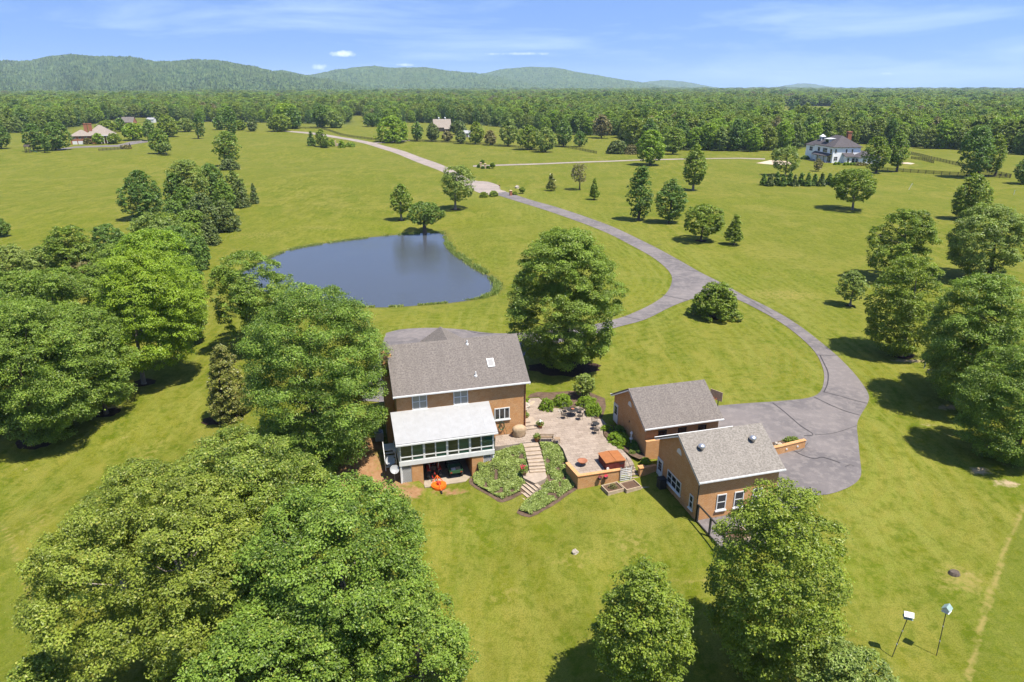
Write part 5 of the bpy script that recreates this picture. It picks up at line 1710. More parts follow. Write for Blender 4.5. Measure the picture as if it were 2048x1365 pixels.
m.add(vs, [(i, n + 1 + i, n + 2 + i, i + 1) for i in range(n)] + [(i + 1, 2 * n + 3 + i, 2 * n + 2 + i, i) for i in range(n)])
m.add([vs[0], vs[n], vs[2 * n + 1], vs[n + 1]], [(0, 1, 2, 3)])
m.build('porch_roof', 'shingle_dark', wh)
for i in (1, 3, 6, 8, 11, 13):
    m = WB()
    m.tube([(prof[i][0] + .2, prof[i][1], -.6), (prof[i][0] + .2, prof[i][1], 2.56)], .16, 8)
    m.build('column', 'white', wh)
m = WB()
m.prism([(-2.6, .6), (-.02, .6), (-.02, 15.8), (-2.6, 15.8)], -.8, -.02)
m.build('porch_floor', 'concrete', wh)
for i, x in enumerate((1.2, 2.6, 4.0, 5.3, 6.6, 7.9)):
    p = wh.matrix_basis @ Vector((x, -1.2 if x < 4 else -3.6, -.6))
    q = G(*proj(p.x, p.y, p.z))
    c0, c1 = proj(p.x - .75, p.y, p.z)[0], proj(p.x + .75, p.y, p.z)[0]
    px_, py_ = proj(q.x, q.y, q.z)
    bush('box', px_, py_, py_ - 5.5, c0, c1, 'small clipped bush in the bed along the white house', 'shrub', group='bushes along the white house')
bush('dark', 1612, 319, 311, 1603, 1619, 'dark bush at the left end of the white house porch', 'shrub')
bush('rust', 1722, 331, 325, 1708, 1734, 'reddish bushes before the side wing of the white house', 'shrub')

# ======== brick house far left
P = G(143, 289.5)
bh = thing('brick_house', 'red brick house with tan hip roofs and three white garage doors', 'house', (P.x, P.y, P.z), R(16))
bh.scale = (.86, .86, .86)
m = WB()
m.box(0, 12.5, 0, 11, -1, 5.6)
m.box(9, 20, 4, 18, 0, 5.8)
m.box(18, 25, 2.5, 16, .5, 5.8)
m.build('wall', 'brick_far', bh)
m = WB()
hip_roof(m, 0, 12.5, 0, 11, 5.6, .62, .6)
hip_roof(m, 9, 25, 3.0, 18, 5.82, .80, .6)
m.build('roof', 'shingle_tan', bh)
for x in (8.2, 11.0):
    m = WB()
    m.box(x, x + 2.1, 5.5, 7.2, 6, 13.2)
    m.box(x - .15, x + 2.25, 5.35, 7.35, 13.2, 13.6)
    m.build('chimney', 'brick_far', bh)
for i in range(3):
    m = WB()
    m.box(.9 + i * 3.6, 3.9 + i * 3.6, -.06, .02, -.3, 2.2)
    m.build('garage_door', 'white', bh)
    farwin(bh, Face('v', 0, -1), 1.6 + i * 3.6, 3.1 + i * 3.6, 3.6, 5.2)
for i in range(4):
    m = WB()
    m.tube([(18.6 + i * 1.9, 1.4, .2), (18.6 + i * 1.9, 1.4, 5.3)], .28, 8)
    m.build('column', 'white', bh)
m = WB()
m.box(18, 25, .9, 2.45, 5.3, 5.75)
m.build('porch_beam', 'white', bh)
for a, b, by_, ty_, mt, lb in ((166, 183, 289, 276, 'rust', 'brownish bush at the right of the far garage doors'), (240, 262, 298, 290, 'rust', 'flowering bushes inside the far garden fence')):
    bush(mt, (a + b) / 2, by_, ty_, a, b, lb, 'shrub')

# ======== grey barn and small far buildings
P = G(869, 263.5)
bn = thing('barn', 'grey roofed barn with a cream gable and a lean-to at the corner', 'barn', (P.x, P.y, P.z), R(10))
m = WB()
gable_walls(m, 0, 13, 0, 11.5, -1, 3.9, 9.2)
m.build('wall', 'wood', bn)
m = WB()
m.add([(13.03, .3, .2), (13.03, 11.2, .2), (13.03, 11.2, 3.7), (13.03, 5.75, 8.7), (13.03, .3, 3.7)], [(0, 1, 2, 3, 4)])
m.build('gable', 'white', bn)
m = WB()
gable_roof(m, 0, 13, 0, 11.5, 3.9, 9.2, .9, .6, .2)
brf = m.build('roof', 'shingle_tan', bn)
m = WB()
m.slab((7.6, -3.6, 2.0), (13.4, -3.6, 2.0), (13.4, -.95, 3.2), (7.6, -.95, 3.2), .12)
m.box(8, 8.2, -3.5, -3.3, -1, 1.9)
m.box(13, 13.2, -3.5, -3.3, -1, 1.9)
m.build('lean_to', 'shingle_tan', bn)
for x in (4.2, 9.2):
    m = WB()
    m.lathe([(.45, -.5), (.45, .9), (.7, .95), (.0, 1.6)], (x, 5.75, 9.2), 8)
    m.build('roof_vent', 'white', brf)
def shed(px, py, w, d, h, rmat, wmat, label, rz=0.0, rise=1.6, z=None):
    P = G(px, py)
    t = thing('shed', label, 'shed', P, rz)
    m = WB()
    gable_walls(m, 0, w, 0, d, -.8, h, h + rise)
    m.build('wall', wmat, t)
    m = WB()
    gable_roof(m, 0, w, 0, d, h, h + rise, .3, .3)
    m.build('roof', rmat, t)
    m = WB()
    m.box(w * .38, w * .62, -.05, .02, -.1, min(2.2, h * .85))
    m.build('door', 'interior', t)
    return t
shed(928, 275, 4.5, 4, 3.0, 'white_roof', 'white', 'small white shed right of the barn')
shed(243, 252, 11, 9, 3.4, 'shingle', 'brick_far', 'house with a dull purple roof behind the far brick house', .1, 4.5)
shed(294, 246, 7, 6, 3.4, 'white_roof', 'white', 'tiny white outbuilding on the strip of meadow behind the far house')
shed(406, 243.5, 15, 7, 3.2, 'white_roof', 'siding', 'long pale outbuilding behind the columnar trees')

# ---------------------------------------------------------------- fences
def fence(pts, label, h=1.45, gap=2.6, rails=4, name='board_fence', group=None, mat='dark_wood', rw=.16, pw=.15):
    w = px_line(pts) if not isinstance(pts[0], Vector) else [tuple(p[:2]) for p in pts]
    P = [Vector(q) for q in w]
    base = Vector((P[0].x, P[0].y, gz(P[0].x, P[0].y)))
    root = thing(name, label, 'fence', base, 0, group)
    st = []
    for a, b in zip(P[:-1], P[1:]):
        k = max(1, round((b - a).length / gap))
        st += [a.lerp(b, i / k) for i in range(k)]
    st.append(P[-1])
    st = [Vector((q.x, q.y, gz(q.x, q.y))) - base for q in st]
    pm = MB()
    pm.box(-pw / 2, pw / 2, -pw / 2, pw / 2, -.3, h + .06)
    post = None
    for i, q in enumerate(st[:100]):
        if post is None:
            post = pm.build('post', mat, root, loc=q)
        else:
            c = post.copy()
            C.objects.link(c)
            c.location = q
    rm_ = MB()
    for a, b in zip(st[:-1], st[1:]):
        for r in range(rails):
            z = h * (.22 + .74 * r / (rails - 1)) - .06
            rm_.bar(a + Vector((0, 0, z)), b + Vector((0, 0, z)), .05, rw)
    rm_.build('rail', mat, root)
    return root
fence([(556, 257), (600, 257.5), (643, 258.5), (659, 263), (682, 271), (708, 276), (758, 282.5)], 'dark board fence following the far road down to the junction', gap=4.5)
fence([(800, 282), (860, 284.5), (920, 287.5), (960, 289.5), (1000, 293), (1030, 296), (1060, 301)], 'dark board fence below the small trees in front of the barn', gap=5)
fence([(1062, 301), (1092, 306)], 'short dark fence at the foot of the fence clump', gap=3)
fence([(1100, 290), (1130, 296), (1160, 301), (1193, 308)], 'dark fence running down the slope below the dark pointed tree', gap=4)
fence([(1818, 309), (1862, 319.5), (1925, 334), (1974, 346.5), (2021, 356)], 'long dark board fence, upper one at the right, slanting past the tallest tree', gap=3.2)
fence([(1758, 342), (1791, 343.5), (1851, 348), (1932, 353.5), (1999, 356.5), (2019, 357)], 'long dark board fence, lower one at the right, running level from the white house', gap=3.2)
fence([(1822, 318), (1845, 321), (1867, 327)], 'short garden fence on the terrace right of the white house', h=1.2, gap=2.5)
fence([(198, 302.5), (222, 301), (250, 298.5), (263, 297.5), (259, 291)], 'small dark garden fence in front of the far brick house', h=1.3, gap=2.4)
fence([(1745, 252 - 18), (1640, 228.5), (1600, 225)], 'dark fence line on the meadow inside the woods', gap=9)

# ---------------------------------------------------------------- patio, walls, stairs, planting
def gp(u, v):
    p = W(u, v)
    return (p.x, p.y)
PZ = 1.2
patio_px = [(991, 872), (1051, 863.5), (1052, 858), (1054, 806), (1060, 797), (1078, 796), (1100, 815), (1135, 820), (1158, 812), (1168, 818), (1190, 838), (1204, 838), (1212, 848), (1226, 858), (1214, 862), (1203, 850), (1207, 872),
            (1222, 888), (1245, 900), (1262, 918), (1268, 929), (1258, 932), (1157, 951), (1137, 926), (1126, 898), (1114, 885), (1076, 883), (1046, 886), (1000, 893), (990, 893)]
patio_w = [at_z(x, y, PZ) for x, y in patio_px]
m = MB()
ar = sum(a[0] * b[1] - b[0] * a[1] for a, b in zip(patio_w, patio_w[1:] + patio_w[:1]))
if ar < 0:
    patio_w.reverse()
# turned so the paver courses run with the building grid
pat = [(x * CU + y * SU, -x * SU + y * CU) for x, y in patio_w]
m.prism(pat, .35, PZ)
pt = m.build('patio', 'paver')
pt.rotation_euler = (0, 0, TH)
struct(pt)
# brick retaining wall round the lower corner
WO = (20.3, 51.2, 0.0)
rw_ = grid_thing('retaining_wall', 'low brick retaining wall round the lower corner of the patio', 'wall', WO)
kw = lambda: GB(WO)
m = kw()
m.prism([(20.25, 53.6), (19.98, 53.5), (20.25, 50.98), (24.5, 50.98), (24.5, 51.26), (20.52, 51.26)], -.9, 1.26)
m.build('wall', 'brick', rw_)
m = kw()
m.prism([(20.29, 53.65), (19.92, 53.55), (20.2, 50.92), (24.55, 50.92), (24.55, 51.32), (20.56, 51.32)], 1.262, 1.33)
m.build('coping', 'brick', rw_)
hp = lambda u, v, z, label: (u, v, z, label)
PO = (26.7, 51.3, 0.0)
pw_ = grid_thing('retaining_wall', 'brick pier and wall holding the planted bed between patio steps and front garage', 'wall', PO)
m = GB(PO)
m.prism([(26.45, 51.3), (26.45, 50.9), (27.05, 50.9), (28.25, 51.05), (28.25, 51.35), (27.05, 51.3)], -.4, 1.15)
m.build('wall', 'brick', pw_)
m = GB(PO)
m.box(26.4, 27.08, 50.85, 51.45, 1.152, 1.22)
m.build('cap', 'brick', pw_)
QO = (28.6, 53.0, 0.0)
qw = grid_thing('retaining_wall', 'lit brick end wall between the two garages', 'wall', QO)
m = GB(QO)
m.box(27.95, 29.6, 52.9, 53.2, .4, 2.75)
m.build('wall', 'brick', qw)
# steps from the patio down to the pad by the garage door
SO = (26.2, 51.6, 0.0)
stp = grid_thing('stone_steps', 'pale stone steps beside the hot tub going down to the garage pad', 'steps', SO)
for i in range(7):
    m = GB(SO)
    v1 = 52.75 - i * .30
    m.box(25.35 + i * .03, 26.42, v1 - .36, v1, -.2, 1.06 - i * .155)
    m.build('step', 'step_stone', stp)
m = GB((26.5, 50.0, 0))
m.box(25.3, 28.2, 49.4, 50.6, -.3, .045)
struct(m.build('garage_pad', 'concrete')).location = W(26.5, 50, 0)
bpy.data.objects['garage_pad'].rotation_euler = (0, 0, TH)
m = GB((31, 41, 0))
m.box(28.35, 36.5, 38.9, 43.58, -.4, .035)
pad = struct(m.build('side_yard', 'asphalt'))
pad.location = W(31, 41, 0)
pad.rotation_euler = (0, 0, TH)
# garden stairs through the ground cover
ST = [(1062, 889, 1.16), (1065, 898, 1.04), (1067, 906, .92), (1069, 914, .80), (1071, 921, .68), (1073, 928, .56), (1074, 935, .44), (1075, 941, .32)]
top = Vector((*at_z(1062, 892, 1.2), 1.2))
st_root = thing('garden_stairs', 'timber-edged garden stairs winding from the patio to the front lawn', 'steps', (top.x, top.y, 1.0), 0)
def tread(P0, P1, wid, z, dep, root, k):
    d = Vector((P1[0] - P0[0], P1[1] - P0[1], 0)).normalized()
    s_ = Vector((-d.y, d.x, 0))
    c = Vector((P0[0], P0[1], 0))
    q = [c - s_ * wid / 2 - d * dep / 2, c - s_ * wid / 2 + d * dep / 2, c + s_ * wid / 2 + d * dep / 2, c + s_ * wid / 2 - d * dep / 2]
    mm = MB()
    poly = [(v.x - top.x, v.y - top.y) for v in q]
    a_ = sum(a[0] * b[1] - b[0] * a[1] for a, b in zip(poly, poly[1:] + poly[:1]))
    if a_ < 0:
        poly.reverse()
    mm.prism(poly, z - 1.45, z - 1.0)
    stp_ = mm.build('step', 'step_stone', root)
    e = c + d * (dep / 2 + .055)
    a, b = e - s_ * wid / 2, e + s_ * wid / 2
    nm = MB()
    nm.bar((a.x - top.x, a.y - top.y, z - 1.0 - .07), (b.x - top.x, b.y - top.y, z - 1.0 - .07), .10, .16)
    nm.build('edging', 'pale_wood', stp_)
A = [Vector((*at_z(x, y, z), z)) for x, y, z in ST]
for i, a in enumerate(A):
    nx_ = A[i + 1] if i + 1 < len(A) else A[i] + (A[i] - A[i - 1])
    dd_ = (nx_ - a)
    dd_.z = 0
    tread(a, nx_, 1.55, a.z, dd_.length - .10, st_root, i)
L0, L1 = Vector((*at_z(1070, 952, .17), .17)), Vector((*at_z(1062, 960, .17), .17))
mm = MB()
pl = [(1044, 943), (1088, 938), (1094, 953), (1089, 959), (1070, 967), (1047, 956)]
pl = [at_z(x, y, .2) for x, y in pl]
pl = [(x - top.x, y - top.y) for x, y in pl]
if sum(a[0] * b[1] - b[0] * a[1] for a, b in zip(pl, pl[1:] + pl[:1])) < 0:
    pl.reverse()
mm.prism(pl, -1.3, -.8)
mm.build('landing', 'step_stone', st_root)
B0, B1 = Vector((*at_z(1070, 966, .06), .06)), Vector((*at_z(1019, 1009, -1.25), -1.25))
nb_ = 10
for i in range(nb_):
    a = B0.lerp(B1, i / (nb_ - 1))
    b = B0.lerp(B1, (i + 1) / (nb_ - 1))
    d_ = (b - a)
    d_.z = 0
    tread(a, b, 1.75, a.z, d_.length - .10, st_root, i)

# ground cover beds
def bed_world(px, zf):
    return px_line(px)
BL = [(988, 897), (1043, 890), (1049, 903), (1054, 918), (1060, 934), (1046, 946), (1052, 958), (1064, 968), (1040, 985), (1005, 1000), (990, 993), (968, 981), (948, 968), (946, 955), (958, 945), (972, 935), (985, 925)]
BR = [(1079, 888), (1113, 887), (1126, 902), (1137, 930), (1146, 950), (1153, 966), (1146, 978), (1118, 997), (1090, 1015), (1062, 1031), (1038, 1022), (1050, 1006), (1068, 992), (1090, 970), (1097, 955), (1090, 938), (1086, 915)]
def leaves_on(name, poly, n, leaf, mat, hmin, hmax, seed, hole=None, clump=.5):
    rg_ = np.random.default_rng(seed)
    a = np.array(poly)
    lo, hi = a.min(0), a.max(0)
    pts_ = rg_.uniform(lo, hi, (n * 3, 2))
    ok_ = inside(pts_[:, 0], pts_[:, 1], poly)
    pts_ = pts_[ok_][:n]
    dens = fnoise(pts_[:, 0], pts_[:, 1], clump, seed)
    pts_ = pts_[dens + rg_.uniform(-.18, .18, len(pts_)) > .34]
    dens = fnoise(pts_[:, 0], pts_[:, 1], clump, seed)
    k = len(pts_)
    z = ground(pts_[:, 0], pts_[:, 1]) + .04 + (hmin + (hmax - hmin) * dens) * rg_.uniform(.3, 1, k)
    P = np.stack([pts_[:, 0], pts_[:, 1], z], 1)
    nr = np.array((0, 0, 1.0)) + rg_.normal(size=(k, 3)) * .5
    nr /= np.linalg.norm(nr, axis=1)[:, None]
    a1 = np.cross(nr, rg_.normal(size=(k, 3)))
    a1 /= np.linalg.norm(a1, axis=1)[:, None]
    a2 = np.cross(nr, a1)
    l = leaf * rg_.uniform(.6, 1.3, k)[:, None]
    V = np.stack([P - a1 * l * .5, P + a2 * l * .35, P + a1 * l * .5, P - a2 * l * .35], 1).reshape(-1, 3)
    me = mesh_np(name, V, np.arange(4 * k, dtype=np.int32).reshape(-1, 4), LM[mat], {'leaf': ('FACE', rg_.uniform(size=k)), 'clump': ('FACE', dens)})
    return struct(link(name, me), 'stuff')
def grow(poly, d):
    c = np.mean(np.array(poly), 0)
    return [(x + (x - c[0]) / math.hypot(x - c[0], y - c[1]) * d, y + (y - c[1]) / math.hypot(x - c[0], y - c[1]) * d) for x, y in poly]
for i, b in enumerate((BL, BR)):
    w = px_line(b)
    struct(drape('planting_bed', smooth_poly(grow(w, .35), 2, True), 'bed_soil', .035, .5))
    leaves_on('ground_cover', w, 26000, .15, 'ivy', .05, .32, 40 + i)
# reeds and rank grass along the pond edge
def rushes(name, pts_line, width, n, hgt, seed, mat):
    rg_ = np.random.default_rng(seed)
    P_ = np.array(pts_line)
    seg = rg_.integers(0, len(P_) - 1, n)
    q = P_[seg] + (P_[seg + 1] - P_[seg]) * rg_.uniform(size=(n, 1)) + rg_.normal(size=(n, 2)) * width
    dens = fnoise(q[:, 0], q[:, 1], 2.5, seed)
    q = q[dens > .36]
    k = len(q)
    z = np.maximum(ground(q[:, 0], q[:, 1]), POND_Z - .05)
    a = rg_.uniform(0, 6.28, k)
    h = hgt * rg_.uniform(.4, 1.2, k)
    w = .10
    dx, dy = np.cos(a) * w, np.sin(a) * w
    lx, ly = rg_.normal(size=k) * h * .3, rg_.normal(size=k) * h * .3
    V = np.stack([np.stack([q[:, 0] - dx, q[:, 1] - dy, z - .05], 1), np.stack([q[:, 0] + dx, q[:, 1] + dy, z - .05], 1), np.stack([q[:, 0] + lx + dx * .2, q[:, 1] + ly + dy * .2, z + h], 1), np.stack([q[:, 0] + lx - dx * .2, q[:, 1] + ly - dy * .2, z + h], 1)], 1).reshape(-1, 3)
    me = mesh_np(name, V, np.arange(4 * k, dtype=np.int32).reshape(-1, 4), LM[mat], {'leaf': ('FACE', rg_.uniform(size=k)), 'clump': ('FACE', rg_.uniform(size=k))})
    return struct(link(name, me), 'stuff')
rushes('pond_grass', POND + POND[:1], .28, 16000, .32, 77, 'ivy')
rushes('pond_reeds', [at_z(x, y, POND_Z) for x, y in ((893, 486), (908, 505), (930, 521), (955, 537), (981, 553), (996, 572), (990, 588), (965, 598))], .35, 3500, .6, 78, 'ivy')
# beds of bare mulch and soil
def mulch(px, py, rx, ry, seed, mat='mulch', amp=.13, lift=.03):
    p = G(px, py)
    return struct(drape('mulch_ring', blob(p.x, p.y, rx, ry, 22, amp, seed), mat, lift, .8))
for a in ((1130, 736, 4.6, 2.6, 1), (1803, 711, 1.7, 1.3, 2), (450, 836, 2.6, 1.5, 3), (288, 766, 1.6, 1.3, 4), (213, 826, 1.5, 1.2, 5), (72, 883, 2.0, 1.6, 6), (911, 419, 1.6, 1.4, 7), (1700, 612, .8, .7, 8), (1432, 636, 2.0, 1.3, 9),
          (803, 441, 1.0, .9, 10), (1402, 482, 1.4, 1.2, 11)):
    mulch(*a)
struct(drape('planting_bed', px_line([(1055, 797), (1060, 790), (1075, 785), (1100, 786), (1140, 783), (1180, 786), (1210, 798), (1212, 815), (1205, 836), (1192, 840), (1170, 818), (1158, 811), (1135, 819), (1100, 814), (1078, 795)]), 'bed_soil', .05, .6))
bedR = [gp(u, v) for u, v in ((26.25, 59.4), (27.2, 60.0), (28.0, 59.3), (28.0, 53.3), (27.95, 52.8), (27.2, 52.6), (26.7, 53.4), (26.4, 54.8), (25.9, 56.6), (25.75, 58.0))]
struct(drape('planting_bed', bedR, 'bed_soil', .0, .5, zfun=lambda x, y: np.maximum(ground(x, y) + .05, 1.14)))

# shrubs of the patio
local_bush(21.9, 65.4, 1.0, .95, .95, 1.45, 'box', 'clipped boxwood nearest the house, at the left of the patio row', 'boxwood', None, .11, 1, dens=1.5)
local_bush(24.0, 66.0, 1.0, 1.1, 1.0, 1.5, 'box', 'clipped boxwood behind the round patio table', 'boxwood', None, .11, 2, dens=1.5)
local_bush(26.6, 65.2, 1.0, 1.25, .95, 1.25, 'box', 'wide clipped boxwood below the crape myrtle', 'boxwood', None, .11, 3, dens=1.5)
local_bush(26.5, 62.9, 1.0, 1.0, .95, 1.45, 'box', 'clipped boxwood nearest the garage door, front right of the row', 'boxwood', None, .11, 4, dens=1.5)
local_bush(19.6, 67.6, .95, .9, .8, 1.0, 'box', 'low shrub at the back corner of the house', 'shrub', None, .11, 5)
T('pale', 1166, 797, 748, 1146, 1189, 'small loose crape myrtle rising behind the boxwoods', 'spread', 'crape_myrtle', .2, stems=3, r0=.07, openness=.2)
local_bush(26.7, 56.3, .95, 1.15, 1.7, 1.1, 'bright', 'bright green mound in the bed along the rear garage', 'shrub', None, .12, 11, dens=1.4)
local_bush(26.5, 59.1, .95, .75, .6, .7, 'bright', 'small yellow green mound at the top of the garage bed', 'shrub', None, .12, 12)
local_bush(27.5, 58.0, .95, .6, 1.3, 1.0, 'dark', 'dark leafy shrubs against the rear garage gable wall', 'shrub', None, .14, 13)
local_bush(27.6, 55.0, .95, .55, 1.6, .8, 'dark', 'low dark shrubs near the lower corner of the rear garage', 'shrub', None, .14, 14)
local_bush(27.7, 52.2, .85, .5, .5, .6, 'bright', 'leafy plant on top of the brick pier', 'shrub', None, .14, 15)
local_bush(43.6, 51.6, .9, 1.0, .8, .8, 'pale', 'tuft of ornamental grass behind the low drive wall', 'ornamental_grass', None, .16, 16)
local_bush(41.6, 51.1, .9, .6, .4, .45, 'bright', 'small bright plant at the end of the low drive wall', 'shrub', None, .12, 17)
LO = (42.5, 50.5, 0.0)
lw_ = grid_thing('retaining_wall', 'low orange brick wall at the drive, right of the front garage', 'wall', LO)
m = GB(LO)
m.prism([(36.02, 49.9), (40.9, 50.1), (44.3, 50.55), (44.3, 50.85), (40.9, 50.4), (36.02, 50.2)], .2, 1.75)
m.build('wall', 'brick', lw_)
m = GB(LO)
m.prism([(36.02, 49.85), (40.9, 50.05), (44.35, 50.5), (44.35, 50.9), (40.9, 50.45), (36.02, 50.25)], 1.752, 1.82)
m.build('coping', 'brick', lw_)
for x in (41.9, 43.3):
    m = GB(LO)
    m.tube([(x, 50.28 + (x - 41.9) * .13, 1.35), (x, 50.16 + (x - 41.9) * .13, 1.35)], .09, 10)
    m.build('wall_lamp', 'white', lw_)
struct(drape('planting_bed', [gp(u, v) for u, v in ((40.2, 50.6), (44.3, 51.0), (44.6, 52.3), (40.4, 52.0))], 'bed_soil', .12, .6))

# pots
def pot(u, v, z, h, r, label, flowers=None, mat='terracotta', leaf='maple', gh=.5):
    p = W(u, v, z)
    t = thing('flower_pot', label, 'flower pot', p, TH)
    m = MB()
    m.lathe([(r * .68, 0), (r * .98, h * .86), (r * 1.08, h * .87), (r * 1.08, h), (r * .9, h), (r * .88, h * .9), (0, h * .9)], (0, 0, 0), 14)
    m.build('pot', mat, t, True)
    n = 380
    V, lv, tone, cs, rs = crown_arrays(int(u * 100), 1.0, 0, 1.0, 'dome', 1.0, n)
    c = V.reshape(-1, 4, 3).mean(1)
    loc_ = V.reshape(-1, 4, 3) - c[:, None]
    V = (c * np.array((r * 1.45, r * 1.45, gh)) + np.array((0, 0, h * .85)))[:, None] + loc_ * .12
    link('plant', mesh_np('plant', V.reshape(-1, 3), np.arange(n * 4, dtype=np.int32).reshape(-1, 4), LM[leaf], {'leaf': ('FACE', lv), 'clump': ('FACE', tone)}), t)
    if flowers:
        rr = random.Random(int(u * 7))
        m = MB()
        for _ in range(12):
            a, q = rr.uniform(0, 6.28), rr.uniform(.2, 1.2) * r
            m.ball((q * math.cos(a), q * math.sin(a), h * .85 + gh * rr.uniform(.7, 1.05)), .07, .07, .05, 1, 0, 6, 4)
        m.build('flower', flowers, t)
    return t
pot(18.75, 63.1, 1.34, .5, .3, 'clay pot with a fern on the side steps of the house')
pot(19.8, 61.2, PZ, .42, .30, 'clay pot of white flowers below the side steps', 'flower_white')
pot(18.65, 58.55, PZ, .48, .30, 'clay pot with leafy plant left of the bench')
pot(16.05, 54.35, .25, .42, .32, 'clay pot of red flowers at the stair landing', 'flower_red', 'wood')
pot(24.3, 52.7, PZ, .3, .2, 'little pot beside the hot tub', None, 'terracotta', 'pale', .25)
# house side steps and stones
HS = (18.9, 62.2, PZ)
hs_ = grid_thing('house_steps', 'low concrete steps at the right end of the house', 'steps', HS)
for i in range(3):
    m = GB(HS)
    m.box(18.12, 19.75 - i * .38, 61.0 + i * .5, 63.6, PZ + i * .15 + .001, PZ + .15 + i * .15)
    m.build('step', 'step_stone', hs_)
def rock(u, v, z, rx, ry, rz_, label, seed, name='boulder', mat='stone', px=None):
    p = W(u, v, z) if px is None else G(*px)
    m = MB()
    m.ball((0, 0, rz_ * .35), rx, ry, rz_, seed, .22, 12, 8)
    o = m.build(name, mat, None, False, loc=p)
    return tag(o, label, 'rock')
rock(19.4, 66.2, 1.0, .75, .6, .7, 'large grey boulder at the back corner of the house', 3)
rock(0, 0, 0, .30, .24, .22, 'lone pale rock lying on the front lawn', 5, px=(1150, 1106))
rock(23.1, 64.2, 1.1, .28, .22, .2, 'small pale rock between the boxwoods', 8)
rock(41.9, 51.5, 1.0, .45, .3, .3, 'flat pale rock in the bed behind the low drive wall', 9)
rock(0, 0, 0, .9, .6, .7, 'grey boulder by the small tree at the drive entrance', 12, px=(1034, 377))
rock(0, 0, 0, .5, .35, .3, 'pale stone in the grass beside the drive entrance shrubs', 14, px=(978, 390.5))
for i in range(8):
    a = i / 7
    u, v = 20.1 + a * 1.5 + .25 * math.sin(a * 4), 66.4 + 1.5 * math.sin(a * 2.0)
    p = W(u, v)
    m = MB()
    m.prism([(x, y) for x, y in blob(0, 0, .24, .19, 9, .15, i)], -.1, .05)
    tag(m.build('stepping_stone', 'pale_wood', None, loc=(p.x, p.y, gz(p.x, p.y) + .08)), 'pale stepping stone in the curved line through the bed behind the house', 'stone', 'stepping stones behind the house')
local_bush(20.5, 68.3, 1.0, .7, .2, .25, 'flower_yellow' if 'flower_yellow' in LM else 'bright', 'low yellow flowers edging the stepping stones', 'flowers', None, .09, 21)

# furniture
def chair(t0, u, v, rz, label, group):
    t = thing('patio_chair', label, 'chair', W(u, v, PZ), rz, group)
    for sx_, sy_ in ((-.24, -.22), (.24, -.22), (-.24, .24), (.24, .24)):
        m = MB()
        m.tube([(sx_ * 1.1, sy_ * 1.1, 0), (sx_, sy_, .42)], .018, 6)
        m.build('leg', 'black_metal', t)
    m = MB()
    m.lathe([(.0, .40), (.29, .40), (.29, .44), (.0, .44)], (0, 0, 0), 14)
    m.build('seat', 'dark_wood', t)
    m = MB()
    n = 10
    for i in range(n + 1):
        a = math.pi * i / n
        x, y = -.30 * math.cos(a), .10 + .26 * math.sin(a)
        m.tube([(x, y, .42), (x * 1.12, y * 1.2, .72 + .2 * math.sin(a))], .012, 5)
    arc = [(-.30 * 1.12 * math.cos(math.pi * i / 12), (.10 + .26 * math.sin(math.pi * i / 12)) * 1.2, .72 + .2 * math.sin(math.pi * i / 12)) for i in range(13)]
    m.tube(arc, .022, 6)
    m.build('backrest', 'black_metal', t)
    return t
TBL = (24.1, 63.0)
t = thing('patio_table', 'round dark mesh patio table among curved-back chairs', 'table', W(*TBL, PZ), TH)
m = MB()
m.lathe([(0, .70), (.62, .70), (.64, .72), (.62, .74), (0, .74)], (0, 0, 0), 24)
m.build('tabletop', 'black_metal', t)
for k in range(4):
    a = k * math.pi / 2 + .4
    m = MB()
    m.tube([(.5 * math.cos(a), .5 * math.sin(a), 0), (.2 * math.cos(a), .2 * math.sin(a), .4), (.42 * math.cos(a), .42 * math.sin(a), .69)], .02, 6)
    m.build('leg', 'black_metal', t)
m = MB()
m.lathe([(.14, .742), (.19, .85), (.16, .86), (.0, .80)], (0, 0, 0), 12)
tag(m.build('bowl', 'terracotta', None, True, loc=W(*TBL, PZ)), 'clay bowl in the middle of the round patio table', 'bowl')
for k, lb in ((0, 'curved-back patio chair on the boxwood side of the round table'), (1, 'curved-back patio chair on the house side of the round table'), (2, 'curved-back patio chair on the open patio side of the round table'), (3, 'curved-back patio chair on the garage side of the round table')):
    a = R(90) + k * R(90) + R(20)
    chair(None, TBL[0] + 1.15 * math.cos(a), TBL[1] + 1.15 * math.sin(a), TH + a - R(90), lb, 'chairs round the patio table')
# two small seats and a table near the garage bed
t = thing('bistro_table', 'small round metal table at the edge of the garage bed', 'table', W(25.35, 59.3, PZ), TH)
m = MB()
m.lathe([(0, .68), (.36, .68), (.36, .71), (0, .71)], (0, 0, 0), 18)
m.build('tabletop', 'black_metal', t)
m = MB()
m.lathe([(.25, 0), (.25, .03), (.04, .06), (.04, .68)], (0, 0, 0), 12)
m.build('base', 'black_metal', t)
for k, lb in ((0, 'small metal chair beside the little round table, patio side'), (1, 'small metal chair beside the little round table, boxwood side')):
    chair(None, 25.0 + .55 * k, 58.5 + 1.6 * k, TH + R(180) * (1 - k), lb, 'chairs at the little round table')
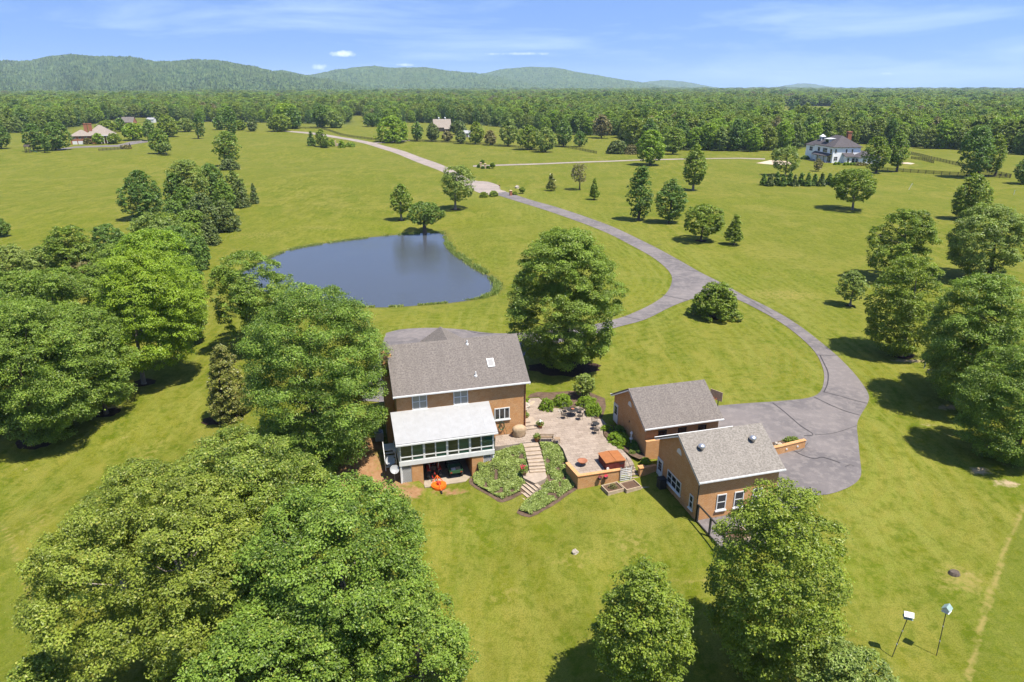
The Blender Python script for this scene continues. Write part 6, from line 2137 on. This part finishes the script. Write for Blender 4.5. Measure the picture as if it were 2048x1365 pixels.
# bench and side table
t = thing('garden_bench', 'weathered slatted wooden bench facing the patio above the ground cover', 'bench', W(19.55, 58.15, PZ), TH + R(-16))
m = MB()
for i in range(4):
    m.box(-.68, .68, .0 + i * .115, .1 + i * .115, .41, .44)
m.build('seat', 'wood', t)
m = MB()
m.box(-.68, .68, -.10, -.06, .84, .9)
for i in range(11):
    m.box(-.66 + i * .128, -.62 + i * .128, -.095, -.065, .45, .835)
m.build('backrest', 'wood', t)
for x in (-.64, .64):
    for y in (-.07, .42):
        m = MB()
        m.box(x - .03, x + .03, y - .03, y + .03, 0, .62 if y > 0 else .92)
        m.build('leg', 'wood', t)
    m = MB()
    m.box(x - .035, x + .035, -.03, .46, .625, .66)
    m.build('armrest', 'wood', t)
t = thing('side_table', 'little slatted side table right of the wooden bench', 'table', W(20.55, 57.75, PZ), TH + R(-16))
m = MB()
for i in range(5):
    m.box(-.28, .28, -.25 + i * .102, -.16 + i * .102, .44, .47)
m.build('tabletop', 'wood', t)
for x in (-.25, .25):
    for y in (-.22, .22):
        m = MB()
        m.box(x - .025, x + .025, y - .025, y + .025, 0, .435)
        m.build('leg', 'wood', t)
# fire bowl
t = thing('fire_pit', 'rusty round fire bowl on short legs near the patio corner', 'fire pit', W(21.4, 52.9, PZ), 0)
m = MB()
m.lathe([(.12, .22), (.36, .34), (.46, .5), (.50, .52), (.44, .5), (.30, .40), (0, .36)], (0, 0, 0), 20)
m.build('bowl', 'terracotta', t, True)
for k in range(3):
    a = k * 2.094
    m = MB()
    m.tube([(.34 * math.cos(a), .34 * math.sin(a), 0), (.24 * math.cos(a), .24 * math.sin(a), .3)], .022, 6)
    m.build('leg', 'black_metal', t)
# hot tub
HTO = (24.15, 52.3, PZ)
t = grid_thing('hot_tub', 'square hot tub with orange-brown folding cover and maroon sides', 'hot tub', HTO)
m = GB(HTO)
m.box(23.2, 25.1, 51.42, 53.25, PZ, PZ + .80)
for i in range(16):
    m.box(23.22 + i * .118, 23.30 + i * .118, 51.39, 51.419, PZ + .08, PZ + .78)
    m.box(23.165, 23.199, 51.45 + i * .113, 51.53 + i * .113, PZ + .08, PZ + .78)
m.build('body', 'spa_side', t)
m = GB(HTO)
for a, b in ((23.12, 24.14), (24.17, 25.18)):
    e1, e2 = (PZ + .83, PZ + .93) if a < 24 else (PZ + .93, PZ + .83)
    vs = [(a, 51.34, PZ + .802), (b, 51.34, PZ + .802), (b, 53.33, PZ + .802), (a, 53.33, PZ + .802), (a, 51.34, e1), (b, 51.34, e2), (b, 53.33, e2), (a, 53.33, e1)]
    m.add(vs, [(0, 3, 2, 1), (4, 5, 6, 7), (0, 1, 5, 4), (1, 2, 6, 5), (2, 3, 7, 6), (3, 0, 4, 7)])
m.build('cover', 'spa_cover', t)
m = GB(HTO)
m.box(24.55, 24.95, 51.36, 51.385, PZ + .5, PZ + .62)
m.build('panel', 'black_metal', t)
m = GB(HTO)
m.tube([(23.35, 51.30, PZ + .2), (23.35, 51.385, PZ + .2)], .14, 12)
m.build('hose_reel', 'white', t)
# raised planter boxes, trellis, hanging pots
def planter(u, v, su, sv, rot, label, mat_leaf, z=0.0, h=.34):
    p = W(u, v)
    t = thing('raised_planter', label, 'planter box', (p.x, p.y, gz(p.x, p.y)), TH + rot)
    for name, b in (('board', (-su, su, -sv, -sv + .07)), ('board', (-su, su, sv - .07, sv)), ('board', (-su, -su + .07, -sv + .071, sv - .071)), ('board', (su - .07, su, -sv + .071, sv - .071))):
        m = MB()
        m.box(*b, -.2, h)
        m.build(name, 'pale_wood', t)
    m = MB()
    m.box(-su + .071, su - .071, -sv + .071, sv - .071, -.1, h * .7)
    m.build('soil', 'soil', t)
    if mat_leaf:
        n = 320
        V, lv, tone, cs, rs = crown_arrays(int(u * 31), 1.0, 0, 1.0, 'dome', 1.0, n)
        c = V.reshape(-1, 4, 3).mean(1)
        V = (c * np.array((su * .55, sv * .55, .45)) + np.array((0, 0, h * .7)))[:, None] + (V.reshape(-1, 4, 3) - c[:, None]) * .11
        link('plant', mesh_np('plant', V.reshape(-1, 3), np.arange(n * 4, dtype=np.int32).reshape(-1, 4), LM[mat_leaf], {'leaf': ('FACE', lv), 'clump': ('FACE', tone)}), t)
    return t
planter(23.3, 49.95, .85, .65, R(8), 'wooden raised bed with reddish plants below the retaining wall', 'rust')
planter(25.0, 49.8, .80, .65, R(8), 'wooden raised bed with bare soil in front of the white trellis', None)
planter(30.4, 40.7, 1.05, .75, R(4), 'wooden raised bed on the dark side yard of the front garage', None)
t = grid_thing('trellis', 'white slatted trellis panel leaning at the hot tub wall', 'trellis', (25.0, 50.9, .1))
m = GB((25.0, 50.9, .1))
for i in range(7):
    m.box(24.5, 25.55, 50.84, 50.87, .18 + i * .2, .26 + i * .2)
m.build('slat', 'white', t)
for x in (24.47, 25.03, 25.58):
    m = GB((25.0, 50.9, .1))
    m.box(x - .03, x + .03, 50.875, 50.91, -.1, 1.6)
    m.build('post', 'white', t)
for u, lb, fl in ((22.35, 'dark hanging basket on the retaining wall, left one', None), (22.95, 'hanging basket of red flowers on the retaining wall, right one', 'flower_red')):
    t = grid_thing('hanging_basket', lb, 'hanging basket', (u, 50.8, .75))
    m = MB()
    m.ball((0, 0, .12), .2, .16, .2, 1, .05, 10, 7)
    m.build('basket', 'dark_wood', t)
    m = MB()
    m.ball((0, 0, .28), .2, .16, .1, 2, .3, 9, 5)
    m.build('plant', fl or 'spa_side', t)
t = grid_thing('handrail', 'black iron handrail beside the patio steps', 'handrail', (26.0, 50.3, .05))
m = GB((26.0, 50.3, .05))
m.tube([(25.45, 51.9, 1.95), (25.6, 50.6, 1.0), (25.6, 50.55, .05)], .02, 6)
m.tube([(25.45, 51.9, 1.95), (25.45, 51.92, 1.0)], .02, 6)
m.build('rail', 'black_metal', t)
# lamp post / bird feeder
def feeder(px, py, h, label, top='white', pole='white', r=.03):
    p = G(px, py)
    t = thing('bird_feeder', label, 'bird feeder', p)
    m = MB()
    m.tube([(0, 0, -.2), (0, 0, h)], r, 8)
    m.build('pole', pole, t)
    m = MB()
    m.lathe([(.02, h - .02), (.16, h), (.14, h + .04), (.10, h + .06), (.10, h + .3), (.22, h + .32), (.02, h + .5)], (0, 0, 0), 10)
    m.build('feeder', top, t)
    return t
p = W(27.55, 55.4, 1.1)
t = thing('bird_feeder', 'white bird feeder on a post before the rear garage gable wall', 'bird feeder', p)
m = MB()
m.tube([(0, 0, -.2), (0, 0, 1.5)], .035, 8)
m.build('pole', 'white', t)
m = MB()
m.lathe([(.02, .7), (.18, .72), (.18, .82), (.08, .86), (.08, 1.3), (.16, 1.36), (.02, 1.62)], (0, 0, 0), 10)
m.build('feeder', 'white', t)
for u, v, lb in ((27.0, 53.9, 'white flowering plant low in the garage bed'), (27.3, 54.5, 'pink and white flowers beside the bird feeder')):
    local_bush(u, v, 1.05, .35, .3, .45, 'pale', lb, 'flowers', None, .10, int(u * 10))
# black bin at the garage door
t = grid_thing('bin', 'black lidded bin beside the front garage door', 'bin', (27.75, 49.0, .045))
m = GB((27.75, 49.0, .045))
m.prism([(27.45, 48.7), (28.1, 48.7), (28.1, 49.35), (27.45, 49.35)], .05, 1.0)
m.build('body', 'black_metal', t)
m = GB((27.75, 49.0, .045))
m.prism([(27.42, 48.67), (28.13, 48.67), (28.13, 49.38), (27.42, 49.38)], 1.002, 1.07)
m.build('lid', 'rubber', t)
# grill under its cover, hose on the wall
t = grid_thing('covered_grill', 'barbecue under a slouching tan cover against the house wall', 'grill', (17.2, 60.1, PZ))
m = MB()
prof_ = [(.55, 0), (.62, .12), (.56, .45), (.66, .75), (.6, 1.0), (.42, 1.15), (.0, 1.2)]
m.lathe(prof_, (0, 0, 0), 18, 1.15, .8)
cv = m.build('cover', 'tan_cloth', t, True)
for i, vx in enumerate(cv.data.vertices):
    a = math.atan2(vx.co.y, vx.co.x)
    vx.co.x *= 1 + .07 * math.sin(5 * a + vx.co.z * 4)
    vx.co.y *= 1 + .07 * math.sin(4 * a + 2 + vx.co.z * 5)
t = grid_thing('garden_hose', 'coiled dark garden hose hanging on the house wall', 'garden hose', (15.5, 60.7, 2.4))
m = MB()
for k in range(4):
    m.tube([((.22 + .02 * k) * math.cos(a) , -.02 - .02 * k, -.1 + (.42 + .02 * k) * math.sin(a)) for a in [2 * math.pi * i / 20 for i in range(21)]], .018, 6)
m.build('coil', 'green_paint', t)
m = MB()
m.box(-.1, .1, -.12, .07, .28, .36)
m.build('bracket', 'black_metal', t)
m = MB()
m.tube([(.25, -.05, -.1), (.55, -.06, -.9), (.5, -.1, -1.15)], .018, 6)
m.build('tail', 'green_paint', t)
# satellite dishes, air conditioners
def dish(u, v, z, r, rz, label):
    t = thing('satellite_dish', label, 'satellite dish', W(u, v, z), rz, 'satellite dishes')
    m = MB()
    m.tube([(0, .35, -1.4 if z > .8 else -1.2), (0, .35, -.1), (0, .12, 0)], .035, 8)
    m.build('mast', 'grey_metal', t)
    m = MB()
    n, q = 20, 5
    vs, fs = [(0, .1, 0)], []
    for j in range(1, q + 1):
        for i in range(n):
            a = 2 * math.pi * i / n
            rr = r * j / q
            vs.append((rr * math.cos(a), .1 - .24 * (rr / r) ** 2 * r, rr * math.sin(a)))
    for i in range(n):
        fs.append((0, 1 + i, 1 + (i + 1) % n))
    for j in range(q - 1):
        for i in range(n):
            fs.append((1 + j * n + i, 1 + (j + 1) * n + i, 1 + (j + 1) * n + (i + 1) % n, 1 + j * n + (i + 1) % n))
    o0 = len(vs)
    vs2 = [(x, y + .025, z_) for x, y, z_ in vs]
    m.add(vs + vs2, fs + [tuple(reversed([i + o0 for i in f])) for f in fs])
    d = m.build('dish', 'grey_metal', t, True)
    d.rotation_euler = (R(-38), 0, 0)
    m = MB()
    m.tube([(0, .05, -r), (0, -.62, -.35)], .015, 6)
    m.box(-.06, .06, -.72, -.6, -.41, -.29)
    a_ = m.build('receiver', 'grey_metal', t)
    a_.rotation_euler = (R(-38), 0, 0)
dish(3.85, 58.3, 1.35, .46, TH + R(-15), 'upper grey satellite dish at the left corner of the sunroom')
dish(4.15, 57.45, .85, .44, TH + R(5), 'lower satellite dish with white rim at the sunroom corner post')
for i, (u, v, lb) in enumerate(((3.3, 64.4, 'boxy air conditioner with a slanted top by the house left wall'), (3.1, 66.0, 'dark air conditioner behind the first one at the house left wall'))):
    p = W(u, v)
    t = thing('air_conditioner', lb, 'air conditioner', (p.x, p.y, gz(p.x, p.y)), TH, 'air conditioners')
    m = MB()
    m.box(-.42, .42, -.42, .42, .05, .95)
    m.build('casing', 'grey_metal', t)
    m = MB()
    m.lathe([(.34, .952), (.34, .98), (.05, 1.0), (0, 1.0)], (0, 0, 0), 16)
    m.build('fan_grille', 'black_metal', t)

# ---------------------------------------------------------------- tractor, mower, utility vehicle
def wheel(root, x, y, z, r, w, mat_rim):
    m = MB()
    n = 20
    prof_ = [(r * .55, -w / 2), (r * .9, -w / 2), (r, -w * .35), (r, w * .35), (r * .9, w / 2), (r * .55, w / 2)]
    vs = [(x + q, y + rr * math.cos(2 * math.pi * k / n), z + rr * math.sin(2 * math.pi * k / n)) for rr, q in prof_ for k in range(n)]
    np_ = len(prof_)
    m.add(vs, [(i * n + k, ((i + 1) % np_) * n + k, ((i + 1) % np_) * n + (k + 1) % n, i * n + (k + 1) % n) for i in range(np_) for k in range(n)])
    for k in range(10):
        a = 2 * math.pi * k / 10
        m.bar((x - w * .45, y + r * math.cos(a), z + r * math.sin(a)), (x + w * .45, y + r * math.cos(a + .2), z + r * math.sin(a + .2)), .05)
    wh_ = m.build('wheel', 'rubber', root)
    m = MB()
    m.tube([(x - w * .35, y, z), (x + w * .35, y, z)], r * .56, 16)
    m.build('rim', mat_rim, wh_)
TO = (8.0, 59.2, FZ)
t = thing('tractor', 'small red tractor with canopy backed into the shed under the sunroom', 'tractor', W(*TO), TH)
m = MB()
m.box(-.28, .28, .2, 1.75, .62, 1.15)
m.ball((0, 1.7, .9), .28, .2, .26, 1, 0, 12, 8)
m.build('hood', 'red', t)
m = MB()
m.box(-.22, .22, -1.0, .9, .38, .62)
m.box(-.5, .5, -.75, -.05, .56, .66)
m.build('chassis', 'black_metal', t)
for s in (-1, 1):
    wheel(t, s * .58, -.72, .55, .55, .32, 'red')
    wheel(t, s * .48, 1.35, .36, .36, .22, 'red')
    m = MB()
    m.prism([(-.17, -.62), (.17, -.62), (.17, .5), (-.17, .5)], 1.02, 1.08)
    fd = m.build('fender', 'red', t)
    fd.location = (s * .52, -.66, .08)
    m = MB()
    m.tube([(s * .42, -.95, .6), (s * .42, -1.0, 1.35), (s * .5, -.85, 2.05)], .035, 8)
    m.build('roll_bar', 'steel', t)
m = MB()
m.box(-.24, .24, -.72, -.28, .78, .9)
m.box(-.24, .24, -.82, -.72, .86, 1.3)
m.build('seat', 'black_metal', t)
m = MB()
m.slab((-.6, -1.25, 2.12), (.6, -1.25, 2.12), (.6, .15, 2.2), (-.6, .15, 2.2), .08)
m.build('canopy', 'red', t)
m = MB()
m.tube([(0, .1, .9), (0, -.18, 1.15)], .02, 6)
m.lathe([(.17, 0), (.19, .01), (.17, .02)], (0, -.2, 1.15), 14)
m.build('steering_wheel', 'black_metal', t)
m = MB()
m.bar((-.25, -1.0, .5), (-.22, -1.65, .45), .06)
m.bar((.25, -1.0, .5), (.22, -1.65, .45), .06)
m.bar((0, -1.0, .95), (0, -1.65, .85), .06)
m.build('hitch', 'red', t)
MO = (8.15, 56.35, FZ)
t = thing('rotary_mower', 'bright orange rotary mower deck behind the tractor, resting on a tail wheel', 'mower', W(*MO), TH + R(4))
m = MB()
vs = [(.72 * math.cos(a) if abs(math.cos(a)) > .01 else 0, .62 * math.sin(a)) for a in [2 * math.pi * k / 28 for k in range(28)]]
m.prism([(x * (1.05 if y > 0 else .98), y + (.1 if y > 0 else 0)) for x, y in vs], .16, .40)
m.prism([(x * .86, y * .86 + .04) for x, y in vs], .401, .45)
m.build('deck', 'orange', t)
m = MB()
m.box(-.16, .16, -.14, .2, .452, .72)
m.tube([(0, .1, .65), (0, .95, .75)], .05, 8)
m.build('gearbox', 'red', t)
m = MB()
m.bar((-.5, .6, .42), (0, .75, 1.0), .06)
m.bar((.5, .6, .42), (0, .75, 1.0), .06)
m.bar((0, .75, 1.0), (0, -.55, .47), .05)
m.build('frame', 'orange', t)
m = MB()
m.bar((0, -.55, .42), (0, -.95, .3), .07)
m.build('tail_arm', 'orange', t)
wheel(t, 0, -1.0, .16, .16, .12, 'steel')
VO = (10.1, 59.0, FZ)
t = thing('utility_vehicle', 'dark green utility vehicle with a loaded cargo bed under the sunroom', 'utility vehicle', W(*VO), TH)
m = MB()
m.box(-.62, .62, -1.35, -.15, .62, .66)
m.box(-.66, -.62, -1.35, -.15, .62, .95)
m.box(.62, .66, -1.35, -.15, .62, .95)
m.box(-.62, .62, -1.39, -1.35, .62, .95)
m.box(-.62, .62, -.15, -.11, .62, .95)
m.build('cargo_bed', 'green_paint', t)
m = MB()
m.box(-.6, .6, -.10, 1.4, .38, .62)
m.prism([(-.55, .75), (.55, .75), (.45, 1.45), (-.45, 1.45)], .622, .92)
m.build('body', 'green_paint', t)
m = MB()
m.box(-.5, .5, -.05, .35, .63, .84)
m.box(-.5, .5, -.09, .04, .84, 1.22)
m.build('seat', 'black_metal', t)
for sx_ in (-.58, .58):
    m = MB()
    m.tube([(sx_, -.12, .6), (sx_, -.05, 1.75), (sx_, .75, 1.72), (sx_, 1.05, .85)], .03, 8)
    m.build('roll_bar', 'black_metal', t)
m = MB()
m.box(-.62, .62, -.1, .8, 1.77, 1.82)
m.build('canopy', 'black_metal', t)
for s in (-1, 1):
    wheel(t, s * .6, -.85, .31, .31, .24, 'steel')
    wheel(t, s * .6, .95, .31, .31, .22, 'steel')
    m = MB()
    m.box(s * .5 - .08, s * .5 + .08, -1.42, -1.395, .68, .78)
    m.build('tail_light', 'red', t)
m = MB()
m.box(-.42, .0, -1.15, -.75, .66, .9)
tag(m.build('sack', 'white', None, loc=W(*VO)), 'white sack lying in the cargo bed of the utility vehicle', 'sack').rotation_euler = (0, 0, TH)
m = MB()
m.box(.1, .5, -1.1, -.6, .665, .84)
tag(m.build('cardboard_box', 'pale_wood', None, loc=W(*VO)), 'flat brown cardboard box in the cargo bed of the utility vehicle', 'box').rotation_euler = (0, 0, TH)

# ---------------------------------------------------------------- lawn things
# dark timber frame of the side yard
t = grid_thing('yard_fence', 'black post and rail frame with wire round the side yard of the front garage', 'fence', (28.3, 43.4, 0))
FB = (28.3, 43.4, 0)
for u, v in ((28.3, 43.42), (28.3, 41.45), (28.3, 39.3), (30.6, 39.0), (33.0, 38.9), (36.4, 38.9)):
    m = GB(FB)
    m.box(u - .07, u + .07, v - .07, v + .07, -.5, 1.75)
    m.build('post', 'black_metal', t)
m = GB(FB)
pts_ = [(28.3, 43.42), (28.3, 41.45), (28.3, 39.3), (30.6, 39.0), (33.0, 38.9), (36.4, 38.9)]
for a, b in zip(pts_[:-1], pts_[1:]):
    m.bar((*a, 1.70), (*b, 1.70), .10, .12)
    m.bar((*a, .08), (*b, .08), .08, .10)
m.build('rail', 'black_metal', t)
# birdhouses on leaning poles
def birdhouse(px, py, tx, ty, h, rz, body, roofm, label):
    p = G(px, py)
    b = W(0, 0)
    t = thing('birdhouse', label, 'birdhouse', p, 0)
    # lean of the pole read from the photo
    X, Y = at_z(tx, ty, p.z + h)
    lx, ly = X - p.x, Y - p.y
    m = MB()
    m.tube([(0, 0, -.3), (lx * .5, ly * .5, h * .5), (lx, ly, h)], .028, 8)
    pole = m.build('pole', 'black_metal', t)
    m = MB()
    for k in (.33, .66):
        m.tube([(lx * k, ly * k, h * k - .05), (lx * k, ly * k, h * k + .05)], .045, 8)
    m.build('collar', 'grey_metal', pole)
    m = MB()
    m.box(-.36, .36, -.28, .28, 0, .34)
    m.add([(-.36, -.28, .341), (-.36, .28, .341), (-.36, 0, .62), (.36, -.28, .341), (.36, .28, .341), (.36, 0, .62)], [(0, 2, 1), (3, 4, 5), (0, 3, 5, 2), (1, 2, 5, 4), (0, 1, 4, 3)])
    m.box(-.42, .42, -.36, .36, -.04, -.002)
    bd = m.build('house', body, t, loc=(lx, ly, h))
    bd.rotation_euler = (0, 0, rz)
    bd.scale = (.66, .66, .66)
    m = MB()
    m.slab((-.44, -.40, .30), (.44, -.40, .30), (.44, .0, .68), (-.44, .0, .68), .04)
    m.slab((-.44, .0, .68), (.44, .0, .68), (.44, .40, .30), (-.44, .40, .30), .04)
    m.build('roof', roofm, bd)
    m = MB()
    for x in (-.2, .0, .2):
        m.tube([(x, -.285, .16), (x, -.26, .16)], .05, 10)
    m.build('entrance_hole', 'rubber', bd)
M['pale_teal'] = plain('faded teal paint', (.22, .30, .28), (.16, .23, .215), 4, .6)
birdhouse(1783, 1315, 1816, 1235, 3.1, R(-20), 'pale_teal', 'white', 'white roofed birdhouse on a leaning pole, left of the pair on the lawn')
birdhouse(1873, 1312, 1893, 1222, 3.4, R(40), 'white', 'pale_teal', 'teal roofed birdhouse on a leaning pole, right of the pair on the lawn')
p = G(1908, 1148)
t = thing('tree_stump', 'low grey tree stump in a dry patch of the right lawn', 'tree stump', p)
m = MB()
m.lathe([(.46, -.2), (.40, .05), (.33, .2), (.30, .24), (.0, .22)], (0, 0, 0), 11, 1.1, .9)
m.build('stump', 'bark', t)
# basketball hoop by the drive
p = W(38.7, 58.4, 1.1)
t = thing('basketball_hoop', 'basketball hoop with a worn backboard at the edge of the drive', 'basketball hoop', p, TH + R(-65))
m = MB()
m.tube([(0, .5, -.3), (0, .5, 2.4), (0, .08, 2.75)], .05, 8)
m.build('pole', 'black_metal', t)
m = MB()
m.box(-.75, .75, -.03, .02, 2.3, 3.35)
m.build('backboard', 'pale_wood', t)
m = MB()
m.tube([(.23 * math.cos(a), -.3 + .23 * math.sin(a), 2.55) for a in [2 * math.pi * i / 16 for i in range(17)]], .015, 6, False)
m.build('rim', 'orange', t)
# well head and bench under the right grove
p = G(1848, 737)
t = thing('well_pump', 'pale standing water pump under the right grove', 'water pump', p, .3)
m = MB()
m.tube([(0, 0, -.1), (0, 0, 1.0)], .07, 10)
m.tube([(0, 0, .85), (.28, 0, .82), (.3, 0, .7)], .04, 8)
m.build('standpipe', 'grey_metal', t)
m = MB()
m.bar((0, 0, 1.03), (-.3, 0, .9), .04)
m.build('handle', 'grey_metal', t)
p = G(1863, 746)
t = thing('bench', 'low dark bench beside the water pump', 'bench', p, .2)
m = MB()
m.box(-.6, .6, -.2, .2, .38, .45)
m.build('seat', 'dark_wood', t)
for x in (-.48, .48):
    m = MB()
    m.box(x - .06, x + .06, -.16, .16, -.1, .379)
    m.build('leg', 'stone', t)
# entrance pillars, mailbox, marker stakes
def pillar(px, py, h, w, label, mat='stone', cap='stone', rz=.3):
    p = G(px, py)
    t = thing('entrance_pillar', label, 'pillar', p, rz)
    m = MB()
    m.box(-w / 2, w / 2, -w / 2, w / 2, -.3, h)
    m.build('shaft', mat, t)
    m = MB()
    m.box(-w * .62, w * .62, -w * .62, w * .62, h + .002, h + .14)
    m.add([(-w * .55, -w * .55, h + .141), (w * .55, -w * .55, h + .141), (w * .55, w * .55, h + .141), (-w * .55, w * .55, h + .141), (0, 0, h + .35)], [(0, 1, 4), (1, 2, 4), (2, 3, 4), (3, 0, 4)])
    m.build('cap', cap, t)
M['sandstone'] = plain('sandstone', (.46, .36, .22), (.30, .22, .13), 2, .9)
pillar(961.5, 335.5, 1.9, .85, 'tan stone pillar at the far lane entrance, left of the two', 'sandstone', 'sandstone')
pillar(970.5, 337.5, 1.9, .85, 'tan stone pillar at the far lane entrance, right of the two', 'sandstone', 'sandstone')
pillar(1021.5, 391.5, 1.5, .75, 'brown brick pillar on the right side of the drive entrance', 'brick_far', 'sandstone')
for x, y, ty, a, b, lb in ((957, 336, 329, 954, 960, 'dark bush at the foot of the left stone pillar'), (975, 337.5, 332, 972, 979, 'dark bush at the foot of the right stone pillar'),
                           (965, 338, 333, 962, 969, 'small bush between the two stone pillars')):
    bush('dark', x, y, ty, a, b, lb, 'shrub')
for x, y, ty, a, b, lb, sh in ((967, 395, 384, 959, 976, 'weeping shrub at the left of the drive entrance', 'dome'), (987, 393, 382, 978, 996, 'fuller shrub at the left of the drive entrance beside the asphalt', 'dome'),
                               (1044.5, 387.5, 375, 1038, 1051, 'thin small tree right of the drive entrance pillar', 'spread'), (1029, 390, 384, 1024, 1035, 'grey green shrub behind the drive entrance pillar', 'dome'),
                               (985, 338, 326, 980, 990, 'tiny sapling right of the stone pillars', 'egg'), (965, 327, 320, 961, 969, 'small tree behind the stone pillars', 'egg')):
    T('tulip', x, y, ty, a, b, lb, sh, 'sapling' if sh != 'dome' else 'shrub', .3 if sh != 'dome' else .06, density=.8)
p = G(999, 378)
t = thing('mailbox', 'small dark mailbox on a post at the end of the road', 'mailbox', p)
m = MB()
m.box(-.06, .06, -.06, .06, -.2, 1.05)
m.build('post', 'wood', t)
m = MB()
m.tube([(-.28, 0, 1.2), (.28, 0, 1.2)], .15, 12)
m.build('box', 'spa_side', t)
for x, y, h, lx, lb in ((1817, 380, 2.2, .9, 'white plastic marker pole leaning on the right field'), (2027, 390, 1.6, .1, 'short upright white marker pole at the far right of the field')):
    p = G(x, y)
    m = MB()
    m.tube([(0, 0, -.1), (lx, 0, h)], .07, 8)
    tag(m.build('marker_pole', 'white', None, loc=p), lb, 'pole')
# entrance stone sign wall by the far road
p = G(677, 293)
t = thing('entrance_wall', 'curved pale stone entrance wall beside the far road', 'wall', p, .2)
m = MB()
m.box(-1.2, 1.2, -.3, .3, -.3, 1.7)
m.box(-1.9, -1.201, -.5, .5, -.3, 3.2)
m.build('wall', 'sandstone', t)
m = MB()
m.box(-1.0, 1.0, -.36, -.301, .4, 1.4)
m.build('plaque', 'stone', t)
# play tower by the far brick house
p = G(57, 306)
t = thing('play_tower', 'dark wooden play tower with a slide near the far brick house', 'play tower', p, .3)
for x in (-1, 1):
    for y in (-1, 1):
        m = MB()
        m.box(x - .1, x + .1, y - .1, y + .1, -.3, 3.2)
        m.build('post', 'dark_wood', t)
m = MB()
m.box(-1.1, 1.1, -1.1, 1.1, 1.5, 1.62)
m.build('platform', 'dark_wood', t)
m = MB()
m.slab((-1.4, -1.4, 3.2), (1.4, -1.4, 3.2), (1.4, 0, 4.2), (-1.4, 0, 4.2), .08)
m.slab((-1.4, 0, 4.2), (1.4, 0, 4.2), (1.4, 1.4, 3.2), (-1.4, 1.4, 3.2), .08)
m.build('roof', 'dark_wood', t)
m = MB()
m.slab((1.15, -.4, 1.6), (4.2, -.4, .1), (4.2, .4, .1), (1.15, .4, 1.6), .08)
m.build('slide', 'green_paint', t)
# lone tree on the meadow inside the woods
T('dark', 1586, 225, 199, 1576, 1600, 'single dark tree on the meadow enclosed by the woods', 'egg', 'tree', .08)
T('dark', 1572, 236, 231, 1568, 1577, 'small bush at the sandy ring on the enclosed meadow', 'dome', 'shrub', .05)

# ---------------------------------------------------------------- air between here and the hills
m = MB()
m.box(-12000, 12000, -300, 14500, -40, 300)
hz = m.build('haze', 'white')
hm, t_ = new_mat('haze')
n = N(t_)
pv = n('ShaderNodeVolumePrincipled', {'Color': (.62, .80, 1.0, 1), 'Density': 0.000062, 'Anisotropy': 0.0})
n('ShaderNodeOutputMaterial', {'Volume': pv.outputs[0]})
hz.data.materials.clear()
hz.data.materials.append(hm)
struct(hz, 'stuff')
